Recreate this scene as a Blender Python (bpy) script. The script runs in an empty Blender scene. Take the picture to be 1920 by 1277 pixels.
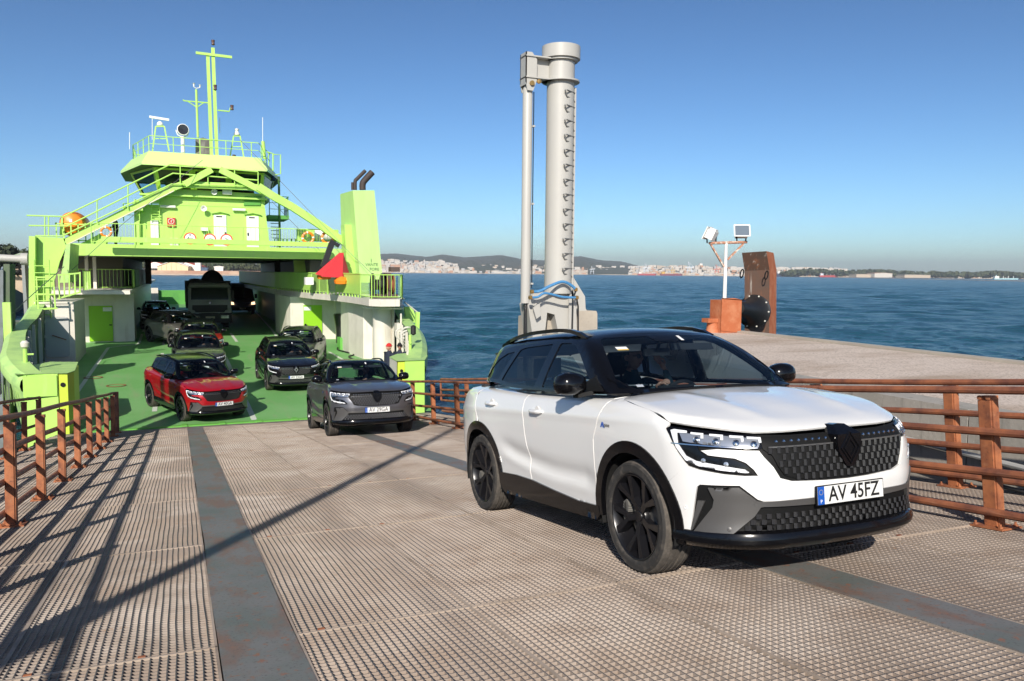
import bpy, bmesh, math, random
import numpy as np
from mathutils import Vector, Matrix, geometry
random.seed(7)
sc=bpy.context.scene
COL=sc.collection
# ------------------------------------------------------------------ camera
FPX=1493.33; PITCH=math.atan((638.5-511.7)/FPX); ROLL=0.0096; HEAD=math.radians(22.751)
_f=np.array([math.cos(PITCH)*math.sin(HEAD),math.cos(PITCH)*math.cos(HEAD),-math.sin(PITCH)])
_r0=np.array([math.cos(HEAD),-math.sin(HEAD),0.]); _u0=np.cross(_r0,_f)
_r=math.cos(ROLL)*_r0+math.sin(ROLL)*_u0; _u=-math.sin(ROLL)*_r0+math.cos(ROLL)*_u0
cd=bpy.data.cameras.new('camera'); cam=bpy.data.objects.new('camera',cd); COL.objects.link(cam)
cam.matrix_world=Matrix(((_r[0],_u[0],-_f[0],0),(_r[1],_u[1],-_f[1],0),(_r[2],_u[2],-_f[2],0),(0,0,0,1)))
cd.sensor_width=36; cd.lens=FPX/1920*36; cd.clip_start=.05; cd.clip_end=60000
sc.camera=cam
# ------------------------------------------------------------------ sun and sky
SUNV=Vector((-0.98,-1.834,1.226)).normalized()
SEL=math.asin(SUNV.z); SAZ=math.atan2(SUNV.x,SUNV.y)
w=bpy.data.worlds.new('World'); sc.world=w; w.use_nodes=True
nt=w.node_tree; bg=nt.nodes['Background']
sky=nt.nodes.new('ShaderNodeTexSky'); sky.sky_type='NISHITA'; sky.sun_disc=False
sky.sun_elevation=SEL; sky.sun_rotation=SAZ; sky.altitude=800; sky.air_density=.8; sky.dust_density=1.2; sky.ozone_density=7
tint=nt.nodes.new('ShaderNodeMix'); tint.data_type='RGBA'; tint.blend_type='MULTIPLY'; tint.inputs[0].default_value=1; tint.inputs[7].default_value=(1.19,1.04,.825,1)
nt.links.new(sky.outputs[0],tint.inputs[6]); gam=nt.nodes.new('ShaderNodeGamma'); gam.inputs[1].default_value=1.4; nt.links.new(tint.outputs[2],gam.inputs[0]); nt.links.new(gam.outputs[0],bg.inputs[0]); bg.inputs[1].default_value=.07
sl=bpy.data.lights.new('sun','SUN'); sl.energy=5.0; sl.angle=math.radians(.55); sl.color=(1,.93,.83)
so=bpy.data.objects.new('sun',sl); COL.objects.link(so); so.rotation_euler=SUNV.to_track_quat('Z','Y').to_euler()
sc.view_settings.view_transform='Standard'; sc.view_settings.look='None'; sc.view_settings.gamma=1
sc.view_settings.exposure=.22; sc.view_settings.use_curve_mapping=False
sc.render.engine='CYCLES'; sc.cycles.max_bounces=7; sc.cycles.transparent_max_bounces=12; sc.cycles.caustics_reflective=False; sc.cycles.caustics_refractive=False
# ------------------------------------------------------------------ helpers
def ray(px,py): return Vector(_f+_r*(px-960)/FPX-_u*(py-638.5)/FPX)
def at(px,py,x=None,y=None,z=None):
    r=ray(px,py)
    t=x/r.x if x is not None else (y/r.y if y is not None else z/r.z)
    return r*t
SL=math.radians(7.1503); CH=1.362; cS,sS=math.cos(SL),math.sin(SL)
RN=Vector((0,sS,cS)); RD=Vector((0,cS,-sS))
def ramp(u,v,w=0.): return -CH*RN+u*RD+Vector((v,0,0))+w*RN
RM=Matrix(((1,0,0,0),(0,RD.y,RN.y,0),(0,RD.z,RN.z,0),(0,0,0,1))); RM.translation=ramp(0,0)   # local (v,u,w)
def deckz(y): return -4.33+.0276*max(0,min(y,50)-23.55)
_m={}
def mat(name,col,rough=.5,metal=0.,noise=None,bump=None,coat=0,spec=.5,emit=None,alpha=None):
    """noise=(scale,colour2,lo,hi[,detail]) mixes a second colour; bump=(scale,strength,dist)"""
    if name in _m: return _m[name]
    m=bpy.data.materials.new(name); m.use_nodes=True; n=m.node_tree.nodes; l=m.node_tree.links; b=n['Principled BSDF']
    b.inputs['Base Color'].default_value=(*col,1); b.inputs['Roughness'].default_value=rough; b.inputs['Metallic'].default_value=metal
    b.inputs['Specular IOR Level'].default_value=spec; b.inputs['Coat Weight'].default_value=coat; b.inputs['Coat Roughness'].default_value=.03
    if emit: b.inputs['Emission Color'].default_value=(*emit[0],1); b.inputs['Emission Strength'].default_value=emit[1]
    if noise or bump:
        tc=n.new('ShaderNodeNewGeometry')
    if noise:
        for k,nz in enumerate(noise if isinstance(noise,list) else [noise]):
            t=n.new('ShaderNodeTexNoise'); 
            sc_=nz[0]
            if isinstance(sc_,tuple):
                mp=n.new('ShaderNodeMapping'); mp.inputs['Scale'].default_value=sc_; l.new(tc.outputs['Position'],mp.inputs[0]); l.new(mp.outputs[0],t.inputs['Vector']); t.inputs['Scale'].default_value=1
            else: l.new(tc.outputs['Position'],t.inputs['Vector']); t.inputs['Scale'].default_value=sc_
            t.inputs['Detail'].default_value=nz[4] if len(nz)>4 else 6; t.inputs['Roughness'].default_value=.62
            r=n.new('ShaderNodeMapRange'); r.inputs['From Min'].default_value=nz[2]; r.inputs['From Max'].default_value=nz[3]; l.new(t.outputs[0],r.inputs[0])
            mx=n.new('ShaderNodeMix'); mx.data_type='RGBA'; l.new(r.outputs[0],mx.inputs[0]); 
            src=b.inputs['Base Color'].links[0].from_socket if b.inputs['Base Color'].links else None
            if src: l.new(src,mx.inputs[6])
            else: mx.inputs[6].default_value=(*col,1)
            mx.inputs[7].default_value=(*nz[1],1); l.new(mx.outputs[2],b.inputs['Base Color'])
    if bump:
        t=n.new('ShaderNodeTexNoise')
        if isinstance(bump[0],tuple):
            mp=n.new('ShaderNodeMapping'); mp.inputs['Scale'].default_value=bump[0]; l.new(tc.outputs['Position'],mp.inputs[0]); l.new(mp.outputs[0],t.inputs['Vector']); t.inputs['Scale'].default_value=1
        else: l.new(tc.outputs['Position'],t.inputs['Vector']); t.inputs['Scale'].default_value=bump[0]
        t.inputs['Detail'].default_value=8
        bp=n.new('ShaderNodeBump'); bp.inputs['Strength'].default_value=bump[1]; bp.inputs['Distance'].default_value=bump[2]; l.new(t.outputs[0],bp.inputs['Height']); l.new(bp.outputs[0],b.inputs['Normal'])
    _m[name]=m; return m
class MB:
    def __init__(s): s.v=[];s.f=[];s.mi=[];s.sm=[];s.M=None
    def add(s,vs,fs,mi=0,smooth=False):
        o=len(s.v)
        s.v+= [tuple(s.M@Vector(p)) if s.M else tuple(p) for p in vs]
        for f in fs: s.f.append(tuple(i+o for i in f)); s.mi.append(mi); s.sm.append(smooth)
        return s
    def box(s,a,b,mi=0):
        x0,y0,z0=[min(a[i],b[i]) for i in range(3)]; x1,y1,z1=[max(a[i],b[i]) for i in range(3)]
        return s.add([(x0,y0,z0),(x1,y0,z0),(x1,y1,z0),(x0,y1,z0),(x0,y0,z1),(x1,y0,z1),(x1,y1,z1),(x0,y1,z1)],[(0,3,2,1),(4,5,6,7),(0,1,5,4),(1,2,6,5),(2,3,7,6),(3,0,4,7)],mi)
    def cbox(s,c,d,mi=0): return s.box([c[i]-d[i]/2 for i in range(3)],[c[i]+d[i]/2 for i in range(3)],mi)
    def bar(s,a,b,w,h,up=(0,0,1),mi=0):
        """rectangular bar a->b, width w (sideways), height h along up"""
        a=Vector(a);b=Vector(b);t=(b-a).normalized();up=Vector(up)
        if abs(t.dot(up.normalized()))>.98: up=Vector((0,1,0)) if abs(t.y)<.9 else Vector((1,0,0))
        sd=t.cross(up).normalized();u=sd.cross(t).normalized()
        vs=[]
        for p in (a,b):
            for i,j in ((-1,-1),(1,-1),(1,1),(-1,1)): vs.append(p+sd*(w/2*i)+u*(h/2*j))
        return s.add(vs,[(0,1,2,3)[::-1],(4,5,6,7),(0,1,5,4),(1,2,6,5),(2,3,7,6),(3,0,4,7)],mi)
    def tube(s,pts,r,n=8,mi=0,cap=True,closed=False):
        pts=[Vector(p) for p in pts]; N=len(pts); rs=r if isinstance(r,(list,tuple)) else [r]*N
        vs=[];fs=[]; pu=None
        for i,p in enumerate(pts):
            if closed: t=(pts[(i+1)%N]-pts[i-1])
            else: t=(pts[min(i+1,N-1)]-pts[max(i-1,0)])
            t.normalize()
            if pu is None:
                u=Vector((0,0,1)) if abs(t.z)<.9 else Vector((0,1,0)); 
            else: u=pu
            sd=t.cross(u).normalized(); u=sd.cross(t).normalized(); pu=u
            for k in range(n):
                an=2*math.pi*k/n; vs.append(p+(sd*math.cos(an)+u*math.sin(an))*rs[i])
        M=N if closed else N-1
        for i in range(M):
            for k in range(n):
                a=i*n+k;b=i*n+(k+1)%n;c=((i+1)%N)*n+(k+1)%n;d=((i+1)%N)*n+k
                fs.append((a,b,c,d))
        s.add(vs,fs,mi,True)
        if cap and not closed:
            s.add(vs[:n],[tuple(range(n))[::-1]],mi); s.add(vs[-n:],[tuple(range(n))],mi)
        return s
    def lathe(s,c,axis,prof,n=24,mi=0,smooth=True,arc=None):
        """prof list of (r,h) along axis from c"""
        ax=Vector(axis).normalized(); a=Vector((1,0,0)) if abs(ax.x)<.9 else Vector((0,1,0)); e1=ax.cross(a).normalized(); e2=ax.cross(e1)
        c=Vector(c); vs=[];fs=[]
        for r,h in prof:
            for k in range(n):
                an=2*math.pi*k/n; vs.append(c+ax*h+(e1*math.cos(an)+e2*math.sin(an))*max(r,1e-5))
        for i in range(len(prof)-1):
            for k in range(n): fs.append((i*n+k,i*n+(k+1)%n,(i+1)*n+(k+1)%n,(i+1)*n+k))
        return s.add(vs,fs,mi,smooth)
    def prism(s,poly,dirv,mi=0):
        """closed prism from 3D polygon poly extruded by dirv"""
        dv=Vector(dirv); n=len(poly); vs=[Vector(p) for p in poly]+[Vector(p)+dv for p in poly]
        return s.add(vs,[tuple(range(n))[::-1],tuple(range(n,2*n))]+[(i,(i+1)%n,(i+1)%n+n,i+n) for i in range(n)],mi)
    def mesh(s,name,mats):
        me=bpy.data.meshes.new(name); me.from_pydata([tuple(p) for p in s.v],[],s.f); 
        for m in (mats if isinstance(mats,(list,tuple)) else [mats]): me.materials.append(m)
        me.polygons.foreach_set('material_index',s.mi); me.polygons.foreach_set('use_smooth',s.sm); 
        bm=bmesh.new(); bm.from_mesh(me); bmesh.ops.recalc_face_normals(bm,faces=bm.faces)
        for e in bm.edges:
            if len(e.link_faces)==2 and e.calc_face_angle(0)>.6: e.smooth=False
        bm.to_mesh(me); bm.free(); me.update(); return me
    def build(s,name,mats,parent=None,kind=None,label=None,cat=None,group=None):
        return link(name,s.mesh(name,mats),parent,kind,label,cat,group)
def link(name,me,parent=None,kind=None,label=None,cat=None,group=None):
    o=bpy.data.objects.new(name,me); COL.objects.link(o)
    if parent is not None: o.parent=parent
    tag(o,label,cat,group,kind); return o
def tag(o,label=None,cat=None,group=None,kind=None):
    if label: o['label']=label
    if cat: o['category']=cat
    if group: o['group']=group
    if kind: o['kind']=kind
    return o
def thing(name,label=None,cat=None,loc=(0,0,0),group=None,kind=None):
    o=bpy.data.objects.new(name,None); COL.objects.link(o); o.location=loc; o.empty_display_size=.2
    return tag(o,label,cat,group,kind)
def inst(src,name,parent=None,loc=None,scale=None,M=None):
    o=bpy.data.objects.new(name,src if isinstance(src,bpy.types.Mesh) else src.data); COL.objects.link(o)
    if parent is not None: o.parent=parent
    if M is not None: o.matrix_basis=M
    if loc is not None: o.location=loc
    if scale is not None: o.scale=scale
    return o
KIDS={}
def copy_tree(o,parent=None):
    c=o.copy(); COL.objects.link(c); c.parent=parent
    for k in list(c.keys()):
        pass
    for ch in list(o.children): copy_tree(ch,c)
    return c
# ------------------------------------------------------------------ materials
RUST=mat('rust_paint',(.40,.14,.055),.75,noise=[(5,(.17,.055,.028),.42,.68),((14,14,14),(.36,.16,.08),.58,.75),(40,(.10,.045,.03),.62,.72)],bump=(60,.3,.002))
RUSTP=mat('rusty_pipe',(.36,.125,.055),.62,noise=[(4,(.15,.055,.035),.4,.65),((30,3,30),(.33,.15,.09),.55,.75)],bump=(50,.25,.002))
STEEL=mat('dark_steel',(.085,.09,.095),.55,noise=[(3,(.13,.095,.07),.45,.75)])
BARTOP=mat('grating_top',(.055,.057,.062),.5,noise=[(.6,(.17,.145,.12),.42,.66),(5,(.07,.07,.08),.55,.7)])
BARSIDE=mat('grating_dust',(.42,.35,.295),.9,noise=[((.9,.10,1),(.27,.22,.185),.44,.62,4),(2.2,(.31,.24,.19),.45,.7),(.7,(.46,.40,.35),.52,.66),(9,(.26,.16,.10),.64,.78)])
PLATE=mat('steel_strip',(.19,.187,.178),.6,noise=[(1.3,(.14,.16,.145),.42,.6),((4,1.4,3),(.20,.135,.105),.50,.62),(16,(.26,.13,.08),.58,.66),(60,(.10,.09,.085),.55,.7)],bump=(15,.25,.005))
BLACK=mat('black_steel',(.02,.02,.02),.8)
CONC=mat('concrete',(.44,.39,.32),.9,noise=[(1.2,(.34,.30,.25),.4,.7),(14,(.27,.24,.20),.58,.75)],bump=(25,.4,.01))
CONCW=mat('concrete_wall',(.36,.33,.29),.9,noise=[(.8,(.25,.24,.21),.4,.65),((9,9,1.2),(.2,.19,.165),.55,.75),(30,(.45,.42,.37),.6,.7)],bump=(22,.4,.01))
GRAVEL=mat('gravel_top',(.62,.52,.44),.95,noise=[((.35,.9,1),(.42,.32,.24),.47,.68),(30,(.27,.21,.16),.52,.64),(90,(.66,.57,.49),.6,.66)],bump=(70,.8,.012))
# ------------------------------------------------------------------ water
SEA=-6.0
def water():
    # nested rings: fine near the camera, coarse far away
    m=mat('sea_water',(.012,.045,.065),.22,spec=.34)
    n=m.node_tree.nodes; l=m.node_tree.links; b=n['Principled BSDF']; b.inputs['IOR'].default_value=1.33
    tc=n.new('ShaderNodeTexCoord'); prev=None
    for sx,sy,st,dist in ((.20,.22,1.,.75),(.8,.75,1.,.26),(2.6,3.2,.8,.05)):
        mp=n.new('ShaderNodeMapping'); mp.inputs['Scale'].default_value=(sx,sy,1); mp.inputs['Rotation'].default_value=(0,0,.35); l.new(tc.outputs['Object'],mp.inputs[0])
        t=n.new('ShaderNodeTexNoise'); t.inputs['Scale'].default_value=1; t.inputs['Detail'].default_value=5; t.inputs['Roughness'].default_value=.6; l.new(mp.outputs[0],t.inputs['Vector'])
        bp=n.new('ShaderNodeBump'); bp.inputs['Strength'].default_value=st; bp.inputs['Distance'].default_value=dist*2.2; l.new(t.outputs[0],bp.inputs['Height'])
        if prev: l.new(prev.outputs[0],bp.inputs['Normal'])
        prev=bp
    l.new(prev.outputs[0],b.inputs['Normal'])
    # body colour varies over tens of metres
    t=n.new('ShaderNodeTexNoise'); mp=n.new('ShaderNodeMapping'); mp.inputs['Scale'].default_value=(.012,.03,1); l.new(tc.outputs['Object'],mp.inputs[0]); l.new(mp.outputs[0],t.inputs['Vector']); t.inputs['Scale'].default_value=1
    mx=n.new('ShaderNodeMix'); mx.data_type='RGBA'; l.new(t.outputs[0],mx.inputs[0]); mx.inputs[6].default_value=(.009,.052,.078,1); mx.inputs[7].default_value=(.016,.085,.118,1); l.new(mx.outputs[2],b.inputs['Base Color'])
    # foam flecks on crests
    rng=np.random.RandomState(3)
    xs=np.concatenate([-np.geomspace(90,15000,22)[::-1],np.arange(-80,160,.7),np.geomspace(160,700,170),np.geomspace(720,15000,14)])
    ys=np.concatenate([-np.geomspace(30,9000,14)[::-1],np.arange(-25,120,.65),np.geomspace(120,900,270),np.geomspace(950,15000,14)])
    X,Y=np.meshgrid(xs,ys); Z=np.zeros_like(X); R=np.hypot(X,Y); Zn=np.zeros_like(X)
    for k in range(30):
        lam=rng.uniform(1.3,4.2); a=rng.normal(.75,.6); kx=math.cos(a)*2*math.pi/lam; ky=math.sin(a)*2*math.pi/lam
        ph=kx*X+ky*Y+rng.rand()*6.28+.7*np.sin(X*.03*rng.rand()+Y*.05)
        Zn+=.0058*lam*(1-np.abs(np.sin(ph/2))*2)
    Z+=Zn*np.clip((150-R)/70,0,1)
    for k in range(26):
        lam=rng.uniform(5,20); a=rng.normal(.9,.55); kx=math.cos(a)*2*math.pi/lam; ky=math.sin(a)*2*math.pi/lam
        ph=kx*X+ky*Y+rng.rand()*6.28+.9*np.sin(X*.011+Y*.017*rng.rand())
        Z+=.0042*lam*(1-np.abs(np.sin(ph/2))*2)*np.clip((lam*50-R)/(lam*20),0,1)
    Z*=((X>-80)&(X<700)&(Y>-25)&(Y<900))
    nx,ny=len(xs),len(ys)
    me=bpy.data.meshes.new('sea'); V=np.stack([X,Y,Z+SEA],-1).reshape(-1,3)
    i=np.arange(nx*ny).reshape(ny,nx); F=np.stack([i[:-1,:-1],i[:-1,1:],i[1:,1:],i[1:,:-1]],-1).reshape(-1,4)
    me.from_pydata(V.tolist(),[],F.tolist()); me.materials.append(m); me.polygons.foreach_set('use_smooth',[True]*len(F))
    link('sea',me,kind='structure')
water()
# ------------------------------------------------------------------ linkspan ramp
U0,U1=-3.68,23.02
rampo=thing('ramp',kind='structure'); rampo.matrix_world=RM
def grating_mesh(seed):
    rnd=random.Random(seed); m=MB(); W,L=1.0,2.67; nx,ny=25,60; th=.0056; dp=.034
    ph=rnd.random()*6; am=.004
    def wob(y,i): return am*math.sin(y*2.1+ph)+.0022*math.sin(y*7+i*1.7)*(1 if rnd else 1)
    seg=10
    for i in range(1,nx):
        x0=-W/2+W*i/nx; t=th+rnd.uniform(-.0006,.0006)
        vs=[];fs=[];
        for k in range(seg+1):
            y=-L/2+L*k/seg; x=x0+wob(y,i//3)
            vs+=[(x-t/2,y,-dp),(x-t/2,y,0),(x+t/2,y,0),(x+t/2,y,-dp)]
        o=0
        tp=[];sd=[]
        for k in range(seg):
            a=k*4;b=a+4
            sd+=[(a,a+1,b+1,b),(a+2,a+3,b+3,b+2)]; tp.append((a+1,a+2,b+2,b+1))
        m.add(vs,tp,0); m.add(vs,sd,1)
    for j in range(1,ny):
        y=-L/2+L*j/ny+rnd.uniform(-.0012,.0012); t=th*.95; z=-.0008
        vs=[(-W/2,y-t/2,-dp),(-W/2,y-t/2,z),(-W/2,y+t/2,z),(-W/2,y+t/2,-dp),(W/2,y-t/2,-dp),(W/2,y-t/2,z),(W/2,y+t/2,z),(W/2,y+t/2,-dp)]
        m.add(vs,[(1,2,6,5)],0); m.add(vs,[(0,1,5,4),(2,3,7,6)],1)
    fw=.013
    for a,b in (((-W/2,-L/2,-.05),(-W/2+fw,L/2,.002)),((W/2-fw,-L/2,-.05),(W/2,L/2,.002)),((-W/2,-L/2,-.05),(W/2,-L/2+fw,.002)),((-W/2,L/2-fw,-.05),(W/2,L/2,.002))): m.box(a,b,2)
    # clip plates near the corners
    for sx in (-.36,.14)[:seed%3]:
        for sy in (-L/2+.03,): m.box((sx-.018,sy-.012,-.01),(sx+.018,sy+.012,.004),3)
    me=bpy.data.meshes.new('grating_panel'); me.from_pydata(m.v,[],m.f)
    for q in (BARTOP,BARSIDE,mat('panel_frame',(.42,.34,.27),.8,noise=[(3,(.27,.21,.16),.45,.7)]),RUST): me.materials.append(q)
    me.polygons.foreach_set('material_index',m.mi); me.update(); return me
GM=[grating_mesh(k) for k in range(4)]
cols=[(-3.02,-1.80),(-1.78,-.83),(-.82,.135),(.53,1.485),(1.49,2.445),(2.45,3.395),(3.755,4.70),(4.705,5.66),(5.70,6.98)]
nrow=10
for ci,(a,b) in enumerate(cols):
    for j in range(nrow):
        u0=U0+2.67*j
        o=inst(GM[(ci*3+j*5+j//3)%4],'grating_panel',rampo,((a+b)/2,u0+1.335,random.uniform(-.003,.003)),((b-a)+.012,2.672/2.67,1))
        o.rotation_euler=(random.uniform(-.0012,.0012),random.uniform(-.002,.002),0)
for a,b in ((.145,.52),(3.405,3.745)):
    m=MB(); n=30
    edge=lambda y,s:.006*math.sin(y*1.9+s)+.003*math.sin(y*5.3+s)
    for k in range(n):
        y0=U0+(23.62-U0)*k/n; y1=U0+(23.62-U0)*(k+1)/n
        vs=[(a+edge(y0,0),y0,.006),(b+edge(y0,2),y0,.006),(b+edge(y1,2),y1,.006),(a+edge(y1,0),y1,.006)]
        vs+=[(x,y,-.03) for x,y,z in vs]
        m.add(vs,[(0,1,2,3),(0,3,7,4),(1,5,6,2)])
    m.build('steel_strip',PLATE,rampo)
m=MB()
for u in np.arange(U0,23.1,2.67): m.box((-3.05,u-.05,-.5),(7.0,u+.05,-.055))
for u in np.arange(U0+.89,23,.89): m.box((-3.05,u-.02,-.3),(7.0,u+.02,-.07))
for v in (-3.05,-1.79,-.825,.14,.525,1.4875,2.4475,3.4,3.75,4.7,5.68,7.0): m.box((v-.04,U0,-.7),(v+.04,23.1,-.056))
m.build('girder',BLACK,rampo)
MB().box((-3.05,U0,-.78),(7.05,23.1,-.72)).build('added_dark_sheet',BLACK,rampo)  # black sheet added below the bars so the grating holes look dark
m=MB().box((-3.0,23.03,-.06),(7.0,23.35,.002)).box((-3.0,23.36,-.05),(7.0,23.68,.004))
m.build('hinge_flap',mat('flap_steel',(.16,.14,.125),.6,noise=[(3,(.26,.21,.17),.4,.7),(18,(.1,.06,.04),.6,.7)],bump=((4,60,1),.6,.01)),rampo)
# ------------------------------------------------------------------ guard rails
POSTM=None
def guard(vv,uposts,uend,label,ustart=-3.4,endpost=None,loopend=False,light=False):
    g=thing('guard_rail',label,'railing',ramp(0,vv),group='rusty pipe guard rails along the ramp'); g.matrix_world=RM@Matrix.Translation((vv,0,0))
    global POSTM
    if POSTM is None:
        m=MB().box((-.045,-.06,.015),(.045,.06,.955))
        POSTM=m.mesh('post',RUST); bm=bmesh.new(); bm.from_mesh(POSTM); bmesh.ops.bevel(bm,geom=[e for e in bm.edges if abs((e.verts[0].co-e.verts[1].co).z)>.5],offset=.012,segments=2,affect='EDGES'); bm.to_mesh(POSTM); bm.free()
        m=MB().box((-.10,-.13,0),(.12,.13,.014))
        for x in (-.075,.09):
            for y in (-.1,.1): m.lathe((x,y,.014),(0,0,1),[(.018,0),(.018,.012),(.009,.013),(.009,.03),(0,.03)],6,smooth=False)
        guard.base=m.mesh('base_plate',RUST)
        m=MB()
        m.box((-.03,-.05,.955),(.05,.05,.99))
        for y in (-.035,.035): m.lathe((-.03,y,.975),(-1,0,0),[(.018,0),(.018,.02),(.008,.021),(0,.021)],8,smooth=False)
        guard.clamp=m.mesh('clamp',RUST)
    for u in uposts:
        p=inst(POSTM,'post',g,(0.02,u,0)); inst(guard.base,'base_plate',p); inst(guard.clamp,'clamp',p)
    for h in (1.03,.725,.42,.12):
        pts=[(-.045,u,h+.006*math.sin(u*1.3+h*9)) for u in np.arange(ustart,uend,.6)]+[(-.045,uend,h)]
        if loopend and h>1: pts+= [(-.045,uend+.05,h-.03),(-.045,uend+.06,h-.10),(-.045,uend+.06,.42)]
        MB().tube(pts,.031,10).build('rail',RUSTP,g)
    if endpost:
        p=MB().lathe((0,endpost,0),(0,0,1),[(.0,.02),(.07,.02),(.07,1.06),(0,1.06)],14).build('post',RUSTP,g)
        inst(guard.base,'base_plate',p,(0,endpost,0))
    return g
guard(5.62,[4.2+1.8*k for k in range(-4,10)],22.2,'inner rusty guard rail on the right edge of the ramp, behind the white car')
guard(6.98,[5.6+1.8*k for k in range(-4,9)],22.0,'outer guard rail on the right walkway, just behind the inner rusty railing',loopend=True)
guard(-1.55,[9.0+1.8*k for k in range(-6,8)],22.9,'inner rusty guard rail on the left edge, throwing the long ladder shadow',endpost=22.96)
guard(-2.98,[9.9+1.8*k for k in range(-6,7)],21.3,'outer rusty guard rail at the far left, behind the inner left railing',loopend=True)
# ------------------------------------------------------------------ quay and pier
MB().box((-60,-90,-8),(60,-3.62,-.93)).build('quay',CONC,kind='structure')
PZ=-1.45
MB().box((7.95,-3.7,-8),(12.97,16.7,PZ)).build('pier',[CONCW],kind='structure')
m=MB(); n=60
MB().box((8.15,-3.7,PZ),(12.9,16.6,PZ+.006)).build('pier_gravel',GRAVEL,kind='structure')
cur=[]
kerb=thing('pier_kerb',kind='structure')
for side,(xa,xb) in enumerate(((7.8,8.2),(12.92,13.2))):
    y=-3.7; k=0
    while y<16.8:
        L=2.4; y1=min(y+L,16.8)
        MB().box((xa,y+.008,-2.6 if side==0 else -3.2),(xb,y1-.008,PZ+(.05 if side else .035))).build('kerb_block',CONCW if side==0 else CONC,kerb); y=y1
# pipes and cable on the wall
m=MB().tube([(7.72,y,PZ-.42+.02*math.sin(y)) for y in np.arange(-3,16.5,1.)],.03,8)
m.build('wall_pipe',mat('grey_pipe',(.35,.35,.34),.5),label='long grey service pipe fixed along the pier wall beside the right walkway',cat='pipe')
m=MB().tube([(7.70,y,PZ-.62+.05*math.sin(y*.9)) for y in np.arange(-3,16.5,.7)],.022,8)
m.build('wall_cable',mat('black_cable',(.03,.03,.03),.5),label='black cable hanging below the grey pipe on the pier wall',cat='cable')
MB().box((7.02,-3.7,-4.6),(7.8,16.8,-3.0)).build('wall_footing',CONCW,kind='structure')
# ------------------------------------------------------------------ SUV body surfaces
def smax(a,b,k):
    h=np.clip(.5+.5*(a-b)/k,0,1); return a*h+b*(1-h)+k*h*(1-h)
def itp(x,xs,ys):
    xs=np.asarray(xs,float); ys=np.asarray(ys,float)
    x=np.clip(x,xs[0],xs[-1]); i=np.clip(np.searchsorted(xs,x)-1,0,len(xs)-2)
    dd=np.diff(ys)/np.diff(xs); m=np.empty(len(xs)); m[0]=dd[0]; m[-1]=dd[-1]
    for j in range(1,len(xs)-1): m[j]=0 if dd[j-1]*dd[j]<=0 else 2*dd[j-1]*dd[j]/(dd[j-1]+dd[j])
    hh=(xs[i+1]-xs[i]); t=(x-xs[i])/hh
    return (2*t**3-3*t**2+1)*ys[i]+(t**3-2*t**2+t)*hh*m[i]+(-2*t**3+3*t**2)*ys[i+1]+(t**3-t**2)*hh*m[i+1]
def gs_(x,c,s): return np.exp(-((x-c)/s)**2)
def lower(x,y,z):
    a=np.abs(y)
    w=itp(z,[.15,.3,.5,.62,.85,.97,1.08,1.2],[.84,.875,.888,.893,.90,.893,.862,.80])
    w=w+.016*gs_(x,2.667,.42)*gs_(z,.72,.25)+.020*gs_(x,0,.42)*gs_(z,.75,.25)
    cz=.52+.12*np.clip((1.6-x)/1.1,0,1)**1.5
    fade=np.clip((x-.35)/.4,0,1)*np.clip((2.25-x)/.25,0,1); fade=fade*fade*(3-2*fade)
    w=w-.022*fade*np.exp(-((z-cz-.03)/.065)**2)+.006*fade*np.exp(-((z-cz+.06)/.04)**2)
    w=w+.007*np.exp(-((z-.965-.02*x/2.6)/.035)**2)*np.clip((2.9-x)/.5,0,1)
    w=w-.05*np.clip((x-2.75)/.8,0,1)**2-.15*np.clip((-.1-x)/.8,0,1)**2
    gs=a-w
    xf=itp(z,[.15,.30,.42,.52,.62,.72,.84,.93,1.0],[3.50,3.585,3.575,3.585,3.60,3.60,3.58,3.53,3.42])
    xf=xf-.10*(a/.7)**2.2-.22*np.clip((a-.45)/.45,0,1)**2
    gf=x-xf
    zt=itp(x,[-1,-.6,0,1.,2.2,2.45,2.8,3.1,3.3,3.45,3.55],[1.16,1.19,1.19,1.16,1.15,1.15,1.118,1.062,1.01,.965,.93])
    zt=zt-.04*(a/.8)**2.5
    hf=np.clip((x-2.4)/.3,0,1)*np.clip((3.5-x)/.35,0,1)
    c=.34+.10*(3.4-x)
    hf=hf*hf*(3-2*hf); zt=zt-.006*gs_(a,c-.16,.13)*hf+.008*gs_(a,c+.03,.07)*hf
    gt=z-zt
    xr=itp(z,[.15,.3,.5,.65,.9,1.1,1.25],[-.80,-.87,-.91,-.91,-.86,-.83,-.78])+.10*(a/.7)**2.2
    g=smax(gs,gf,.16); g=smax(g,xr-x,.14); return smax(g,gt,.07)
def upper(x,y,z):
    a=np.abs(y)
    w=itp(z,[1.0,1.15,1.3,1.45,1.56,1.65],[.855,.832,.775,.70,.635,.56])-.42*np.clip((.06-x)/.75,0,1)**1.6-.03*np.clip((x-1.9)/.5,0,1)
    zr=itp(x,[-.7,-.4,0,.5,1.0,1.4,1.66,1.8],[1.49,1.545,1.615,1.652,1.656,1.640,1.602,1.57])-.042*(a/.6)**2
    xw=2.345+(1.135-z)*1.60+.10*(1-(a/.75)**2)+.02*np.sin(np.clip((z-1.13)/.42,0,1)*3.14)
    xb=-.86+(z-1.1)*.55+.07*(a/.6)**2
    g=smax(a-w,z-zr,.07); g=smax(g,(x-xw)*.55,.05); return smax(g,(xb-x)*.8,.06)
def gradn(f,P,e=1e-4):
    g=np.stack([f(*(P+np.eye(3)[i]*e).T)-f(*(P-np.eye(3)[i]*e).T) for i in range(3)],1)
    return g/np.linalg.norm(g,axis=1,keepdims=True)
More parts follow.
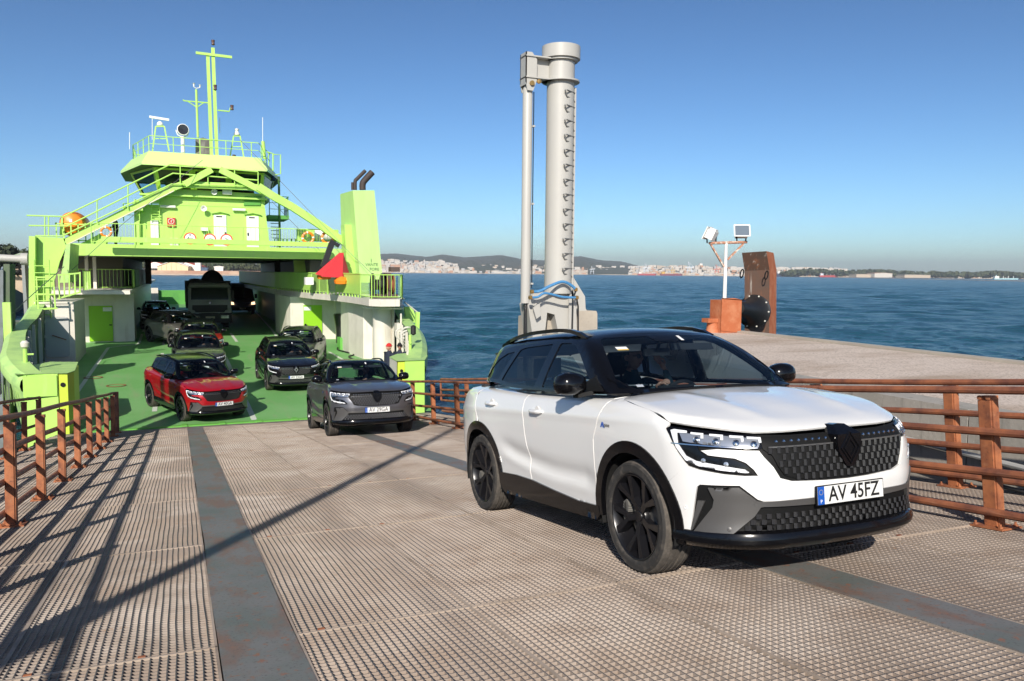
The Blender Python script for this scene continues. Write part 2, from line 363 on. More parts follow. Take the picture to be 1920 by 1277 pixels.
def march(f,O,D,t1,n=70):
    ts=np.linspace(0,t1,n); lo=np.zeros(len(O));hi=np.full(len(O),float(t1));done=np.zeros(len(O),bool)
    prev=f(*O.T)
    for k in range(1,n):
        c=f(*(O+D*ts[k]).T); hit=(~done)&(prev>0)&(c<=0)
        lo[hit]=ts[k-1];hi[hit]=ts[k];done|=hit; prev=c
    for _ in range(24):
        m=.5*(lo+hi); c=f(*(O+D*m[:,None]).T); ins=c<=0
        hi=np.where(ins,m,hi);lo=np.where(ins,lo,m)
    return O+D*(.5*(lo+hi))[:,None]
# projections: 2-D design coordinates -> surface point
def pr_side(f,s):
    def g(Q):
        O=np.stack([Q[:,0],np.full(len(Q),-1.4*1),Q[:,1]],1); D=np.tile([0,1.,0],(len(Q),1))
        P=march(f,O,D,1.4); P[:,1]*=-s; return P
    return g
def pr_cyl(f):   # Q=(theta*.9, z) about axis x=2.5
    def g(Q):
        th=Q[:,0]/.9; D=np.stack([-np.cos(th),-np.sin(th),0*th],1); O=np.stack([2.5-2*D[:,0],-2*D[:,1],Q[:,1]],1)
        return march(f,O,D,2.0,110)
    return g
def pr_top(f):
    def g(Q):
        O=np.stack([Q[:,0],Q[:,1],np.full(len(Q),2.2)],1); return march(f,O,np.tile([0,0,-1.],(len(Q),1)),1.8)
    return g
def pr_front(f):
    def g(Q):
        O=np.stack([np.full(len(Q),4.),Q[:,0],Q[:,1]],1); return march(f,O,np.tile([-1.,0,0],(len(Q),1)),2.9,110)
    return g
def pr_back(f):
    def g(Q):
        O=np.stack([np.full(len(Q),-2.),Q[:,0],Q[:,1]],1); return march(f,O,np.tile([1.,0,0],(len(Q),1)),1.8,90)
    return g
def cy(p): return (math.atan2(p[1],p[0]-2.5)*.9,p[2])
def resamp(L,sp):
    out=[]
    for i in range(len(L)):
        a=np.array(L[i],float);b=np.array(L[(i+1)%len(L)],float); n=max(1,int(np.ceil(np.linalg.norm(b-a)/sp)))
        out+=[a+(b-a)*k/n for k in range(n)]
    return out
def rnd_poly(L,r=.02,skip=()):
    """round polygon corners"""
    out=[];n=len(L)
    for i in range(n):
        p=np.array(L[i],float);a=np.array(L[i-1],float);b=np.array(L[(i+1)%n],float)
        if i in skip: out.append(tuple(p)); continue
        da=np.linalg.norm(a-p);db=np.linalg.norm(b-p); k=min(r,da*.45,db*.45)
        p0=p+(a-p)/da*k;p1=p+(b-p)/db*k
        for t in (0,.25,.5,.75,1): out.append(tuple((1-t)**2*p0+2*t*(1-t)*p+t*t*p1))
    return out
def spline(L,n=6,closed=False):
    L=[np.array(p,float) for p in L]; out=[]
    N=len(L)
    for i in range(N if closed else N-1):
        p0=L[i-1] if (i>0 or closed) else L[i]; p1=L[i]; p2=L[(i+1)%N]; p3=L[(i+2)%N] if (closed or i+2<N) else p2
        for k in range(n):
            t=k/n; out.append(tuple(.5*((2*p1)+(-p0+p2)*t+(2*p0-5*p1+4*p2-p3)*t*t+(-p0+3*p1-3*p2+p3)*t**3)))
    if not closed: out.append(tuple(L[-1]))
    return out
def inpoly(Q,L):
    x,y=Q[:,0],Q[:,1]; c=np.zeros(len(Q),bool); L=np.array(L)
    for i in range(len(L)):
        x0,y0=L[i-1];x1,y1=L[i]
        k=((y0>y)!=(y1>y)); 
        with np.errstate(divide='ignore',invalid='ignore'): xi=x0+(y-y0)*(x1-x0)/(y1-y0)
        c^=k&(x<xi)
    return c
def panel(name,outline,proj,f,mats,parent,off=0.,th=.012,sp=.035,holes=(),smooth=True,build=True,label=None,dome=0):
    loops=[resamp(outline,sp)]+[resamp(h,sp) for h in holes]
    lo=np.min(loops[0],0);hi=np.max(loops[0],0)
    gx=np.arange(lo[0],hi[0],sp); gy=np.arange(lo[1],hi[1],sp*.866)
    G=np.array([(x+(sp/2 if j%2 else 0),y) for j,y in enumerate(gy) for x in gx])
    B=np.array([p for L in loops for p in L])
    if len(G):
        k=inpoly(G,loops[0])
        for h in loops[1:]: k&=~inpoly(G,h)
        G=G[k]
        if len(G):
            d=np.min(np.linalg.norm(G[:,None]-B[None],axis=2),1); G=G[d>sp*.45]
    P2=np.vstack([B,G]) if len(G) else B
    ed=[];o=0
    for L in loops:
        n=len(L); ed+=[(o+i,o+(i+1)%n) for i in range(n)]; o+=n
    V,E,Fc,ov,oe,of=geometry.delaunay_2d_cdt([Vector(p) for p in P2],ed,[],0,1e-6)
    V2=np.array([tuple(v) for v in V]); Fc=[tuple(t) for t in Fc]
    C=np.array([V2[list(t)].mean(0) for t in Fc]); k=inpoly(C,loops[0])
    for h in loops[1:]: k&=~inpoly(C,h)
    Fc=[t for t,kk in zip(Fc,k) if kk]
    P=proj(V2); N=gradn(f,P)
    # orient
    a,b,c=P[[t[0] for t in Fc]],P[[t[1] for t in Fc]],P[[t[2] for t in Fc]]
    fl=(np.cross(b-a,c-a)*N[[t[0] for t in Fc]]).sum(1)
    Fc=[t if s>0 else t[::-1] for t,s in zip(Fc,fl)]
    if dome: 
        Bv=B; dd=np.min(np.linalg.norm(V2[:,None]-Bv[None],axis=2),1); P=P+N*(dome*(1-np.exp(-dd/.012)))[:,None]
    P=P+N*off
    # boundary edges -> rim
    cnt={}
    for t in Fc:
        for i in range(3):
            e=(t[i],t[(i+1)%3]); cnt[e]=1
    bd=[e for e in cnt if (e[1],e[0]) not in cnt]
    nv=len(P); bi={}
    Vs=P.tolist(); Ln=[]
    faces=list(Fc)
    if th:
        for e in bd:
            for v in e:
                if v not in bi: bi[v]=len(Vs); Vs.append((P[v]-N[v]*th).tolist())
        # bevelled lip: soft edge
        for a_,b_ in bd: faces.append((b_,a_,bi[a_],bi[b_]))
    me=bpy.data.meshes.new(name); me.from_pydata(Vs,[],faces)
    for m_ in (mats if isinstance(mats,(list,tuple)) else [mats]): me.materials.append(m_)
    me.polygons.foreach_set('use_smooth',[True]*len(faces)); me.update()
    nl=[]
    nf=len(Fc)
    if smooth:
        for p in me.polygons:
            if p.index<nf:
                for v in p.vertices: nl.append(N[v] if not dome else (0,0,0))
            else:
                for v in p.vertices: nl.append(tuple(p.normal))
        me.normals_split_custom_set([Vector(x) for x in nl])
    if not build: return me
    return link(name,me,parent,label=label)
def blob(pts,fn): pass
# ------------------------------------------------------------------ car materials
def paint(name,col,metal=0,rough=.25,coat=1,flake=0,noise=None): return mat(name,col,rough,metal,coat=coat,noise=noise)
P_WHITE=paint('pearl_white_paint',(.80,.79,.765),0,.4)
P_RED=paint('red_paint',(.42,.006,.012),.25,.3)
P_GREY=paint('satin_grey_paint',(.20,.20,.215),.75,.3,.5)
P_BLACK=paint('black_paint',(.006,.006,.008),0,.2)
P_DGREY=paint('dark_grey_paint',(.07,.07,.072),.5,.32,.6)
P_WARM=paint('warm_grey_paint',(.16,.15,.135),.5,.35,.6)
GLOSS=mat('gloss_black',(.004,.004,.005),.12,spec=.4)
ROOFB=mat('roof_black',(.005,.006,.008),.18,spec=.35)
TRIM=mat('black_trim',(.008,.008,.008),.6,spec=.2)
DARK=mat('underbody_black',(.006,.006,.006),.9)
SATIN=mat('satin_grey_trim',(.16,.155,.15),.38,metal=.6)
CHROME=mat('chrome',(.7,.7,.7),.12,metal=1)
DCHROME=mat('dark_chrome',(.12,.12,.125),.2,metal=.9)
TYRE=mat('tyre_rubber',(.028,.026,.024),.85,noise=[(18,(.10,.085,.07),.5,.75)])
TREAD=mat('tyre_tread',(.075,.065,.055),.9,noise=[(25,(.14,.12,.10),.45,.7)],bump=((300,20,300),.6,.004))
RIM=mat('black_rim',(.008,.008,.010),.3)
INTER=mat('cabin_dark',(.022,.022,.024),.75)
INTER2=mat('cabin_grey',(.10,.10,.105),.8)
PWHITE=mat('plate_white',(.75,.75,.72),.45)
PBLUE=mat('plate_blue',(.01,.09,.42),.45)
INK=mat('ink_black',(.012,.012,.012),.5)
WHITEP=mat('white_plastic',(.8,.8,.8),.4)
DRL=mat('daylight_lamp',(.72,.73,.75),.25,emit=((.9,.95,1),.06))
LENS=mat('lamp_lens',(.5,.52,.55),.08,metal=.7)
SKIN=mat('skin',(.50,.27,.19),.55,noise=[(30,(.42,.2,.14),.45,.7)])
def glass(name,tint,refl=.04,amt=1.):
    m=bpy.data.materials.new(name); m.use_nodes=True; n=m.node_tree.nodes; l=m.node_tree.links
    for x in list(n): 
        if x.type=='BSDF_PRINCIPLED': n.remove(x)
    out=[x for x in n if x.type=='OUTPUT_MATERIAL'][0]
    tr=n.new('ShaderNodeBsdfTransparent'); tr.inputs[0].default_value=(*tint,1)
    gl=n.new('ShaderNodeBsdfGlossy'); gl.inputs['Roughness'].default_value=.015; gl.inputs[0].default_value=(1,1,1,1)
    lw=n.new('ShaderNodeFresnel'); lw.inputs[0].default_value=1.52
    mr=n.new('ShaderNodeMath'); mr.operation='MULTIPLY_ADD'; mr.inputs[1].default_value=amt; mr.inputs[2].default_value=refl; mr.use_clamp=True; l.new(lw.outputs[0],mr.inputs[0])
    mx=n.new('ShaderNodeMixShader'); l.new(mr.outputs[0],mx.inputs[0]); l.new(tr.outputs[0],mx.inputs[1]); l.new(gl.outputs[0],mx.inputs[2]); l.new(mx.outputs[0],out.inputs[0]); return m
G_FRONT=glass('windscreen_glass',(.58,.68,.74),.01,.6)
G_SIDE=glass('side_glass',(.5,.62,.66),.01,.6)
G_PRIV=glass('privacy_glass',(.07,.08,.09),.01,.6)
G_LAMP=glass('lamp_cover',(.9,.93,.95),.02,.8)
def mir(L): return [(x,-y) if False else (-x,y) for x,y in L]
def text_mesh(body,size,depth,mat_,align='CENTER',bold=0.):
    c=bpy.data.curves.new('lettering','FONT'); c.body=body; c.size=size; c.extrude=depth; c.align_x=align; c.align_y='CENTER'; c.offset=bold; c.resolution_u=3
    o=bpy.data.objects.new('lettering',c); COL.objects.link(o)
    bpy.context.view_layer.update(); dg=bpy.context.evaluated_depsgraph_get()
    me=bpy.data.meshes.new_from_object(o.evaluated_get(dg)); me.materials.clear(); me.materials.append(mat_)
    bpy.data.objects.remove(o); bpy.data.curves.remove(c); return me
def wheel_parts(nospin=True):
    # tyre axis along +y (outer side at +y), centre at origin
    prof=[(.262,-.11),(.285,-.117),(.325,-.116),(.345,-.105),(.354,-.085),(.358,-.062),(.351,-.060),(.351,-.050),(.3585,-.048),(.3595,-.022),(.351,-.020),(.351,-.010),(.3595,-.008),(.3595,.012),(.351,.014),(.351,.024),(.3585,.026),(.358,.052),(.351,.054),(.351,.062),(.356,.066),(.350,.088),(.343,.104),(.333,.112),(.328,.1165),(.322,.114),(.300,.118),(.285,.1165),(.276,.111),(.272,.104)]
    m=MB(); n=64
    m.lathe((0,0,0),(0,1,0),prof,n,smooth=True)
    npr=len(prof)-1
    for i in range(len(m.f)):
        m.mi[i]=1 if 3<=i//n<=21 else 0
    ty=m.mesh('tyre',[TYRE,TREAD])
    m=MB()
    m.lathe((0,0,0),(0,1,0),[(.272,.104),(.268,.108),(.262,.106),(.256,.096),(.250,.06),(.245,-.02),(.24,-.10)],56)
    m.lathe((0,0,0),(0,1,0),[(0,.070),(.030,.072),(.034,.066),(.058,.060),(.066,.045),(.068,.0)],24)
    for k in range(5):
        a=2*math.pi*k/5+.31
        def pt(r,t,h): 
            an=a+t; return (r*math.cos(an),h,r*math.sin(an))
        def spoke(p0,p1,p2,p3,h0,h1,t0=.05):
            # quad prism between radial positions (r,t)
            top=[pt(*p0,h0),pt(*p1,h0),pt(*p2,h1),pt(*p3,h1)]
            bot=[(x,y-t0,z) for x,y,z in top]
            m.add(top+bot,[(0,1,2,3),(0,4,5,1),(1,5,6,2),(2,6,7,3),(3,7,4,0),(7,6,5,4)])
        # stem then two branches reaching the rim
        spoke((.03,-.55),(.03,.55),(.125,.20),(.125,-.20),.066,.080)
        spoke((.118,-.03),(.123,.20),(.258,.395),(.258,.215),.080,.100,.06)
        spoke((.123,-.20),(.118,.03),(.258,-.215),(.258,-.395),.080,.100,.06)
        # thin web blade in between
        m.lathe(pt(.045,.62,.055),(0,1,0),[(.0085,0),(.0085,.012),(0,.012)],8)
    for i in range(len(m.f)): m.sm[i]=m.sm[i]
    rm=m.mesh('rim',RIM)
    m=MB().lathe((0,0,0),(0,1,0),[(.0,.0),(.165,.0),(.165,.02),(.07,.025),(0,.025)],40)
    br=m.mesh('brake_disc',mat('brake_steel',(.22,.21,.20),.4,metal=.8))
    m=MB()
    for k in range(7):
        a=.25+k*.1
        m.cbox((.165*math.cos(a),.03,.165*math.sin(a)),(.05,.07,.05))
    cal=m.mesh('brake_caliper',mat('caliper',(.25,.24,.22),.45,metal=.5))
    return ty,rm,br,cal
WM=wheel_parts()
def diamond(parent,m_,x,y,z,s=1.):
    mb=MB()
    W,Hh=.078*s,.105*s
    def ring(o,i,h0,h1):
        O=[(o*W,0),(0,o*Hh),(-o*W,0),(0,-o*Hh)]; I=[(i*W,0),(0,i*Hh),(-i*W,0),(0,-i*Hh)]
        vs=[(x+h0,y+a,z+b) for a,b in O]+[(x+h1,y+a*.86+0,z+b*.86) for a,b in O]+[(x+h1,y+a*1.12,z+b*1.12) for a,b in I]+[(x+h0,y+a,z+b) for a,b in I]
        fs=[]
        for r in range(3):
            for k in range(4): fs.append((r*4+k,r*4+(k+1)%4,(r+1)*4+(k+1)%4,(r+1)*4+k))
        mb.add(vs,fs)
    ring(1.,.80,0,.012); ring(.70,.42,0,.012)
    # slits that make the band interlace
    return mb.build('badge_emblem',m_,parent)
def make_suv(label,plate,paintm,badge_m,group):
    t=thing('car',label,'car',group=group)
    T=t
    S_=[-1,1]
    body_off=0.
    badge_side=None
    # dark inner shells
    m=MB()
    def loft(secs):
        for (x0,p0),(x1,p1) in zip(secs[:-1],secs[1:]):
            n=len(p0); m.add([(x0,a,b) for a,b in p0]+[(x1,a,b) for a,b in p1],[(i,(i+1)%n,(i+1)%n+n,i+n) for i in range(n)])
        m.add([(secs[0][0],a,b) for a,b in secs[0][1]],[tuple(range(len(secs[0][1])))]); m.add([(secs[-1][0],a,b) for a,b in secs[-1][1]],[tuple(range(len(secs[-1][1])))])
    m.box((-.75,-.60,.20),(2.3,.60,.50)); m.box((2.3,-.60,.22),(3.30,.60,.90)); m.box((-.84,-.6,.25),(-.38,.6,.95))
    for s in (-1,1):
        m.box((.46,s*.60,.24),(2.2,s*.845,.40)); m.box((.40,s*.79,.38),(2.24,s*.845,1.08)); 
        m.box((-.72,s*.6,.3),(-.46,s*.78,1.05)); m.box((-.46,s*.60,.86),(.46,s*.80,1.08)); m.box((2.2,s*.6,.86),(3.02,s*.78,.97))
        m.box((3.05,s*.5,.62),(3.22,s*.74,.9))
        for xc in (0,2.667):
            c=[(xc+.435*math.cos(a),.36+.435*math.sin(a)) for a in np.linspace(-.25,math.pi+.25,22)]
            m.add([(x,s*.58,z) for x,z in c]+[(x,s*.885,z) for x,z in c],[(i,i+1,i+23,i+22) for i in range(21)])
            m.add([(x,s*.60,z) for x,z in c],[tuple(range(22))])
    m.build('underbody',DARK,T)
    fsh=[cy((3.14,-.87,.30)),cy((3.14,-.87,.93)),cy((3.30,-.74,.965)),cy((3.52,-.3,.925)),cy((3.55,0,.925))]
    fsh=[(a,b) for a,b in [(-.99,.27),(-.99,.93),(-.62,.935),(-.3,.915),(0,.915),(.3,.915),(.62,.935),(.99,.93),(.99,.27)]]
    panel('front_backing',fsh,pr_cyl(lower),lower,TRIM,T,off=-.014,th=0,sp=.06)
    # ---- side panels
    def arch(xc,R,a0,a1,n=22,zc=.36): return [(xc+R*math.cos(a),zc+R*math.sin(a)) for a in np.linspace(a0,a1,n)]
    belt=lambda x:float(itp(np.array([x]),[-.3,-.13,.33,.55,1.0,1.4,2.32],[1.262,1.25,1.221,1.194,1.172,1.165,1.15])[0])
    for s in S_:
        ps=pr_side(lower,s); pu=pr_side(upper,s)
        fl=(lambda f: (lambda x,y,z:f(x,y,z)))(lower)
        R=.478
        a_door=math.atan2(.365-.36,2.19-2.667)
        fend=[(2.342,1.135),(2.20,.835),(2.183,.355)]+[p for p in arch(2.667,R,math.pi-.02,.62,24)]
        # arch end at split line z~.635
        fend+= [(3.075,.64),(3.16,.70),(3.215,.742)]+[(3.185,.775),(3.133,.84),(3.075,.92),(3.045,.953),(3.06,.972)]
        fend+= spline([(3.055,.985),(2.88,1.045),(2.667,1.078),(2.50,1.103),(2.40,1.128)],4)
        o=panel('fender',fend,ps,lower,paintm,T)
        fd=[(.966,1.158),(1.03,.80),(1.075,.60),(1.113,.405)]+spline([(1.5,.372),(1.9,.345),(2.172,.350)],4)+[(2.188,.83),(2.325,1.138)]+[(x,belt(x)-.012) for x in (1.9,1.4)]
        o=panel('front_door',fd,ps,lower,paintm,T,sp=.03)
        rdv=[(.954,1.162),(1.018,.80),(1.063,.60),(1.101,.405),(.8,.412),(.475,.402)]+arch(0,R,.12,1.50,18)+[(-.03,.90),(-.12,1.03),(-.165,1.16),(-.165,1.235)]+[(x,belt(x)-.012) for x in (-.1,.1,.33,.45,.55,.75)]
        o2=panel('rear_door',rdv,ps,lower,paintm,T,sp=.03)
        qp=[(-.177,1.235),(-.177,1.16),(-.132,1.03),(-.042,.90)]+arch(0,R,1.62,math.pi+.08,20)+[(-.50,.30),(-.66,.30),(-.74,.45),(-.75,.7),(-.72,.95),(-.68,1.12),(-.6,1.17),(-.4,1.215)]
        panel('rear_quarter',qp,ps,lower,paintm,T)
        # door handles
        for od,(hx,hz) in ((o,(1.272,.985)),(o2,(.285,1.02))):
            y=float(ps(np.array([[hx,hz]]))[0][1])
            mb=MB(); L=.11
            mb.tube([(hx-L+.22*k/8,y+s*(.004+.026*min(1,1.6*math.sin(math.pi*k/8))),hz+.004) for k in range(9)],[.012]+[.016]*7+[.012],8)
            mb.lathe((hx+.01,y+s*-.004,hz-.004),(0,s,0),[(.055,0),(.050,.006),(.02,.0065),(0,.0065)],16)
            mb.build('door_handle',paintm,od)
        # wheel arch cladding, sill
        for xc in (0,2.667):
            a0,a1=(-.19,math.pi+.12) if xc else (-.12,math.pi+.19)
            ring=arch(xc,.492,a0,a1,34)+arch(xc,.415,a1,a0,30)
            panel('wheel_arch_trim',ring,ps,lower,GLOSS,T,off=.010,th=.035,sp=.04)
        sill=[(.44,.415),(.80,.427),(1.11,.420),(1.5,.387),(1.9,.360),(2.21,.365),(2.215,.30),(2.16,.262),(.52,.235),(.455,.27)]
        panel('sill',sill,ps,lower,GLOSS,T,off=.014,th=.04,sp=.05)
        if s<0:
            q=float(ps(np.array([[2.33,.936]]))[0][1]); tm=text_mesh('alpine',.04,.0006,INK); inst(tm,'lettering',o,M=Matrix(((1,0,0,2.375),(0,0,-1,q-.003),(0,1,0,.936),(0,0,0,1))))
            MB().prism([(2.30,q-.004,.92),(2.315,q-.004,.92),(2.335,q-.004,.955),(2.322,q-.004,.955)],(0,.002,0)).prism([(2.322,q-.0045,.957),(2.336,q-.0045,.957),(2.35,q-.0045,.918),(2.338,q-.0045,.918)],(0,.002,0)).build('fender_badge',PBLUE,o)
        # greenhouse frame with window openings
        ap=[(2.375,1.142),(2.195,1.245),(2.015,1.352),(1.855,1.447),(1.735,1.512),(1.655,1.552)]
        fr=[(-.56,1.165),(-.3,1.205),(-.13,1.235),(.1,1.222),(.33,1.205),(.55,1.178),(1.0,1.156),(1.4,1.148),(2.0,1.14)]+ap+[(1.5,1.583),(1.2,1.598),(.8,1.603),(.4,1.592),(.15,1.573),(-.02,1.53),(-.15,1.46),(-.30,1.33),(-.50,1.22)]
        w1=rnd_poly([(1.235,1.178),(2.06,1.166),(2.02,1.22),(1.86,1.33),(1.72,1.42),(1.58,1.495),(1.46,1.527),(1.275,1.532)],.025)
        w2=rnd_poly([(.345,1.235),(.565,1.208),(1.09,1.183),(1.145,1.532),(.62,1.520),(.505,1.505)],.025)
        w3=rnd_poly([(-.10,1.262),(.27,1.240),(.40,1.490),(.24,1.478),(.10,1.43)],.02)
        # quarter triangle ahead of the front window stays black
        panel('window_frame',fr,pu,upper,GLOSS,T,off=.002,th=.02,sp=.05,holes=[w1,w2,w3])
        sh=lambda L,k: [(p[0]+(np.mean([q[0] for q in L])-p[0])*k,p[1]+(np.mean([q[1] for q in L])-p[1])*k) for p in L]
        for nm,wl,gm in (('front_window',w1,G_SIDE),('rear_window',w2,G_PRIV),('quarter_window',w3,G_PRIV)):
            panel(nm,sh(wl,-.02),pu,upper,gm,T,off=-.004,th=0,sp=.08)
        # satin window line
        # roof rail
        mb=MB(); pts=[]
        for k in range(15):
            x=-.12+(1.63+.12)*k/14
            zz=float(itp(np.array([x]),[-.12,.08,.3,.7,1.1,1.35,1.54,1.63],[1.555,1.592,1.625,1.648,1.646,1.628,1.588,1.550])[0])
            yy=float(itp(np.array([x]),[-.12,.2,1.2,1.64],[.565,.59,.60,.595])[0]); pts.append((x,s*yy,zz))
        for a,b in zip(pts[:-1],pts[1:]): mb.bar(a,b,.036,.030)
        mb.build('roof_rail',GLOSS,T)
        # mirror
        mb=MB(); mc=Vector((2.0,s*.985,1.215))
        secs=[(-.115,.062,.055,0),(-.09,.085,.072,.0),(-.03,.098,.084,.004),(.04,.092,.082,.004),(.085,.07,.066,0),(.108,.03,.03,-.004)]
        vs=[];n=14
        for yy,rx,rz,dz_ in secs:
            for k in range(n):
                an=2*math.pi*k/n; cx,sz=math.cos(an),math.sin(an)
                px=(rx*1.15 if cx>0 else rx*.55)*np.sign(cx)*abs(cx)**.8
                vs.append((mc.x+px-.05*yy*3*0,mc.y+s*yy,mc.z+dz_+rz*np.sign(sz)*abs(sz)**.75-(.018 if sz<0 else 0)*0))
        fs=[(i*n+k,i*n+(k+1)%n,(i+1)*n+(k+1)%n,(i+1)*n+k) for i in range(len(secs)-1) for k in range(n)]
        fs+=[tuple(range(n)),tuple(range((len(secs)-1)*n,len(secs)*n))]
        mb.add(vs,fs,0,True)
        mb.prism([(2.10,s*.835,1.165),(1.96,s*.85,1.165),(1.97,s*.93,1.145),(2.05,s*.93,1.145)],(0,0,-.03),1)
        mb.prism([(2.22,s*.815,1.16),(1.96,s*.83,1.16),(1.98,s*.80,1.23),(2.05,s*.77,1.26)],(0,s*.02,0),1)
        mr=mb.build('door_mirror',[GLOSS,TRIM],T)
        MB().box((1.938,s*.90,1.165),(1.945,s*1.06,1.265)).build('mirror_glass',CHROME,mr)
        # headlight
        g0=[(3.036,-.882,.956),(3.073,-.862,.969),(3.268,-.71,.946),(3.468,-.541,.914),(3.499,-.535,.881),(3.51,-.55,.841),(3.476,-.613,.841),(3.264,-.818,.859),(3.275,-.816,.834),(3.319,-.793,.797),(3.432,-.692,.781),(3.467,-.652,.76),(3.489,-.624,.73),(3.498,-.61,.70),(3.475,-.646,.700),(3.40,-.734,.710),(3.281,-.821,.732),(3.204,-.858,.758),(3.134,-.879,.836)]
        ho=[cy(p) for p in g0]
        if s>0: ho=[(-a,b) for a,b in ho]
        pc=pr_cyl(lower)
        hl=panel('headlight',ho,pc,lower,GLOSS,T,off=-.006,th=.02,sp=.03)
        def sub(nm,pp,mt,off,th=.01,sp=.02,par=hl):
            q=[cy(p) for p in pp]
            if s>0: q=[(-a,b) for a,b in q]
            return panel(nm,q,pc,lower,mt,par,off=off,th=th,sp=sp)
        sub('lamp_bezel',[(3.146,-.856,.932),(3.33,-.68,.918),(3.474,-.560,.900),(3.497,-.550,.876),(3.50,-.565,.850),(3.474,-.61,.850),(3.30,-.78,.866),(3.178,-.855,.882)],LENS,-.004,.004)
        # light blades: outer C and four hooked daylight elements
        sub('daylight_blade',[(3.088,-.873,.944),(3.11,-.862,.950),(3.19,-.83,.942),(3.19,-.83,.930),(3.135,-.862,.930),(3.15,-.868,.87),(3.205,-.853,.80),(3.265,-.826,.772),(3.38,-.745,.750),(3.475,-.647,.727),(3.488,-.625,.708),(3.47,-.65,.708),(3.38,-.752,.722),(3.28,-.820,.742),(3.204,-.856,.772),(3.14,-.876,.846)],DRL,.002,.006)
        for k in range(4):
            th0=-.86+ .10*k+.02; 
            yy=[-.82,-.75,-.67,-.60][k]; 
            a0=math.atan2(yy,{-.82:3.215,-.75:3.30,-.67:3.375,-.60:3.44}[yy]-2.5)*.9; zt=.934-.009*k
            q=[(a0,zt),(a0+.062,zt-.006),(a0+.062,zt-.034),(a0+.050,zt-.034),(a0+.050,zt-.016),(a0,zt-.011)]
            if s>0: q=[(-a,b) for a,b in q]
            panel('daylight_hook',q,pc,lower,DRL,hl,off=.004,th=.006,sp=.02)
            mb=MB(); c=pc(np.array([[(a0+.028)*(1 if s<0 else -1),zt-.040]]))[0]; nn=gradn(lower,c[None])[0]
            mb.lathe(c-nn*.001,nn,[(.019,-.002),(.019,.004),(.015,.001),(0,.007)],12); mb.build('projector',CHROME,hl)
        sub('chrome_strip',[(3.10,-.876,.872),(3.26,-.818,.866),(3.474,-.611,.848),(3.498,-.572,.848),(3.498,-.572,.842),(3.474,-.613,.842),(3.26,-.820,.859),(3.10,-.878,.866)],CHROME,.004,.004)
        for q in ((3.30,-.80,.775),(3.40,-.72,.757)):
            c=pc(np.array([[cy(q)[0]*(1 if s<0 else -1),q[2]]]))[0]; nn=gradn(lower,c[None])[0]
            MB().lathe(c,nn,[(.014,-.002),(.014,.006),(.0,.008)],8).build('projector',LENS,hl)
        # fog blade (satin), intake
        bl=[(3.322,-.795,.62),(3.45,-.678,.625),(3.499,-.59,.546),(3.524,-.528,.517),(3.502,-.574,.511),(3.481,-.602,.46),(3.422,-.686,.375),(3.398,-.716,.344),(3.21,-.838,.343),(3.331,-.776,.507),(3.343,-.773,.552)]
        sub('bumper_blade',bl,SATIN,.006,.03,.03,T)
        sub('bumper_blade',[(3.262,-.829,.54),(3.30,-.807,.54),(3.215,-.845,.36),(3.195,-.846,.345)],SATIN,.0,.03,.03,T)
        c=pc(np.array([[cy((3.39,-.71,.385))[0]*(1 if s<0 else -1),.385]]))[0]; nn=gradn(lower,c[None])[0]
        MB().lathe(c,nn,[(.013,0),(.013,.009),(.008,.010),(.007,.006),(0,.007)],12).build('parking_sensor',SATIN,T)
        c=pc(np.array([[cy((3.184,-.86,.494))[0]*(1 if s<0 else -1),.494]]))[0]; nn=gradn(lower,c[None])[0]
        MB().lathe(c,nn,[(.013,0),(.012,.003),(.007,.003),(.006,.001),(0,.001)],12).build('parking_sensor',paintm,T)
        # tail lamp on the corner
        tl=[(-.60,1.02),(-.74,1.03),(-.80,.98),(-.80,.90),(-.66,.93),(-.56,.99)]
        panel('tail_light',tl,ps,lower,mat('tail_red',(.25,.01,.01),.15,coat=1),T,off=.002,th=.01,sp=.04)
    # ---- hood
    hk=[(0,.926),cy((3.54,-.2,.922)),cy((3.50,-.38,.920)),cy((3.45,-.55,.922)),cy((3.268,-.71,.955)),cy((3.10,-.845,.978))]
    hk=np.array([((1-t)*a[0]+t*b[0],(1-t)*a[1]+t*b[1]) for a,b in zip(hk[:-1],hk[1:]) for t in (0,.25,.5,.75)]+[hk[-1]])
    hq=pr_cyl(lower)(hk)
    hs=[(p[0]-.010,p[1]*.995) for p in hq]; hs[0]=(hs[0][0],0)
    hl_=[(3.045,-.853),(2.88,-.853),(2.667,-.838),(2.50,-.812),(2.41,-.77)]
    back=[(2.40,-.70),(2.415,-.5),(2.435,-.25),(2.44,0)]
    ho=hs+hl_+back; ho=ho+[(x,-y) for x,y in ho[::-1][1:-1]]
    panel('hood',ho,pr_top(lower),lower,paintm,T,sp=.028,off=.001)
    # ---- bumper (painted)
    half=[(3.60,0,.635),(3.596,-.164,.638),(3.571,-.397,.650),(3.555,-.470,.672),(3.545,-.505,.735),(3.52,-.55,.795),(3.507,-.57,.83),(3.47,-.625,.832),(3.36,-.745,.842),(3.285,-.806,.832),(3.33,-.79,.806),(3.44,-.69,.790),(3.48,-.645,.765),(3.505,-.61,.725),(3.515,-.59,.69),(3.475,-.652,.690),(3.40,-.74,.700),(3.281,-.827,.722),(3.20,-.862,.745)]
    h2=[cy(p) for p in half]
    ang=[cy((3.160,-.878,.698)),cy((3.077,-.895,.638)),cy((3.115,-.885,.56)),cy((3.128,-.885,.48)),cy((3.112,-.868,.34)),cy((3.196,-.844,.338)),cy((3.262,-.83,.62)),cy((3.28,-.82,.636)),cy((3.453,-.675,.636)),cy((3.498,-.59,.556)),cy((3.513,-.56,.544)),cy((3.575,-.264,.540)),(0,.540)]
    h2=h2+ang
    full=h2+[(-a,b) for a,b in h2[::-1][1:-1]]
    panel('bumper',full,pr_cyl(lower),lower,paintm,T,sp=.03,th=.02)
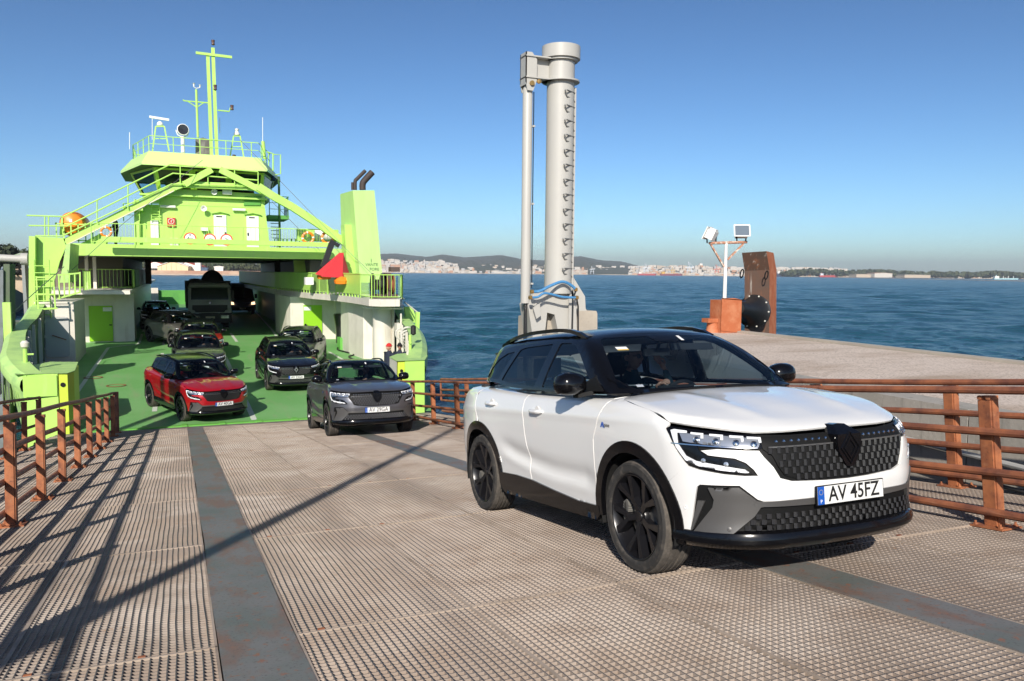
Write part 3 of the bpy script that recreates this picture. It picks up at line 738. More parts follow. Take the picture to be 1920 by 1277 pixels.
    # ---- grille
    gt_=[(0,.905),(-.11*.85,.897),(-.30,.893),(-.50,.897)]
    gr=[(0,.648),(-.15,.650),(-.36,.662),(-.44,.685),(-.475,.735),(-.50,.80),(-.545,.838),(-.545,.885),(-.50,.905),(-.30,.905),(-.12,.905)]
    grf=gr+[(-a,b) for a,b in gr[::-1][:-1]]
    gp=panel('grille',[(a*1.0,b) for a,b in grf],pr_front(lower),lower,TRIM,T,off=-.004,th=.02,sp=.05)
    mb=MB(); mch=MB(); pf=pr_front(lower)
    def tiles(mb,poly,z0,z1,cw,chh,depth):
        nxs=int(.62/cw)+1
        for i in range(-nxs,nxs+1):
            for j in range(int((z1-z0)/chh)):
                if (i+j)%2: continue
                y=i*cw; z=z0+(j+.5)*chh
                if not inpoly(np.array([[y,z]]),poly)[0]: continue
                a=pf(np.array([[y-cw*.52,z],[y+cw*.52,z]])); 
                hz=chh*.46
                x0,x1=a[0][0],a[1][0]; e=.004
                vs=[(x0+e,y-cw*.5,z-hz),(x0+e,y-cw*.5,z+hz),(x0/2+x1/2+depth,y-cw*.08,z+hz),(x0/2+x1/2+depth,y-cw*.08,z-hz),(x1+e,y+cw*.5,z+hz*.8),(x1+e,y+cw*.5,z-hz*.8)]
                mb.add(vs,[(0,3,2,1),(3,5,4,2),(1,2,4),(0,5,3)])
    inner=[(a*.965,.648+(b-.648)*.93+.006) for a,b in grf]
    tiles(mb,inner,.655,.848,.0255,.0385,.014)
    mb.build('grille_tiles',mat('grille_tile',(.03,.03,.032),.22,spec=.6),gp,kind='stuff')
    for k in range(8):
        for s in (-1,1):
            y=s*(.125+.048*k); x=float(pf(np.array([[y,.874]]))[0][0])
            mch.lathe((x-.004,y,.874),(1,0,0),[(.012,0),(.010,.008),(0,.010)],4,smooth=False)
    mch.build('chrome_studs',CHROME,gp,kind='stuff')
    mb=MB()
    for s in (-1,1):
        pts=[pf(np.array([[s*y,.846]]))[0]+np.array([.006,0,0]) for y in np.linspace(.09,.52,8)]
        for a,b in zip(pts[:-1],pts[1:]): mb.bar(a,b,.006,.009)
        mb.build('grille_bar',SATIN if badge_m is not CHROME else CHROME,gp); mb=MB()
    # badge housing + emblem
    hx=[(0,.706),(-.03,.71),(-.085,.80),(-.092,.85),(-.088,.895),(-.045,.948),(0,.952)]
    hx=hx+[(-a,b) for a,b in hx[::-1][1:-1]]
    q=[(3.622 if b<.9 else 3.60-(b-.9)*1.2,a,b) for a,b in hx]
    MB().prism(q,(-.09,0,0)).build('badge_housing',GLOSS,gp)
    diamond(gp,badge_m,3.617,0,.815)
    # lower grille
    lg=[(0,.505),(-.30,.512),(-.545,.506),(-.60,.478),(-.665,.392),(-.60,.382),(-.30,.376),(0,.372)]
    lgf=lg+[(-a,b) for a,b in lg[::-1][1:-1]]
    lp=panel('lower_grille',lgf,pr_front(lower),lower,TRIM,T,off=-.012,th=.02,sp=.06)
    mb=MB(); tiles(mb,[(a*.99,b) for a,b in lgf],.378,.505,.0265,.032,.012); mb.build('grille_tiles',_m['grille_tile'],lp,kind='stuff')
    top=[(3.575,0,.545),(3.56,-.264,.545),(3.513,-.56,.543),(3.50,-.60,.548),(3.485,-.61,.52),(3.513,-.55,.514),(3.56,-.27,.508),(3.575,0,.508)]
    q=[cy(p) for p in top]; q=q+[(-a,b) for a,b in q[::-1][1:-1]]
    panel('bumper_strip',q,pr_cyl(lower),lower,SATIN,T,off=.008,th=.02,sp=.05)
    # splitter lip
    mb=MB(); sec=[(-.02,.375),(.008,.36),(.020,.33),(.016,.30),(-.02,.268),(-.10,.25)]
    ths=np.linspace(-.98,.98,40)
    P0=pr_cyl(lower)(np.stack([ths*.9,np.full(40,.34)],1)); N0=gradn(lower,P0)
    vs=[];n=len(sec)
    for p,nn in zip(P0,N0):
        h=Vector((nn[0],nn[1],0)).normalized()
        for dx_,z in sec: vs.append((p[0]+h.x*dx_,p[1]+h.y*dx_,z))
    mb.add(vs,[(i*n+k,i*n+k+1,(i+1)*n+k+1,(i+1)*n+k) for i in range(39) for k in range(n-1)],0,True)
    mb.build('front_lip',GLOSS,T)
    # plate
    pl=MB().box((3.602,-.26,.500),(3.612,.26,.612)).box((3.612,-.255,.505),(3.6135,.255,.607),1).box((3.6135,-.255,.505),(3.6142,-.205,.607),2)
    pl=pl.build('number_plate',[TRIM,PWHITE,PBLUE],T); pl.parent=T
    tm=text_mesh(plate,.092,.0006,INK,bold=.0012)
    Mx=Matrix(((0,0,1,3.6145),(1,0,0,.024),(0,1,0,.5555),(0,0,0,1)))
    # measure width, scale to .40
    xs=[v.co.x for v in tm.vertices]; wd=max(xs)-min(xs); cx_=(max(xs)+min(xs))/2
    for v in tm.vertices: v.co.x=(v.co.x-cx_)*(.40/wd); v.co.y*=1.3
    inst(tm,'lettering',pl,M=Mx)
    tp=text_mesh('P',.03,.0006,WHITEP); inst(tp,'lettering',pl,M=Matrix(((0,0,1,3.6148),(1,0,0,-.230),(0,1,0,.522),(0,0,0,1))))
    mb=MB()
    for k in range(12):
        a=k*math.pi/6; mb.cbox((3.6146,-.230+.014*math.cos(a),.575+.014*math.sin(a)),(.0006,.003,.003))
    mb.build('star_ring',mat('plate_yellow',(.7,.5,.03),.5),pl)
    # ---- windshield, roof, rear
    pu=pr_side(upper,-1)
    apy=pr_side(upper,-1)(np.array([(2.36,1.142),(2.18,1.245),(2.0,1.352),(1.84,1.447),(1.72,1.512),(1.64,1.548)]))
    wo=[(0,1.118),(-.4,1.118),(-.70,1.126)]+[(p[1]-.002,p[2]) for p in apy]+[(-.56,1.568),(-.3,1.588),(0,1.592)]
    wf=wo+[(-a,b) for a,b in wo[::-1][1:-1]]
    wi=[(0,1.168),(-.4,1.168),(-.66,1.172),(-.735,1.185),(-.69,1.27),(-.60,1.455),(-.55,1.535),(-.50,1.552),(-.13,1.558),(-.10,1.515),(0,1.515)]
    wif=wi+[(-a,b) for a,b in wi[::-1][1:-1]]
    panel('windshield_border',wf,pr_front(upper),upper,GLOSS,T,off=.0,th=.01,sp=.05,holes=[wif])
    wsh=panel('windshield',wif,pr_front(upper),upper,G_FRONT,T,off=-.001,th=0,sp=.06)
    rq=pr_side(upper,-1)(np.array([(1.5,1.58),(1.2,1.595),(.8,1.60),(.4,1.589),(.15,1.570),(-.02,1.527)]))
    ro=[(1.70,0),(1.69,-.3),(1.64,-.55)]+[(p[0],p[1]) for p in rq]+[(-.30,-.47),(-.55,-.40),(-.62,0)]
    rf=ro+[(x,-y) for x,y in ro[::-1][1:-1]]
    panel('roof',rf,pr_top(upper),upper,ROOFB,T,off=.0,sp=.05)
    rw=[(0,1.15),(-.56,1.15),(-.56,1.2),(-.42,1.43),(0,1.45)]
    rwf=rw+[(-a,b) for a,b in rw[::-1][1:-1]]
    panel('rear_screen',rwf,pr_back(upper),upper,G_SIDE,T,sp=.08,th=0)
    tg=[(0,.55),(-.60,.55),(-.72,.8),(-.70,1.13),(0,1.14)]
    panel('tailgate',tg+[(-a,b) for a,b in tg[::-1][1:-1]],pr_back(lower),lower,paintm,T,sp=.08)
    rb=[(0,.25),(-.62,.25),(-.70,.54),(0,.54)]
    panel('rear_bumper',rb+[(-a,b) for a,b in rb[::-1][1:-1]],pr_back(lower),lower,TRIM,T,sp=.08)
    MB().prism([(-.45,-.42,1.50),(-.70,-.42,1.48),(-.72,0,1.485),(-.70,.42,1.48),(-.45,.42,1.50)],(0,0,.02)).build('spoiler',GLOSS,T)
    # cowl and wipers
    cw=[(2.425,-.76),(2.30,-.80),(2.30,.80),(2.425,.76),(2.45,.5),(2.475,.2),(2.475,-.2),(2.45,-.5)]
    panel('cowl',cw,pr_top(lower),lower,TRIM,T,off=-.012,th=0,sp=.08)
    for y0,y1,z1 in ((-.62,-.02,1.150),(.62,.05,1.152)):
        mb=MB(); a=pr_front(upper)(np.array([[y0,1.135],[y1,z1+.004],[(y0+y1)/2,1.148]]))
        mb.tube([tuple(a[0]+[.03,0,.0]),tuple(a[2]+[.022,0,.004]),tuple(a[1]+[.016,0,.006])],.008,6); mb.build('wiper',TRIM,T)
    mb=MB().prism([(-.22,0.03,1.57),(-.35,.03,1.57),(-.40,.03,1.66),(-.36,.03,1.66)],(0,-.06,0)); mb.build('roof_antenna',GLOSS,T)
    # windscreen stickers, sensor box
    def wsq(y0,z0,y1,z1,mt,nm,off=-.004):
        panel(nm,[(y0,z0),(y1,z0),(y1,z1),(y0,z1)],pr_front(upper),upper,mt,wsh,off=off,th=0,sp=.1)
    wsq(.135,1.515,.165,1.555,WHITEP,'toll_tag',.002); wsq(-.50,1.452,-.41,1.475,WHITEP,'sticker',.002); wsq(-.50,1.448,-.41,1.456,mat('yellow_ink',(.6,.4,.05),.5),'sticker',.0025)
    wsq(-.60,1.180,-.55,1.196,mat('grey_sticker',(.35,.38,.42),.5),'sticker',.002)
    # wheels
    for xc in (0,2.667):
        for s in (-1,1):
            wl=bpy.data.objects.new('wheel',None); COL.objects.link(wl); wl.parent=T; wl.empty_display_size=.1
            wl.scale=(1.02,1,1.02); wl.location=(xc,s*.785,.36); wl.rotation_euler=(0,.5 if xc else 1.1,0 if s>0 else math.pi)
            for me,nm in zip(WM,('tyre','rim','brake_disc','brake_caliper')): inst(me,nm,wl)
    # interior
    m=MB()
    m.prism([(2.33,-.74,1.10),(2.05,-.74,1.085),(1.72,-.74,1.02),(1.66,-.74,.88),(1.78,-.74,.6),(2.3,-.74,.55)],(0,1.48,0))
    m.box((-.3,-.7,.45),(2.2,.7,.5))
    m.bar((1.74,.12,1.02),(1.76,.12,1.16),.34,.02,up=(1,0,0)); 
    m.box((.7,-.12,.5),(1.7,.12,.74))
    m.build('dashboard',INTER,T)
    for s in (-1,1):
        st=MB(); 
        st.prism([(.55,s*.37-.24,.52),(1.15,s*.37-.24,.50),(1.16,s*.37-.24,.66),(.62,s*.37-.24,.62)],(0,.48,0))
        st.prism([(.62,s*.37-.22,.60),(.70,s*.37-.22,.62),(.52,s*.37-.22,1.20),(.40,s*.37-.22,1.22)],(0,.44,0))
        st.prism([(.475,s*.37-.13,1.24),(.39,s*.37-.13,1.24),(.37,s*.37-.11,1.42),(.44,s*.37-.11,1.42)],(0,.25,0))
        for k in (-1,1): st.box((.41,s*.37+k*.06-.01,1.18),(.43,s*.37+k*.06+.01,1.28))
        st.build('seat',INTER,T)
    MB().prism([(-.35,-.66,.5),(.25,-.66,.5),(.25,-.66,.66),(-.25,-.66,.66),(-.45,-.66,1.18),(-.53,-.66,1.18)],(0,1.32,0)).build('rear_seat',INTER,T)
    m=MB(); c=Vector((1.42,.37,1.02)); ax=Vector((.86,0,-.5)).normalized(); e1=Vector((0,1,0)); e2=ax.cross(e1)
    m.tube([c+(e1*math.cos(a)+e2*math.sin(a))*.185 for a in np.linspace(0,2*math.pi,24,endpoint=False)],.016,8,closed=True)
    m.bar(c-e1*.17,c+e1*.17,.03,.05,up=ax); m.bar(c,c+ax*.3,.06,.06); m.lathe(c-ax*.02,ax,[(0,0),(.06,.0),(.07,.04)],12)
    m.build('steering_wheel',INTER,T)
    for s in (-1,1):
        q=[(-.02*s+s*.16,1.50),(s*.55,1.49),(s*.57,1.44),(s*.15,1.445)]
        m=MB().prism([(1.70-(.02),a,b) for a,b in q],(-.02,0,-.004)); m.build('sun_visor',INTER2,T)
    MB().box((1.66,-.11,1.40),(1.68,.13,1.46)).bar((1.70,0,1.45),(1.74,0,1.53),.02,.02).build('interior_mirror',INTER,T)
    MB().prism([(1.62,-.58,1.545),(0,-.52,1.50),(-.5,-.36,1.45),(-.5,.36,1.45),(0,.52,1.50),(1.62,.58,1.545)],(0,0,.012)).build('headliner',INTER2,T)
    return t
PAINTED=('fender','front_door','rear_door','rear_quarter','hood','bumper','tailgate','door_handle','parking_sensor')
def recolour(o,old,new):
    for s in o.material_slots:
        if s.material==old: s.link='OBJECT'; s.material=new
    for c in o.children: recolour(c,old,new)
def place(o,x,y,z,yaw,slope=0.,roll=0.):
    """car local +x forward; yaw = heading angle of +x from world +X"""
    o.matrix_world=Matrix.Translation((x,y,z))@Matrix.Rotation(yaw,4,'Z')@Matrix.Rotation(slope,4,'Y')@Matrix.Rotation(roll,4,'X')
# white car on the ramp: axes fitted to the photograph
psi=.0189; O_=ramp(7.174,3.524,-.010); FW=-math.cos(psi)*RD+math.sin(psi)*Vector((1,0,0)); LF=RN.cross(FW)
CG='SUVs of the same type driving off the ferry'
white=make_suv('white SUV with black roof in the foreground, plate AV 45FZ','AV 45FZ',P_WHITE,GLOSS,CG)
white.matrix_world=Matrix(((FW.x,LF.x,RN.x,O_.x),(FW.y,LF.y,RN.y,O_.y),(FW.z,LF.z,RN.z,O_.z),(0,0,0,1)))
def steer(car,a):
    for c in car.children:
        if c.name.startswith('wheel') and 'arch' not in c.name and c.location.x>1: c.rotation_euler.z+=a
# ------------------------------------------------------------------ ferry
LIME=mat('lime_paint',(.46,.755,.15),.38,noise=[(.9,(.41,.69,.15),.42,.7),((3,3,.35),(.50,.62,.22),.58,.75),((9,9,.9),(.38,.30,.12),.70,.78)],bump=(1.3,.5,.03))
LIMED=mat('lime_paint_dull',(.44,.66,.21),.5,noise=[(2,(.30,.50,.18),.45,.7)])
DECKG=mat('green_deck',(.15,.38,.11),.6,noise=[(.5,(.19,.42,.15),.4,.65),((2.5,.5,1),(.24,.36,.16),.54,.74),(9,(.21,.22,.10),.64,.78)],bump=((60,8,8),.25,.004))
BULKG=mat('green_bulwark',(.10,.34,.06),.5,noise=[(1.5,(.08,.28,.06),.45,.7)])
CREAM=mat('cream_paint',(.70,.66,.58),.45,noise=[(1.1,(.60,.56,.49),.45,.7),((7,7,.6),(.50,.43,.33),.60,.80)])
GDOOR=mat('green_door_paint',(.27,.56,.02),.4)
YELL=mat('yellow_green_paint',(.58,.72,.07),.4,noise=[((5,5,1.5),(.5,.35,.05),.6,.75)])
LINEW=mat('deck_line_white',(.62,.66,.58),.6,noise=[(6,(.35,.5,.3),.55,.7)])
WPAINT=mat('white_paint',(.78,.78,.75),.4)
REDP=mat('red_box_paint',(.55,.05,.035),.4)
ORNG=mat('orange_plastic',(.85,.24,.02),.4)
SOOT=mat('exhaust_soot',(.045,.032,.03),.7)
DGLASS=mat('bridge_glass_dark',(.02,.035,.04),.06,spec=.6)
REDCL=mat('red_canvas',(.62,.035,.045),.75)
STAIN=mat('rust_stain',(.25,.09,.04),.8)
ROPE=mat('rope_white',(.6,.58,.52),.9)
BLUEH=mat('blue_hose',(.05,.20,.42),.45,noise=[(20,(.12,.32,.5),.5,.7)])
WIRE=mat('steel_wire',(.12,.12,.12),.5)
fy=thing('ferry','lime green car ferry with raised bridge, moored bow-first at the ramp','ferry',(2,24,-4.33))
FI=Matrix.Translation((-2,-24,4.33))
def part(mb,name,mats,parent=None,kind=None,label=None):
    o=mb.build(name,mats,parent or fy,kind,label)
    if parent is None: o.matrix_parent_inverse=FI
    return o
def sub(mb,name,mats,parent): return mb.build(name,mats,parent)   # parents sit at world origin space via inverse
P=lambda px,py,y: at(px,py,y=y)
def railing(base,h,posts=1.4,bal=.11,mid=(),rr=.022,br=.010,m_=LIME,parent=None,name='railing',bottom=.10,top2=False):
    """base: polyline of 3-D points; vertical balusters are separate pieces"""
    base=[Vector(p) for p in base]; mb=MB(); up=Vector((0,0,h))
    mb.tube([p+up for p in base],rr,6)
    if bal: mb.tube([p+Vector((0,0,bottom)) for p in base],rr*.8,6)
    for k in mid: mb.tube([p+Vector((0,0,k)) for p in base],rr*.7,6)
    segs=[(a,b,(b-a).length) for a,b in zip(base[:-1],base[1:])]; tot=sum(s[2] for s in segs)
    def pt(d):
        for a,b,l in segs:
            if d<=l+1e-6: return a.lerp(b,d/l if l else 0)
            d-=l
        return base[-1]
    n=max(1,round(tot/posts))
    for k in range(n+1):
        p=pt(tot*k/n); mb.tube([p,p+up],rr*1.0,6)
    o=part(mb,name,m_,parent)
    if bal:
        bm_=MB().tube([(0,0,bottom),(0,0,h)],br,5,cap=False).mesh('baluster',m_); nb=int(tot/bal)
        for k in range(1,nb):
            c=inst(bm_,'baluster',o,tuple(pt(tot*k/nb)))
    return o
# deck
m=MB(); ys=[23.72]+list(np.arange(26,92,2))+[92]
def dx(y): # inner half width of the well
    return float(itp(np.array([float(y)]),[23.7,28,33,92],[5.3,6.2,6.6,6.6])[0])
for a,b in zip(ys[:-1],ys[1:]):
    m.add([(2-dx(a),a,deckz(a)),(2+dx(a),a,deckz(a)),(2+dx(b),b,deckz(b)),(2-dx(b),b,deckz(b))],[(0,1,2,3)])
deck=part(m,'deck',DECKG)
m=MB().box((-2.4,23.66,-4.45),(6.4,23.95,-4.322))
for k in range(9): m.box((-2.0+k*1.0,23.6,-4.34),(-1.85+k*1.0,23.9,-4.30))
part(m,'deck_lip',mat('deck_lip_green',(.14,.42,.07),.5,noise=[(4,(.2,.2,.08),.6,.75)]))
def line(pts,w_):
    m=MB()
    for (x0,y0),(x1,y1) in zip(pts[:-1],pts[1:]):
        n=max(1,int(abs(y1-y0)/2)); 
        for k in range(n):
            a=(x0+(x1-x0)*k/n,y0+(y1-y0)*k/n); b=(x0+(x1-x0)*(k+1)/n,y0+(y1-y0)*(k+1)/n)
            t=Vector((b[0]-a[0],b[1]-a[1],0)).normalized(); s_=Vector((t.y,-t.x,0))*w_/2
            m.add([(a[0]-s_.x,a[1]-s_.y,deckz(a[1])+.006),(a[0]+s_.x,a[1]+s_.y,deckz(a[1])+.006),(b[0]+s_.x,b[1]+s_.y,deckz(b[1])+.006),(b[0]-s_.x,b[1]-s_.y,deckz(b[1])+.006)],[(0,1,2,3)])
    return sub(m,'lane_line',LINEW,deck)
line([(1.9,38.5),(1.95,23.9)],.16)
for y in (26.0,32,38,43.5,49): line([(-.74,y),(-.74,y+2.2)],.14)
for y in (44.2,52,60): line([(2.8,y),(2.75,y+4.6)],.14)
line([(-3.22,29.2),(-3.18,42.9),(-1.9,44.3),(-1.95,60),(-1.95,85)],.14)
line([(6.82,35.5),(6.69,38.9)],.13); line([(5.05,46.1),(6.3,75)],.14)
# drain covers on the deck
for (x,y) in ((-2.1,31.2),(-3.0,33.3)):
    m=MB().lathe((x,y,deckz(y)+.008),(0,0,1),[(.33,0),(.33,.01),(.27,.01),(.27,0)],24); sub(m,'drain_ring',STAIN,deck)
# hull
m=MB()
def hullside(s):
    prof=[]
    for y in (23.5,26,29,32,36,40,60,92): 
        xo=2+s*float(itp(np.array([float(y)]),[23.5,26,29,32,36,40,92],[4.9,6.0,6.7,7.1,7.8,8.2,8.2])[0]); prof.append((xo,y))
    for (x0,y0),(x1,y1) in zip(prof[:-1],prof[1:]):
        m.add([(x0,y0,-4.4),(x1,y1,-4.4),(x1-s*.3,y1,-7),(x0-s*.5,y0+.6,-7)],[(0,1,2,3)])
        m.add([(x0,y0,-4.4),(x1,y1,-4.4),(2,y1,-4.45),(2,y0,-4.45)],[(0,1,2,3)])
    return prof
for s in (-1,1): hullside(s)
m.box((-2.8,23.75,-7),(6.8,24.0,-4.46)); m.box((-6.2,91.6,-7),(10.2,92,-2.2))
part(m,'hull',mat('hull_green',(.20,.42,.09),.5,noise=[(1,(.13,.30,.08),.45,.7)]))
m=MB().box((-4.6,90.8,-3.6),(8.8,91.2,-2.15)); part(m,'stern_bulwark',BULKG)
m=MB().box((-2.6,90.2,-3.6),(-1.9,90.7,-1.9)); part(m,'stern_locker',CREAM)
# bow bulwarks with the thick cap and bow boxes
for s in (-1,1):
    if s>0: outer=[(6.85,23.7,-2.74),(7.1,24.4,-2.66),(7.6,26,-2.38),(8.35,29,-2.2),(8.9,32,-2.05),(9.2,34,-1.87),(9.5,36,-1.6),(9.8,38,-1.5)]
    else: outer=[(-3.64,23.6,-2.74),(-3.95,24.1,-2.6),(-4.35,25.2,-2.35),(-4.6,27,-2.2),(-4.95,29.5,-2.06),(-5.2,32,-1.97),(-5.3,34.5,-1.82),(-5.4,37,-1.45)]
    outer=[Vector(p) for p in spline(outer,4)]
    m=MB(); n=len(outer)
    secs=[]
    for i,p in enumerate(outer):
        t=(outer[min(i+1,n-1)]-outer[max(i-1,0)]); nn=Vector((t.y,-t.x,0)).normalized()*s
        if nn.x*s<0: nn=-nn
        wcap=.42
        bul=.16 # rubbing strake bulge
        secs.append([p-nn*wcap+Vector((0,0,0)),p-nn*wcap*.25,p+nn*.0,p+nn*bul+Vector((0,0,-.14)),p+nn*(bul+.03)+Vector((0,0,-.28)),p+nn*bul+Vector((0,0,-.40)),p-nn*.02+Vector((0,0,-.50)),p-nn*.35+Vector((0,0,-2.4)),p-nn*.6+Vector((0,0,-3.6))])
    k=len(secs[0]); vs=[v for S in secs for v in S]
    m.add(vs,[(i*k+j,i*k+j+1,(i+1)*k+j+1,(i+1)*k+j) for i in range(n-1) for j in range(k-1)],0,True)
    part(m,'bow_bulwark',LIMED if s>0 else LIMED)
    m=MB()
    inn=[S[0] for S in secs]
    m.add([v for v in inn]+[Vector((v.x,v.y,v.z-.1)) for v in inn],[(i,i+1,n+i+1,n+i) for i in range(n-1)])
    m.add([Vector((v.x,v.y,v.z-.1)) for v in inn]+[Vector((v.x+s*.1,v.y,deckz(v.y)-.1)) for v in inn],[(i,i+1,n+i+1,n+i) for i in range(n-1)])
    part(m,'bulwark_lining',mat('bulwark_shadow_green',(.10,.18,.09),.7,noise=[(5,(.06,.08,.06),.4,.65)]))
    # frames of the bulwark
    for i in range(3,n-2,3):
        q=inn[i]; m=MB().bar(q+Vector((-s*.03,0,-.06)),Vector((q.x-s*.05,q.y,deckz(q.y))),.05,.12,up=(1,0,0)); part(m,'bulwark_frame',CREAM)
def boxpoly(name,poly,z0,z1,mt,chamf=0):
    """prism with plan polygon"""
    m=MB(); n=len(poly); m.add([(x,y,z0) for x,y in poly]+[(x,y,z1) for x,y in poly],[tuple(range(n))[::-1],tuple(range(n,2*n))]+[(i,(i+1)%n,(i+1)%n+n,i+n) for i in range(n)]); return part(m,name,mt)
lb=boxpoly('bow_box',[(-3.72,23.62),(-2.94,23.5),(-2.94,24.9),(-3.9,25.2)],-4.9,-2.73,LIME)
b2=boxpoly('bow_box',[(-2.93,23.54),(-2.72,23.54),(-2.62,24.0),(-2.66,25.5),(-2.93,25.5)],-4.35,-2.74,YELL)
m=MB().lathe((-2.83,23.53,-3.02),(0,-1,0),[(.06,0),(.06,.012),(.0,.013)],12); sub(m,'hole',DARK,b2)
m=MB().box((-3.72,23.47,-3.3),(-2.96,23.52,-2.76)); part(m,'bow_plate',LIME)
m=MB().add([(-3.9,23.6,-2.72),(-2.72,23.5,-2.72),(-2.6,24.1,-2.72),(-2.75,26.3,-2.72),(-3.5,26.6,-2.72),(-4.2,25.0,-2.72)],[(0,1,2,3,4,5)]).add([(-3.9,23.6,-2.735),(-2.72,23.5,-2.735),(-2.6,24.1,-2.735),(-2.75,26.3,-2.735),(-3.5,26.6,-2.735),(-4.2,25.0,-2.735)],[(5,4,3,2,1,0)]); part(m,'bow_box_top',LIMED)
rb_=boxpoly('bow_box',[(6.36,23.62),(6.98,23.62),(7.3,24.6),(6.8,24.95),(6.36,24.8)],-4.9,-2.72,LIME)
b3=boxpoly('bow_box',[(6.14,23.64),(6.355,23.64),(6.355,24.7),(6.18,24.7)],-4.35,-2.73,YELL)
m=MB().lathe((6.25,23.63,-3.02),(0,-1,0),[(.05,0),(.05,.012),(.0,.013)],12); sub(m,'hole',DARK,b3)
m=MB().add([(6.16,24.75,-4.3),(6.12,23.7,-4.3),(6.12,23.7,-2.74),(6.16,24.75,-2.70)],[(0,1,2,3)]).add([(6.17,24.75,-4.3),(6.13,23.7,-4.3),(6.13,23.7,-2.74),(6.17,24.75,-2.70)],[(3,2,1,0)]); part(m,'bow_box_side',CREAM)
m=MB().add([(6.1,23.6,-2.71),(6.98,23.6,-2.71),(7.4,24.7,-2.70),(7.7,26.0,-2.69),(6.6,25.5,-2.69),(6.15,24.75,-2.70)],[(0,1,2,3,4,5)]).add([(6.1,23.6,-2.725),(6.98,23.6,-2.725),(7.4,24.7,-2.715),(7.7,26.0,-2.705),(6.6,25.5,-2.705),(6.15,24.75,-2.715)],[(5,4,3,2,1,0)]); part(m,'bow_box_top',LIMED)
# white lettering strokes on the left bow (worn, only partly legible)
m=MB()
for k in range(7):
    y=24.2+k*.22; x=-3.98-.17*k*.6; zt=-3.25+.02*k
    m.add([(x-.015,y,zt-.42),(x-.015,y+.09,zt-.42),(x-.03,y+.09,zt),(x-.03,y,zt)],[(0,1,2,3)])
part(m,'name_strokes',WPAINT)
# bitts, posts and gear on the bow boxes
for (px,py,yy,h_) in ((48,683,24.6,.45),(802,668,25.2,.0)):
    if h_:
        p=P(px,py,yy); part(MB().tube([(p.x,p.y,-2.75),(p.x,p.y,-2.15)],.055,10).tube([(p.x,p.y,-2.3),(p.x+.2,p.y,-2.3)],.025,6),'bollard_post',LIME)
        part(MB().lathe((p.x,p.y,-2.15),(0,0,1),[(.03,0),(.1,.06),(.11,.16),(.06,.22),(0,.22)],12),'bow_lamp',CREAM)
p=P(769,655,25.2); part(MB().tube([(p.x,p.y,-2.7),(p.x,p.y,-2.05)],.05,10).tube([(p.x-.02,p.y,-2.3),(p.x-.02,p.y-.1,-2.3)],.04,6),'bollard_post',LIME)
p=P(775,640,25.6); part(MB().lathe((p.x,p.y,-2.1),(0,0,1),[(.02,0),(.09,.05),(.09,.3),(.03,.34),(0,.34)],12),'bow_lamp',mat('black_lamp',(.02,.02,.02),.5))
# tall green posts that carry the cables
a=P(16,642,30); part(MB().bar((a.x,30,-2.6),(a.x,30,-1.1),.22,.2,up=(0,1,0)),'cable_post',LIME)
a=P(782,600,30); part(MB().bar((P(782,640,31).x,31,-2.3),(P(783,600,31).x,31,P(783,585,31).z),.14,.2,up=(0,1,0)),'cable_post',LIME)
part(MB().tube([P(18,592,30),P(50,562,34),P(120,500,37)],.016,6),'cable',WIRE)
part(MB().tube([P(782,585,31),P(758,566,34)],.03,6),'cable',ROPE)
# inner safety loops (white) beside the boxes
for pts in ([(120,800,23.9),(120,745,23.9),(124,740,23.9),(131,739,23.9),(134,745,23.9),(134,790,24.2)],[(751,712,23.8),(760,711,23.8),(764,716,23.8),(764,745,23.8)]):
    part(MB().tube([P(*q) for q in pts],.025,6),'safety_loop',WPAINT)
for x in np.arange(-2.9,-1.0,.42): pass
# left near casing (white, small hatch) and right near casing
part(MB().box((-5.3,37.0,-4.0),(-3.95,41.0,-1.42)),'casing',CREAM)
cz=MB().prism([(-3.94,36.95,-1.35),(-5.35,36.95,-1.35),(-5.35,41,-1.35),(-3.94,41,-1.35)],(0,0,-.07)); part(cz,'casing_top',CREAM)
hat=part(MB().add(*(lambda L:([(x,36.985,z) for x,z in L]+[(x,36.93,z) for x,z in L],[tuple(range(len(L))),tuple(range(len(L),2*len(L)))[::-1]]+[(i,(i+1)%len(L),(i+1)%len(L)+len(L),i+len(L)) for i in range(len(L))]))(rnd_poly([(-5.0,-3.6),(-4.15,-3.6),(-4.15,-1.95),(-5.0,-1.95)],.15))),'hatch_door',mat('hatch_grey',(.50,.50,.48),.5))
for z in (-2.2,-2.8,-3.3): sub(MB().box((-5.07,36.88,z),(-4.97,36.95,z+.1)),'hinge',CREAM,hat)
sub(MB().bar((-4.75,36.9,-2.7),(-4.25,36.9,-2.9),.03,.03),'hatch_bar',STAIN,hat)
part(MB().box((-5.05,36.6,-3.92),(-3.98,36.93,-3.82)),'red_step',REDP)
part(MB().box((-5.95,35.6,-4.0),(-5.35,36.5,-2.35)),'red_locker',mat('dark_red',(.16,.03,.025),.5))
# main casings with doors
part(MB().box((-6.0,45.5,-4.0),(-2.12,47.5,-1.06)),'casing',CREAM)
part(MB().box((-6.0,47.5,-4.0),(-2.5,88,-1.1)),'casing',CREAM)
gd=part(MB().box((-4.2,45.44,-3.68),(-3.12,45.495,-1.87)),'casing_door',GDOOR,label='lime green door in the left casing')
sub(MB().box((-3.55,45.42,-2.15),(-3.15,45.438,-1.95)),'notice',WPAINT,gd); sub(MB().cbox((-3.22,45.42,-2.85),(.12,.05,.05)),'door_handle',DARK,gd)
part(MB().box((-6.0,40.9,-1.16),(-2.05,88,-.98)),'side_platform',CREAM)
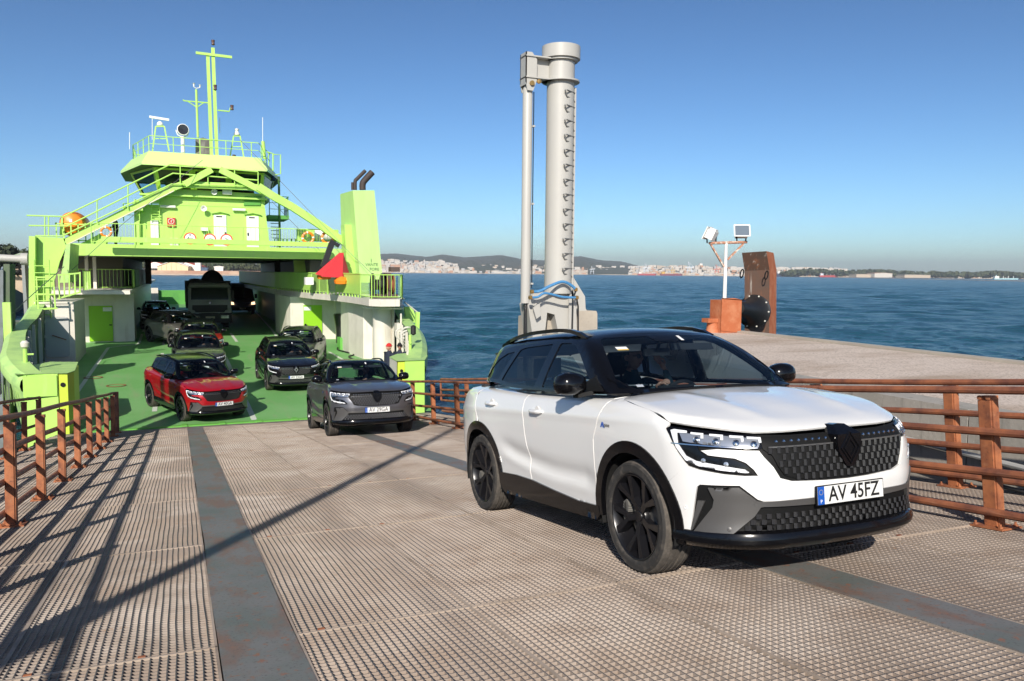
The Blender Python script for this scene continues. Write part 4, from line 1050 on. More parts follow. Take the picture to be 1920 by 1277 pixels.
# right
pl=[(7.48,38.06),(7.75,36.03),(8.13,35.93),(8.3,34.5),(8.5,33.3),(8.7,34),(9.2,36),(9.5,40),(7.48,40)]
boxpoly('casing',pl,-4.15,-1.45,CREAM)
m=MB().lathe((8.12,33.8,-4.1),(0,0,1),[(.42,0),(.42,2.65)],24); part(m,'round_trunk',CREAM)
boxpoly('casing',[(5.30,49.0),(5.48,45.2),(5.60,44.52),(8.0,44.5),(8.0,49)],-3.9,-1.4,CREAM)
boxpoly('casing',[(6.35,49),(10,49),(10,88),(6.35,88)],-3.9,-1.4,mat('grey_casing',(.30,.30,.29),.5))
gd=part(MB().box((6.29,44.43,-3.8),(7.28,44.49,-1.86)),'casing_door',GDOOR,label='lime green door in the right casing')
sub(MB().box((6.3,44.41,-2.15),(6.7,44.428,-1.95)),'notice',WPAINT,gd); sub(MB().cbox((6.4,44.41,-2.95),(.14,.05,.06)),'door_handle',DARK,gd)
part(MB().box((8.0,44.2,-3.9),(9.9,46,-1.45)),'casing',CREAM)
part(MB().box((8.7,43.4,-3.3),(8.95,43.8,-2.2)),'red_locker',mat('dark_red2',(.25,.06,.04),.5))
part(MB().box((7.36,39.6,-3.93),(7.8,40.4,-3.3)),'green_bin',mat('bin_green',(.13,.42,.07),.5))
# right platform slab (curved edge) and its railing
pe=[(5.05,75),(5.25,60),(5.4,50),(5.75,46.4),(6.3,41.5),(6.95,38.4),(7.15,36.2),(7.25,34.2),(7.25,32.6),(7.6,32.0),(8.4,32.0),(8.62,32.4)]
n=len(pe); m=MB(); top=-1.13;bt=-1.42
xo_=lambda y: float(np.interp(y,[32,36,40,46],[8.63,9.55,10.1,10.2]))
m.add([(x,y,top) for x,y in pe]+[(xo_(y),y+.01,top) for i,(x,y) in enumerate(pe)],[(i,i+1,n+i+1,n+i) for i in range(n-1)])
m.add([(x,y,bt) for x,y in pe]+[(xo_(y),y+.01,bt) for x,y in pe],[(n+i,n+i+1,i+1,i) for i in range(n-1)])
m.add([(x,y,top) for x,y in pe]+[(x,y,bt) for x,y in pe],[(i,i+1,n+i+1,n+i) for i in range(n-1)])
m.add([(8.62,32.4,top),(9.55,36,top),(10.1,40,top),(8.62,32.4,bt),(9.55,36,bt),(10.1,40,bt)],[(0,1,4,3),(1,2,5,4)]); part(m,'side_platform',CREAM); railing([(8.62,32.4,top),(9.5,36,top)],1.0,1.2,.3)
part(MB().prism([(9.0,33.5,-1.5),(9.35,33.5,-1.5),(9.6,33.5,-2.2),(9.1,33.5,-2.2)],(0,.2,0)),'bulwark_fin',LIME)
part(MB().tube([(x+.12,y+.3,bt-.1) for x,y in pe[7:]],.035,6),'pipe',CREAM)
V3=lambda L,z:[(x,y,z) for x,y in L]
def plated(pts,z0,z1,name='rail_plate',mt=LIME):
    m=MB(); k=len(pts)
    m.add([(x,y,z0) for x,y in pts]+[(x,y,z1) for x,y in pts],[(i,i+1,k+i+1,k+i) for i in range(k-1)])
    m.add([(x+.03,y+.02,z0) for x,y in pts]+[(x+.03,y+.02,z1) for x,y in pts],[(i,k+i,k+i+1,i+1) for i in range(k-1)]); return part(m,name,mt)
plated(pe[0:5],-1.0,-.12); railing(V3(pe[4:6],top),1.0,1.2,.13); plated(pe[5:8],-1.0,-.12); railing(V3(pe[7:12],top),1.0,1.5,.16)
m=MB()
for a,b in zip(pe[:8],pe[1:8]):
    L=math.hypot(b[0]-a[0],b[1]-a[1]); k=max(1,int(L/.5))
    for i in range(k): t=i/k; x=a[0]+(b[0]-a[0])*t; y=a[1]+(b[1]-a[1])*t; m.box((x,y,top),(x+.05,y+.06,-1.0))
m.tube([(x,y,-.10) for x,y in pe[:8]],.03,6); part(m,'plate_stanchions',LIME,kind='stuff')
# left platform rail
railing([(-4.9,45.3,-1.02),(-2.15,45.3,-1.02)],1.0,1.3,.17); railing([(-2.15,45.3,-1.02),(-2.15,47.3,-1.02)],1.0,1.0,.2)
plated([(-2.12,47.3),(-2.12,52)],-1.0,0,mt=BULKG); plated([(-2.12,52),(-2.12,62)],-1.0,0,mt=mat('grey_plate',(.3,.31,.30),.5))
# structure between platform and bridge deck
part(MB().box((-6.0,48.5,-1.0),(-2.75,75,.62)),'side_house',mat('house_shade_brown',(.17,.15,.11),.6)); part(MB().box((-4.25,44.9,-1),(-4.1,45.05,.62)),'pillar',CREAM); part(MB().box((-3.9,44.9,-1),(-3.75,45.05,.62)),'pillar',CREAM)  # left house wall coloured dark brown to stand for shade under the deck
part(MB().box((6.9,46,-1.13),(9.6,75,.60)),'side_house',mat('grey_house',(.34,.33,.31),.5)); part(MB().box((7.75,44.8,-1.13),(8.1,45.2,.6)),'pillar',CREAM)
part(MB().box((-1.95,57.6,-.95),(-1.6,58.2,.62)),'pillar',mat('brown_pillar',(.09,.06,.045),.6)); part(MB().box((5.55,50,-1.1),(5.75,50.2,.62)),'pillar',DARK); part(MB().box((5.75,53,-1.1),(5.9,53.2,.62)),'pillar',DARK)
part(MB().prism([(6.15,47.0,.6),(6.75,47.0,.6),(6.95,47.0,-1.1),(6.2,47.0,-1.1)],(0,.3,0)),'stair_side',LIME)
for k in range(6): part(MB().box((7.0,46.6+k*.25,-.9+k*.25),(7.5,46.9+k*.25,-.86+k*.25)),'stair_tread',CREAM)
# bridge deck and its beams
bz0,bz1=.60,1.14
part(MB().box((-4.35,41.0,bz0),(7.05,41.25,bz1)),'beam',LIME,label='deep lime transverse beam across the car deck')
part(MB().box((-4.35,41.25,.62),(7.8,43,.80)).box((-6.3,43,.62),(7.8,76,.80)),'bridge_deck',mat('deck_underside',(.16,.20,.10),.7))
part(MB().box((-4.35,41.25,.80),(7.8,76,.86)),'bridge_deck',DECKG)
a=P(190,447,40.2);b=P(615,459,40.2)
part(MB().bar((a.x,40.2,a.z-.02),(b.x,40.2,b.z),.18,.22),'beam',LIME,label='thin lime beam across the front of the upper railing')
part(MB().box((7.05,41.0,.6),(7.8,41.25,1.14)),'bracket',LIMED)
# upper railings
railing([(-3.6,41.3,1.14),(-1.75,41.3,1.14)],.95,1.3,.14,br=.008); railing([(-1.75,41.3,1.14),(4.6,41.3,1.14)],.95,1.6,.20,br=.008); railing([(4.6,41.3,1.14),(7.6,41.3,1.14)],.95,1.2,.13,br=.008)
# left tower and bracket
Y=37.
t1=lambda px,py,yy=Y:P(px,py,yy)
m=MB().prism([t1(54,443),t1(66,443),t1(66,600),t1(54,606)],(0,.35,0)); part(m,'tower_leg',LIME)
m=MB().prism([t1(54,442.5,37.4),t1(118,446,37.4),t1(124,462,37.4),t1(112,490,37.4),t1(88,575,37.4),t1(60,575,37.4)],(0,.12,0)); part(m,'tower_plate',LIME)
m=MB().prism([t1(100,452,36.8),t1(140,448,36.8),t1(122,475,36.8),t1(124,512,36.8),t1(96,560,36.8)],(0,.1,0)); 
m=MB().prism([t1(124,458,37.2),t1(132,456,37.2),t1(128,530,37.2),t1(112,530,37.2)],(0,3.2,0)); part(m,'tower_gusset',LIMED)
m=MB()
for k in range(8):
    z=.1-.28*k; a=t1(64,500); b=t1(92,500); m.tube([(a.x,36.9,z),(b.x,36.9,z)],.02,6)
a=t1(64,480);b=t1(92,480); m.tube([(a.x,36.9,.35),(a.x,36.9,-2.0)],.025,6).tube([(b.x,36.9,.35),(b.x,36.9,-2.0)],.025,6); part(m,'ladder',LIME)
# cage platform below the tower
for (p,q) in (((68,520),(100,520)),((68,552),(102,552)),((70,580),(108,578)),((108,516),(150,512)),((108,560),(150,548))):
    part(MB().bar(t1(*p,36.2),t1(*q,36.2),.06,.06),'cage_bar',LIME)
for (p,q) in (((68,518),(72,582)),((100,520),(104,580)),((110,514),(112,562)),((130,512),(130,556)),((150,510),(150,550)),((140,512),(141,552)),((120,513),(121,558))):
    part(MB().bar(t1(*p,36.2),t1(*q,36.2),.05,.05,up=(0,1,0)),'cage_bar',LIME)
railing([(-3.95,41,-1.1),(-3.95,44,-1.1)],1.0,1,.3)
# gangway that climbs over the bridge front
G=42.5
def run(pts,w_,h_,name,mt=LIME,yy=G):
    q=[P(x,y,yy) for x,y in pts]; m=MB()
    for a,b in zip(q[:-1],q[1:]): m.bar(a,b,w_,h_)
    return part(m,name,mt)
run([(86,453),(123,454),(326,352),(342,346),(490,352)],.35,.30,'gangway_beam')
run([(120,462),(326,358)],.10,.04,'gangway_pipe',CREAM,42.3)
for dy in (0,1):
    yy=G-.3+dy*.9
    for L in ([(50,404),(119,406),(320,308),(484,322)],[(54,423),(126,424),(324,325),(484,338)],[(66,442),(116,443),(322,345),(484,350)]):
        q=[P(x,y,yy) for x,y in L]; part(MB().tube(q,.035,6),'gangway_handrail',LIME)
    for (x,y0,y1) in ((84,405,442),(91,405,442),(182,374,418),(240,346,392),(338,309,345),(390,313,348),(440,318,350),(484,322,352)):
        part(MB().tube([P(x,y0,yy),P(x,y1,yy)],.028,6),'gangway_post',LIME)
# A-frame struts over the bridge windows, and the long brace to the funnel
run([(346,346),(397,318)],.25,.30,'strut',LIME,42.2); run([(412,318),(490,358)],.25,.30,'strut',LIME,42.2)
run([(484,350),(512,368),(548,388),(600,422),(648,456),(703,488)],.30,.36,'brace',LIME,40.6)
part(MB().prism([P(662,468,40.4),P(712,492,40.4),P(690,500,40.4),P(676,486,40.4)],(0,.2,0)),'brace_foot',LIME)
part(MB().tube([P(674,485,40.2),P(674,522,40.2)],.07,8),'post',LIME)
part(MB().tube([P(510,378,42),P(600,470,40)],.012,4),'stay_wire',WIRE); part(MB().tube([P(450,262,43),P(560,375,40),P(660,478,39),P(705,520,38)],.012,4),'stay_wire',WIRE)
part(MB().tube([P(380,300,42),P(230,420,40),P(120,520,38)],.012,4),'stay_wire',WIRE)
# deck house under the bridge
Y=43.
h=MB(); 
F0=[P(262,385,Y),P(262,470,Y),P(507,476,Y),P(496,385,Y)]
h.add([(-1.62,Y,3.15),(-1.68,Y,.86),(4.47,Y,.86),(4.22,Y,3.2),(-1.62,Y+9,3.15),(-1.68,Y+9,.86),(4.47,Y+9,.86),(4.22,Y+9,3.2)],[(0,1,2,3),(0,3,7,4),(3,2,6,7),(1,0,4,5),(5,4,7,6)])
house=part(h,'deck_house',LIME)
h=MB().prism([(-.75,Y-.02,3.15),(4.2,Y-.02,3.2),(4.25,Y-.02,3.9),(-.72,Y-.02,3.98)],(0,6,0)); part(h,'deck_house',LIME)
part(MB().prism([P(459,368,Y-.1),P(491,367,Y-.1),P(488,385,Y-.1),P(457,385,Y-.1)],(0,.05,0)),'wall_patch',mat('patch_green',(.10,.34,.05),.5))
part(MB().prism([(-1.85,Y-.25,3.35),(-1.62,Y-.25,3.35),(-1.66,Y-.25,.86),(-1.9,Y-.25,.86)],(0,.25,0)),'wall_fin',LIME)
for (x0,x1,y0,y1) in ((400.5,425.5,403,472),(462,486,405,473)):
    a=P(x0,y0,Y-.05);b=P(x1,y1,Y-.05)
    d=part(MB().box((a.x,Y-.05,b.z),(b.x,Y,a.z)),'house_door',WPAINT)
    sub(MB().cbox((a.x+.06 if x0>450 else b.x-.06,Y-.08,(a.z+b.z)/2),(.05,.06,.14)),'door_handle',DARK,d)
    sub(MB().bar((a.x-.12,Y-.1,a.z+.08),((a.x+b.x)/2,Y-.1,a.z+.17),.1,.03).bar(((a.x+b.x)/2,Y-.1,a.z+.17),(b.x+.12,Y-.1,a.z+.08),.1,.03),'rain_hood',LIME,d)
    sub(MB().box((a.x+.12,Y-.07,a.z-.1),(a.x+.4,Y-.05,a.z-.05)),'door_closer',DARK,d)
a=P(313,408,Y-.12);b=P(329,425,Y-.12); rbx=part(MB().box((a.x,Y-.12,b.z),(b.x,Y,a.z)),'fire_hose_box',REDP)
c=P(321,415,Y-.13); m=MB().tube([(c.x+.13*math.cos(t),Y-.135,c.z+.13*math.sin(t)) for t in np.linspace(0,6.283,16,endpoint=False)],.014,5,closed=True); m.box((c.x-.015,Y-.14,c.z-.06),(c.x+.015,Y-.13,c.z+.06)).box((c.x-.01,Y-.14,c.z+.04),(c.x+.06,Y-.13,c.z+.06)); sub(m,'hose_symbol',WPAINT,rbx)
a=P(282,413,Y-.1);b=P(298,462,Y-.1); part(MB().box((a.x,Y-.1,b.z),(b.x,Y,a.z)),'white_cupboard',WPAINT)
part(MB().box((P(318,432,Y).x,Y-.1,.9),(P(334,432,Y).x,Y,1.55)),'notice_board',CREAM)
m=MB()
for k in range(9):
    z=P(290,372+5*k,Y-.2).z; m.tube([(P(284,380,Y-.2).x,Y-.2,z),(P(299,380,Y-.2).x,Y-.2,z)],.02,5)
for x in (284,299): m.tube([P(x,368,Y-.2),P(x,415,Y-.2)],.025,6)
part(m,'ladder',LIME)
for (x0,x1,yy) in ((300,329,387),(436,460,393)):
    a=P(x0,yy,Y-.15);b=P(x1,yy,Y-.15); part(MB().tube([(a.x,Y-.15,a.z),(b.x,Y-.15,a.z)],.07,8),'strip_light',WPAINT)
for (x,yy) in ((401.5,360),(382,391)):
    c=P(x,yy,Y-.3); part(MB().lathe((c.x,Y-.1,c.z),(0,-1,0),[(.03,0),(.05,.1),(.14,.25),(.145,.27),(.11,.26),(.03,.12),(0,.14)],16),'loudspeaker',WPAINT)
c=P(426,360,Y-.3); part(MB().box((c.x-.22,Y-.35,c.z-.12),(c.x+.22,Y-.05,c.z+.12)),'floodlight',WPAINT)
c=P(383,430,Y-.2); part(MB().box((c.x-.16,Y-.35,c.z-.08),(c.x+.16,Y-.05,c.z+.08)).bar((c.x,Y-.1,c.z),(c.x,Y-.1,c.z-.5),.03,.03,up=(1,0,0)),'floodlight',WPAINT)
# round limit signs on the railing
for (x,yy,txt) in ((356.5,447,'4m'),(393.7,449,'10t'),(425,449.5,'2t')):
    c=P(x,yy,41.15); R_=.285
    sg=part(MB().lathe((c.x,41.2,c.z),(0,-1,0),[(0,0),(R_,0),(R_,.03),(R_*.80,.031)],28).lathe((c.x,41.2,c.z),(0,-1,0),[(R_*.80,.031),(0,.032)],28,mi=1),'limit_sign',[mat('sign_red',(.72,.06,.03),.4),WPAINT],label='round red ringed sign reading '+txt)
    if txt=='4m':
        m=MB().add([(c.x-.05,41.165,c.z+.19),(c.x+.05,41.165,c.z+.19),(c.x,41.165,c.z+.11)],[(0,1,2)]).add([(c.x-.05,41.165,c.z-.19),(c.x+.05,41.165,c.z-.19),(c.x,41.165,c.z-.11)],[(0,2,1)]); sub(m,'arrow_mark',INK,sg)
    tm=text_mesh(txt,.21,.001,INK); o=inst(tm,'lettering',sg,M=Matrix(((1,0,0,c.x),(0,0,-1,41.164),(0,1,0,c.z),(0,0,0,1))))
# wheelhouse: glazed octagon that flares outwards
wb=[(-1.55,46.4),(-.75,43.6),(4.15,43.6),(4.75,46.4),(4.75,50),(-1.55,50)]
wt=[(-2.15,46.2),(-.95,42.9),(4.2,42.9),(5.05,46.2),(5.05,50.5),(-2.15,50.5)]
zb,zt_=3.75,4.95
n=6; wm=MB()
def quad(i,t0,t1,u0,u1,off=0.):
    a0,a1=Vector((*wb[i],zb)),Vector((*wb[(i+1)%n],zb)); b0,b1=Vector((*wt[i],zt_)),Vector((*wt[(i+1)%n],zt_))
    f=lambda t,u:(a0.lerp(a1,t)).lerp(b0.lerp(b1,t),u)
    q=[f(t0,u0),f(t1,u0),f(t1,u1),f(t0,u1)]; nn=(q[1]-q[0]).cross(q[3]-q[0]).normalized()
    return [p+nn*off for p in q]
fr=MB()
nw={0:1,1:3,2:1,3:2,4:4,5:2}
wins=[]
for i in range(n):
    k=nw[i]; 
    fr.add(quad(i,0,1,0,.14),[(0,1,2,3)]); fr.add(quad(i,0,1,.92,1),[(0,1,2,3)])
    e=.03 if k>1 else .07
    for j in range(k+1):
        t=j/k; t0=max(0,t-e);t1=min(1,t+e); fr.add(quad(i,t0,t1,.14,.92),[(0,1,2,3)])
    for j in range(k): wins.append(quad(i,min(1,j/k+e),max(0,(j+1)/k-e),.14,.92,-.03))
fr.add([(x,y,zb) for x,y in wb],[tuple(range(n))])
wh=part(fr,'wheelhouse',mat('lime_inner',(.42,.66,.09),.45))
WG=glass('bridge_glass',(.55,.70,.74),.01,.6)
for q in wins: sub(MB().add(q,[(0,1,2,3)]),'window_pane',WG,wh)
sub(MB().box((-.5,44.2,3.75),(3.8,45.0,4.15)).box((2.4,44.3,4.1),(2.9,44.6,4.6)).box((-.2,47,3.8),(.2,47.4,4.7)),'console',DARK,wh)
# bridge wing catwalk
part(MB().box((-1.6,42.7,3.58),(4.3,43.2,3.66)),'catwalk',LIME)
q=[(-2.1,45.5,3.0),(-2.1,44.0,3.0),(-1.6,43.6,3.0)]
railing([P(232,415,42.5),P(262,415,42.5)],.85,.5,.0,mid=(.3,.6)); part(MB().box((P(232,385,42.5).x,42.3,P(232,388,42.5).z-.15),(P(268,385,42.5).x,43,P(232,388,42.5).z)),'wing_platform',LIME)
# right aft platform and stair
part(MB().box((4.5,44.5,2.75),(5.6,47,2.95)),'wing_platform',BULKG); railing([(4.6,44.6,2.95),(5.6,44.6,2.95),(5.6,46.5,2.95)],1.0,.5,0,mid=(.33,.66),m_=mat('rail_dark_green',(.05,.15,.03),.5))
for k in range(9): part(MB().box((4.75,44.6+.1*k,.95+.2*k),(5.15,44.8+.1*k,.98+.2*k)),'stair_tread',_m['rail_dark_green'])
part(MB().tube([(5.1,44.5,.9),(5.1,44.5,5.0)],.06,6),'post',_m['rail_dark_green'])
# roof with broad sloped fascia
r0=[(-2.62,46.8),(-1.45,42.35),(4.3,42.35),(5.45,46.8),(5.45,51),(-2.62,51)]
r1=[(-2.1,46.9),(-1.15,43.0),(4.0,43.0),(4.95,46.9),(4.95,50.6),(-2.1,50.6)]
m=MB(); zl,zu=4.98,5.72
m.add([(x,y,zl) for x,y in r0]+[(x,y,zl+.12) for x,y in r0]+[(x,y,zu) for x,y in r1],[(i,(i+1)%6,6+(i+1)%6,6+i) for i in range(6)]+[(6+i,6+(i+1)%6,12+(i+1)%6,12+i) for i in range(6)]+[tuple(range(12,18))])
part(m,'wheelhouse_roof',mat('lime_pale',(.58,.84,.27),.4))
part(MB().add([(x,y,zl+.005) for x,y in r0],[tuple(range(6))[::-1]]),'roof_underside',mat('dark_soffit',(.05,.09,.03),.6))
railing([(x*1.0,y,zu) for x,y in ([(-2.0,46.8),(-1.1,43.1),(3.95,43.1),(4.9,46.8),(4.9,50.4),(-2,50.4),(-2.0,46.8)])],.75,1.2,0,mid=(.37,),rr=.022)
# masts
Y=45.
def mast(x0,y0,x1,y1,r_,name='mast',mt=LIME,yy=Y): 
    a=P(x0,y0,yy);b=P(x1,y1,yy); return part(MB().tube([a,b],r_,8),name,mt)
part(MB().bar(P(399,90,43.2),P(408,330,43.2),.16,.16,up=(0,1,0)),'mast',LIME); part(MB().bar(P(389.5,104,43.2),P(398,325,43.2),.16,.16,up=(0,1,0)),'mast',LIME)
part(MB().bar(P(367,99,43.1),P(435,107.5,43.1),.09,.12),'mast_yard',LIME)
for x,yy in ((399.5,80),(403.5,164),(435,202),(439,295)):
    c=P(x,yy,43.1); part(MB().lathe((c.x,c.y,c.z-.12),(0,0,1),[(.05,0),(.09,.02),(.07,.08),(.08,.16),(.09,.24),(0,.26)],10),'navigation_lamp',mat('lamp_brown',(.10,.05,.04),.4))
part(MB().tube([P(408,207,43.2),P(430,209,43.2),P(432,202,43.2)],.035,6),'lamp_bracket',LIME); part(MB().tube([P(405,302,43.2),P(432,302,43.2),P(437,296,43.2)],.03,6),'lamp_bracket',LIME)
mast(368,168,371,258,.06,yy=46.2); part(MB().tube([P(343,187,46.2),P(345,189,46.2),P(390,193,46.2)],.035,6).tube([P(352,190,46.2),P(367,200,46.2)],.025,5).tube([P(383,192,46.2),P(371,200,46.2)],.025,5),'mast_yard',LIME)
c=P(368,160,46.2); part(MB().lathe((c.x-.12,c.y,c.z),(0,0,1),[(.03,-.1),(.04,.05),(.08,.08),(.0,.12)],8).lathe((c.x+.18,c.y,c.z-.05),(0,0,1),[(.03,-.05),(.04,.05),(.08,.08),(.0,.12)],8).tube([(c.x-.12,c.y,c.z-.1),(c.x,c.y,c.z-.16),(c.x+.18,c.y,c.z-.1)],.02,5),'wind_sensor',WPAINT)
# radar frames
for (xl,xr,xt0,xt1,yt,yb) in ((286,317,292,308,237,283),(431,457,438,450,255,295)):
    m=MB()
    for yy in (44.6,45.4):
        m.bar(P(xl,yb,yy),P(xt0,yt,yy),.06,.08,up=(0,1,0)).bar(P(xr,yb,yy),P(xt1,yt,yy),.06,.08,up=(0,1,0)).bar(P(xt0,yt,yy),P(xt1,yt,yy),.06,.06).bar(P((xl+xt0)/2,(yb+yt)/2,yy),P((xr+xt1)/2,(yb+yt)/2,yy),.04,.04)
    part(m,'radar_frame',LIME)
    c=P((xt0+xt1)/2,yt-3,45); rd=part(MB().lathe((c.x,c.y,c.z-.05),(0,0,1),[(.14,0),(.16,.06),(.12,.14),(.07,.2),(.10,.26),(.11,.32),(.0,.38)] if xl>400 else [(.14,0),(.16,.06),(.12,.16),(.05,.22),(0,.24)],14),'radar_dome' if xl>400 else 'radar_gearbox',WPAINT)
    if xl<400: part(MB().bar(P(280,219,45),P(317,225,45),.12,.11),'radar_scanner',WPAINT)
# searchlight
c=P(342,244,43.6); m=MB().lathe((c.x,c.y+.15,c.z),(0.1,-1,.05),[(.0,-.05),(.18,-.02),(.27,.1),(.28,.28),(.25,.29)],20); sl_=part(m,'searchlight',WPAINT); sub(MB().lathe((c.x,c.y+.15,c.z),(0.1,-1,.05),[(.25,.285),(.1,.27),(0,.26)],20),'searchlight_lens',mat('dark_lens',(.03,.03,.035),.1),sl_)
part(MB().tube([(c.x,c.y,c.z-.3),(c.x,c.y,zu)],.09,10).tube([(c.x-.3,c.y,c.z-.02),(c.x-.22,c.y,c.z-.25),(c.x,c.y,c.z-.36),(c.x+.22,c.y,c.z-.25),(c.x+.3,c.y,c.z-.02)],.03,6),'searchlight_stand',WPAINT)
m=MB().prism([P(367,288,44.5),P(367,260,44.5),P(381,258,44.5),P(394,262,44.5),P(394,290,44.5)],(0,.8,0)); part(m,'canvas_cover',mat('grey_canvas',(.22,.21,.20),.9,noise=[((3,3,1),(.12,.11,.11),.45,.6)]))
for (x,y0,y1) in ((285.5,222,262),(412,222,250),(492.5,220,268),(243,248,280)): part(MB().tube([P(x,y0,44),P(x,y1,44)],.018,5),'whip_antenna',WPAINT)
part(MB().tube([P(493,265,44),P(496,298,44)],.09,8),'antenna_base',LIME); part(MB().tube([P(500,285,44),P(512,288,44),P(512,320,44)],.04,6).tube([P(512,290,44),P(526,290,44),P(526,326,44),P(516,328,44)],.03,6),'antenna_bracket',LIME)
c=P(512,334,44); part(MB().lathe((c.x,c.y,c.z),(0,0,1),[(.15,-.14),(.10,-.05),(.07,.10),(.0,.13)],14),'ship_bell',mat('bell_dark',(.03,.05,.08),.3,metal=.6))
# funnel
fa=P(661.5,357,39);fb=P(702,357,39);fc_=P(718,530,39);fd_=P(675.6,530,39)
fa2=Vector((fa.x-.02,41.4,fa.z));fd2=Vector((7.9,41.6,fd_.z)); fb2=Vector((fb.x,41.4,fb.z)); fc2=Vector((fc_.x,41.6,fc_.z))
m=MB().add([fa,fb,fc_,fd_,Vector((fa.x-.20,41.2,fa.z)),fb2,fc2,fd2],[(0,3,2,1),(0,4,7,3),(1,2,6,5),(4,5,6,7),(0,1,5,4)]); fun=part(m,'funnel',mat('lime_pale2',(.48,.75,.25),.4,noise=[((3,3,.4),(.44,.70,.22),.45,.7)]))
part(MB().prism([(fa.x+.2,39.6,2.3),(fa.x+.2,40.6,2.3),(fd_.x+.0,40.8,-.9),(fd_.x+.0,39.5,-.9)],(-.5,0,0)),'funnel_locker',LIME)
for (pts,r_) in ((([(680,356),(680,345),(684,338),(698,323)]),.16),(([(661,356),(661,342)]),.07),(([(666,356),(666,340),(670,335),(685,320)]),.09)):
    q=spline([P(x,y,40) for x,y in pts],4); q=[Vector(v) for v in q]; part(MB().tube(q,r_,12,cap=False),'exhaust_pipe',SOOT)
for txt,px,py,sz in (('1',696,489,.26),('VANTE',697,496.5,.20),('FORE',702,505,.20)):
    tm=text_mesh(txt,sz,.002,mat('funnel_ink',(.03,.07,.05),.5)); c=P(px,py,38.98); inst(tm,'lettering',fun,M=Matrix(((1,0,0,c.x),(0,0,-1,38.985),(0,1,0,c.z),(0,0,0,1))))
# gear on the right platform
c=P(637,490,37.5)
m=MB(); tip=P(640,474,38.5)
base=[P(591,514,37.0),P(606,519,36.6),P(640,521,36.6),P(656,519,37.4),P(650,505,39.5),P(620,508,39.8)]
tp=[tip+Vector((.12*math.cos(a),.12*math.sin(a),0)) for a in np.linspace(3.6,3.6+6.283,7)[:6]]
n=6; rows=[]
for k in range(7):
    t=k/6
    row=[]
    for i in range(12):
        a=base[i//2].lerp(base[(i//2+1)%6],.5*(i%2)); b=tp[i//2].lerp(tp[(i//2+1)%6],.5*(i%2)); p=a.lerp(b,t**.8); p+=Vector((math.sin(i*2.1)*.07*(1-t),math.cos(i*1.7)*.07*(1-t),0)); row.append(p)
    rows.append(row)
m.add([p for r in rows for p in r],[(r*12+i,r*12+(i+1)%12,(r+1)*12+(i+1)%12,(r+1)*12+i) for r in range(6) for i in range(12)],0,True)
m.build('canvas_tent',REDCL,label='red canvas cover over the gear on the right platform beside the funnel',cat='canvas cover')
m=MB().bar(P(606,500,38.2),P(622,456,38.2),.26,.22,up=(0,1,0)).bar(P(619,452,38.2),P(636,461,38.2),.2,.16); m.build('deck_crane',mat('crane_black',(.018,.018,.02),.4),label='black deck crane arm leaning behind the red canvas cover',cat='crane')
for q,nm,lb in ((P(608,515,37.3),'life_jacket','orange life jackets piled behind the right platform railing'),(P(640,524,36.8),'life_jacket','orange bundle hanging below the red canvas cover')):
    MB().lathe(q+Vector((0,0,-.25)),(0,0,1),[(.0,0),(.3,.05),(.34,.2),(.2,.35),(0,.4)],9).build(nm,ORNG,label=lb,cat='life jacket')
m=MB().box(P(573,534,40.5),P(588,520,40.5)+Vector((0,.5,0))); m.build('white_crate',WPAINT,label='white crate behind the right platform railing',cat='crate')
# capstan / winch
cw=thing('winch','black rope winch behind the railing at the front of the right platform','winch',(8.3,33.3,-1.13)); 
WI=Matrix.Translation((-8.3,-33.3,1.13))
def wp(mb,nm,mt): o=mb.build(nm,mt,cw); o.matrix_parent_inverse=WI; return o
wp(MB().lathe((7.55,33.3,-.55),(1,0,0),[(0,0),(.48,0),(.48,.05),(.22,.06),(.22,.38),(.48,.39),(.48,.44),(0,.45)],22),'drum',BLACK)
wp(MB().lathe((8.1,33.3,-.55),(1,0,0),[(0,0),(.42,0),(.42,.05),(.26,.06),(.26,.3),(.42,.31),(.42,.35),(0,.36)],22),'drum',STAIN)
wp(MB().box((8.1,33.0,-1.12),(8.3,33.6,-.05)).box((7.5,33.1,-1.12),(8.6,33.5,-.95)).box((8.3,33.1,.0),(8.7,33.5,.2)),'gearbox',mat('winch_brown',(.09,.06,.05),.6))
# rescue boat (orange) and cradle at the left, life rings
c=P(137,420,43.5)
rb2=thing('rescue_boat','orange rescue boat on its cradle at the left end of the upper deck','boat',tuple(c))
def locp(mb,nm,mt,par,c=c):
    o=mb.build(nm,mt,par); o.matrix_parent_inverse=Matrix.Translation(-Vector(c)); return o
locp(MB().lathe(c+Vector((0,.0,0)),(0,1,0),[(0,-.62),(.25,-.6),(.45,-.48),(.56,-.2),(.60,.3),(.6,1.8),(.5,2.6),(0,2.9)],26),'hull',ORNG,rb2)
locp(MB().box((c.x-.09,c.y-.63,c.z+.05),(c.x+.03,c.y-.59,c.z+.2)),'hatch',WPAINT,rb2)
m=MB()
for dx_ in (-.6,-.3,0,.3,.6,.9): m.bar((c.x+dx_,42.6,c.z-.9),(c.x+dx_,42.6,c.z-.05+.1*abs(dx_)),.05,.05,up=(0,1,0))
m.bar((c.x-.65,42.6,c.z-.05),(c.x+.95,42.6,c.z-.05),.05,.05).bar((c.x-.65,42.6,c.z-.8),(c.x+.95,42.6,c.z-.8),.05,.05)
m.prism([(c.x+.1,42.7,c.z-1.1),(c.x+1.4,42.7,c.z-1.1),(c.x+1.5,42.7,c.z-.55),(c.x+1.2,42.7,c.z-.45)],(0,1,0)); locp(m,'cradle',LIME,rb2)
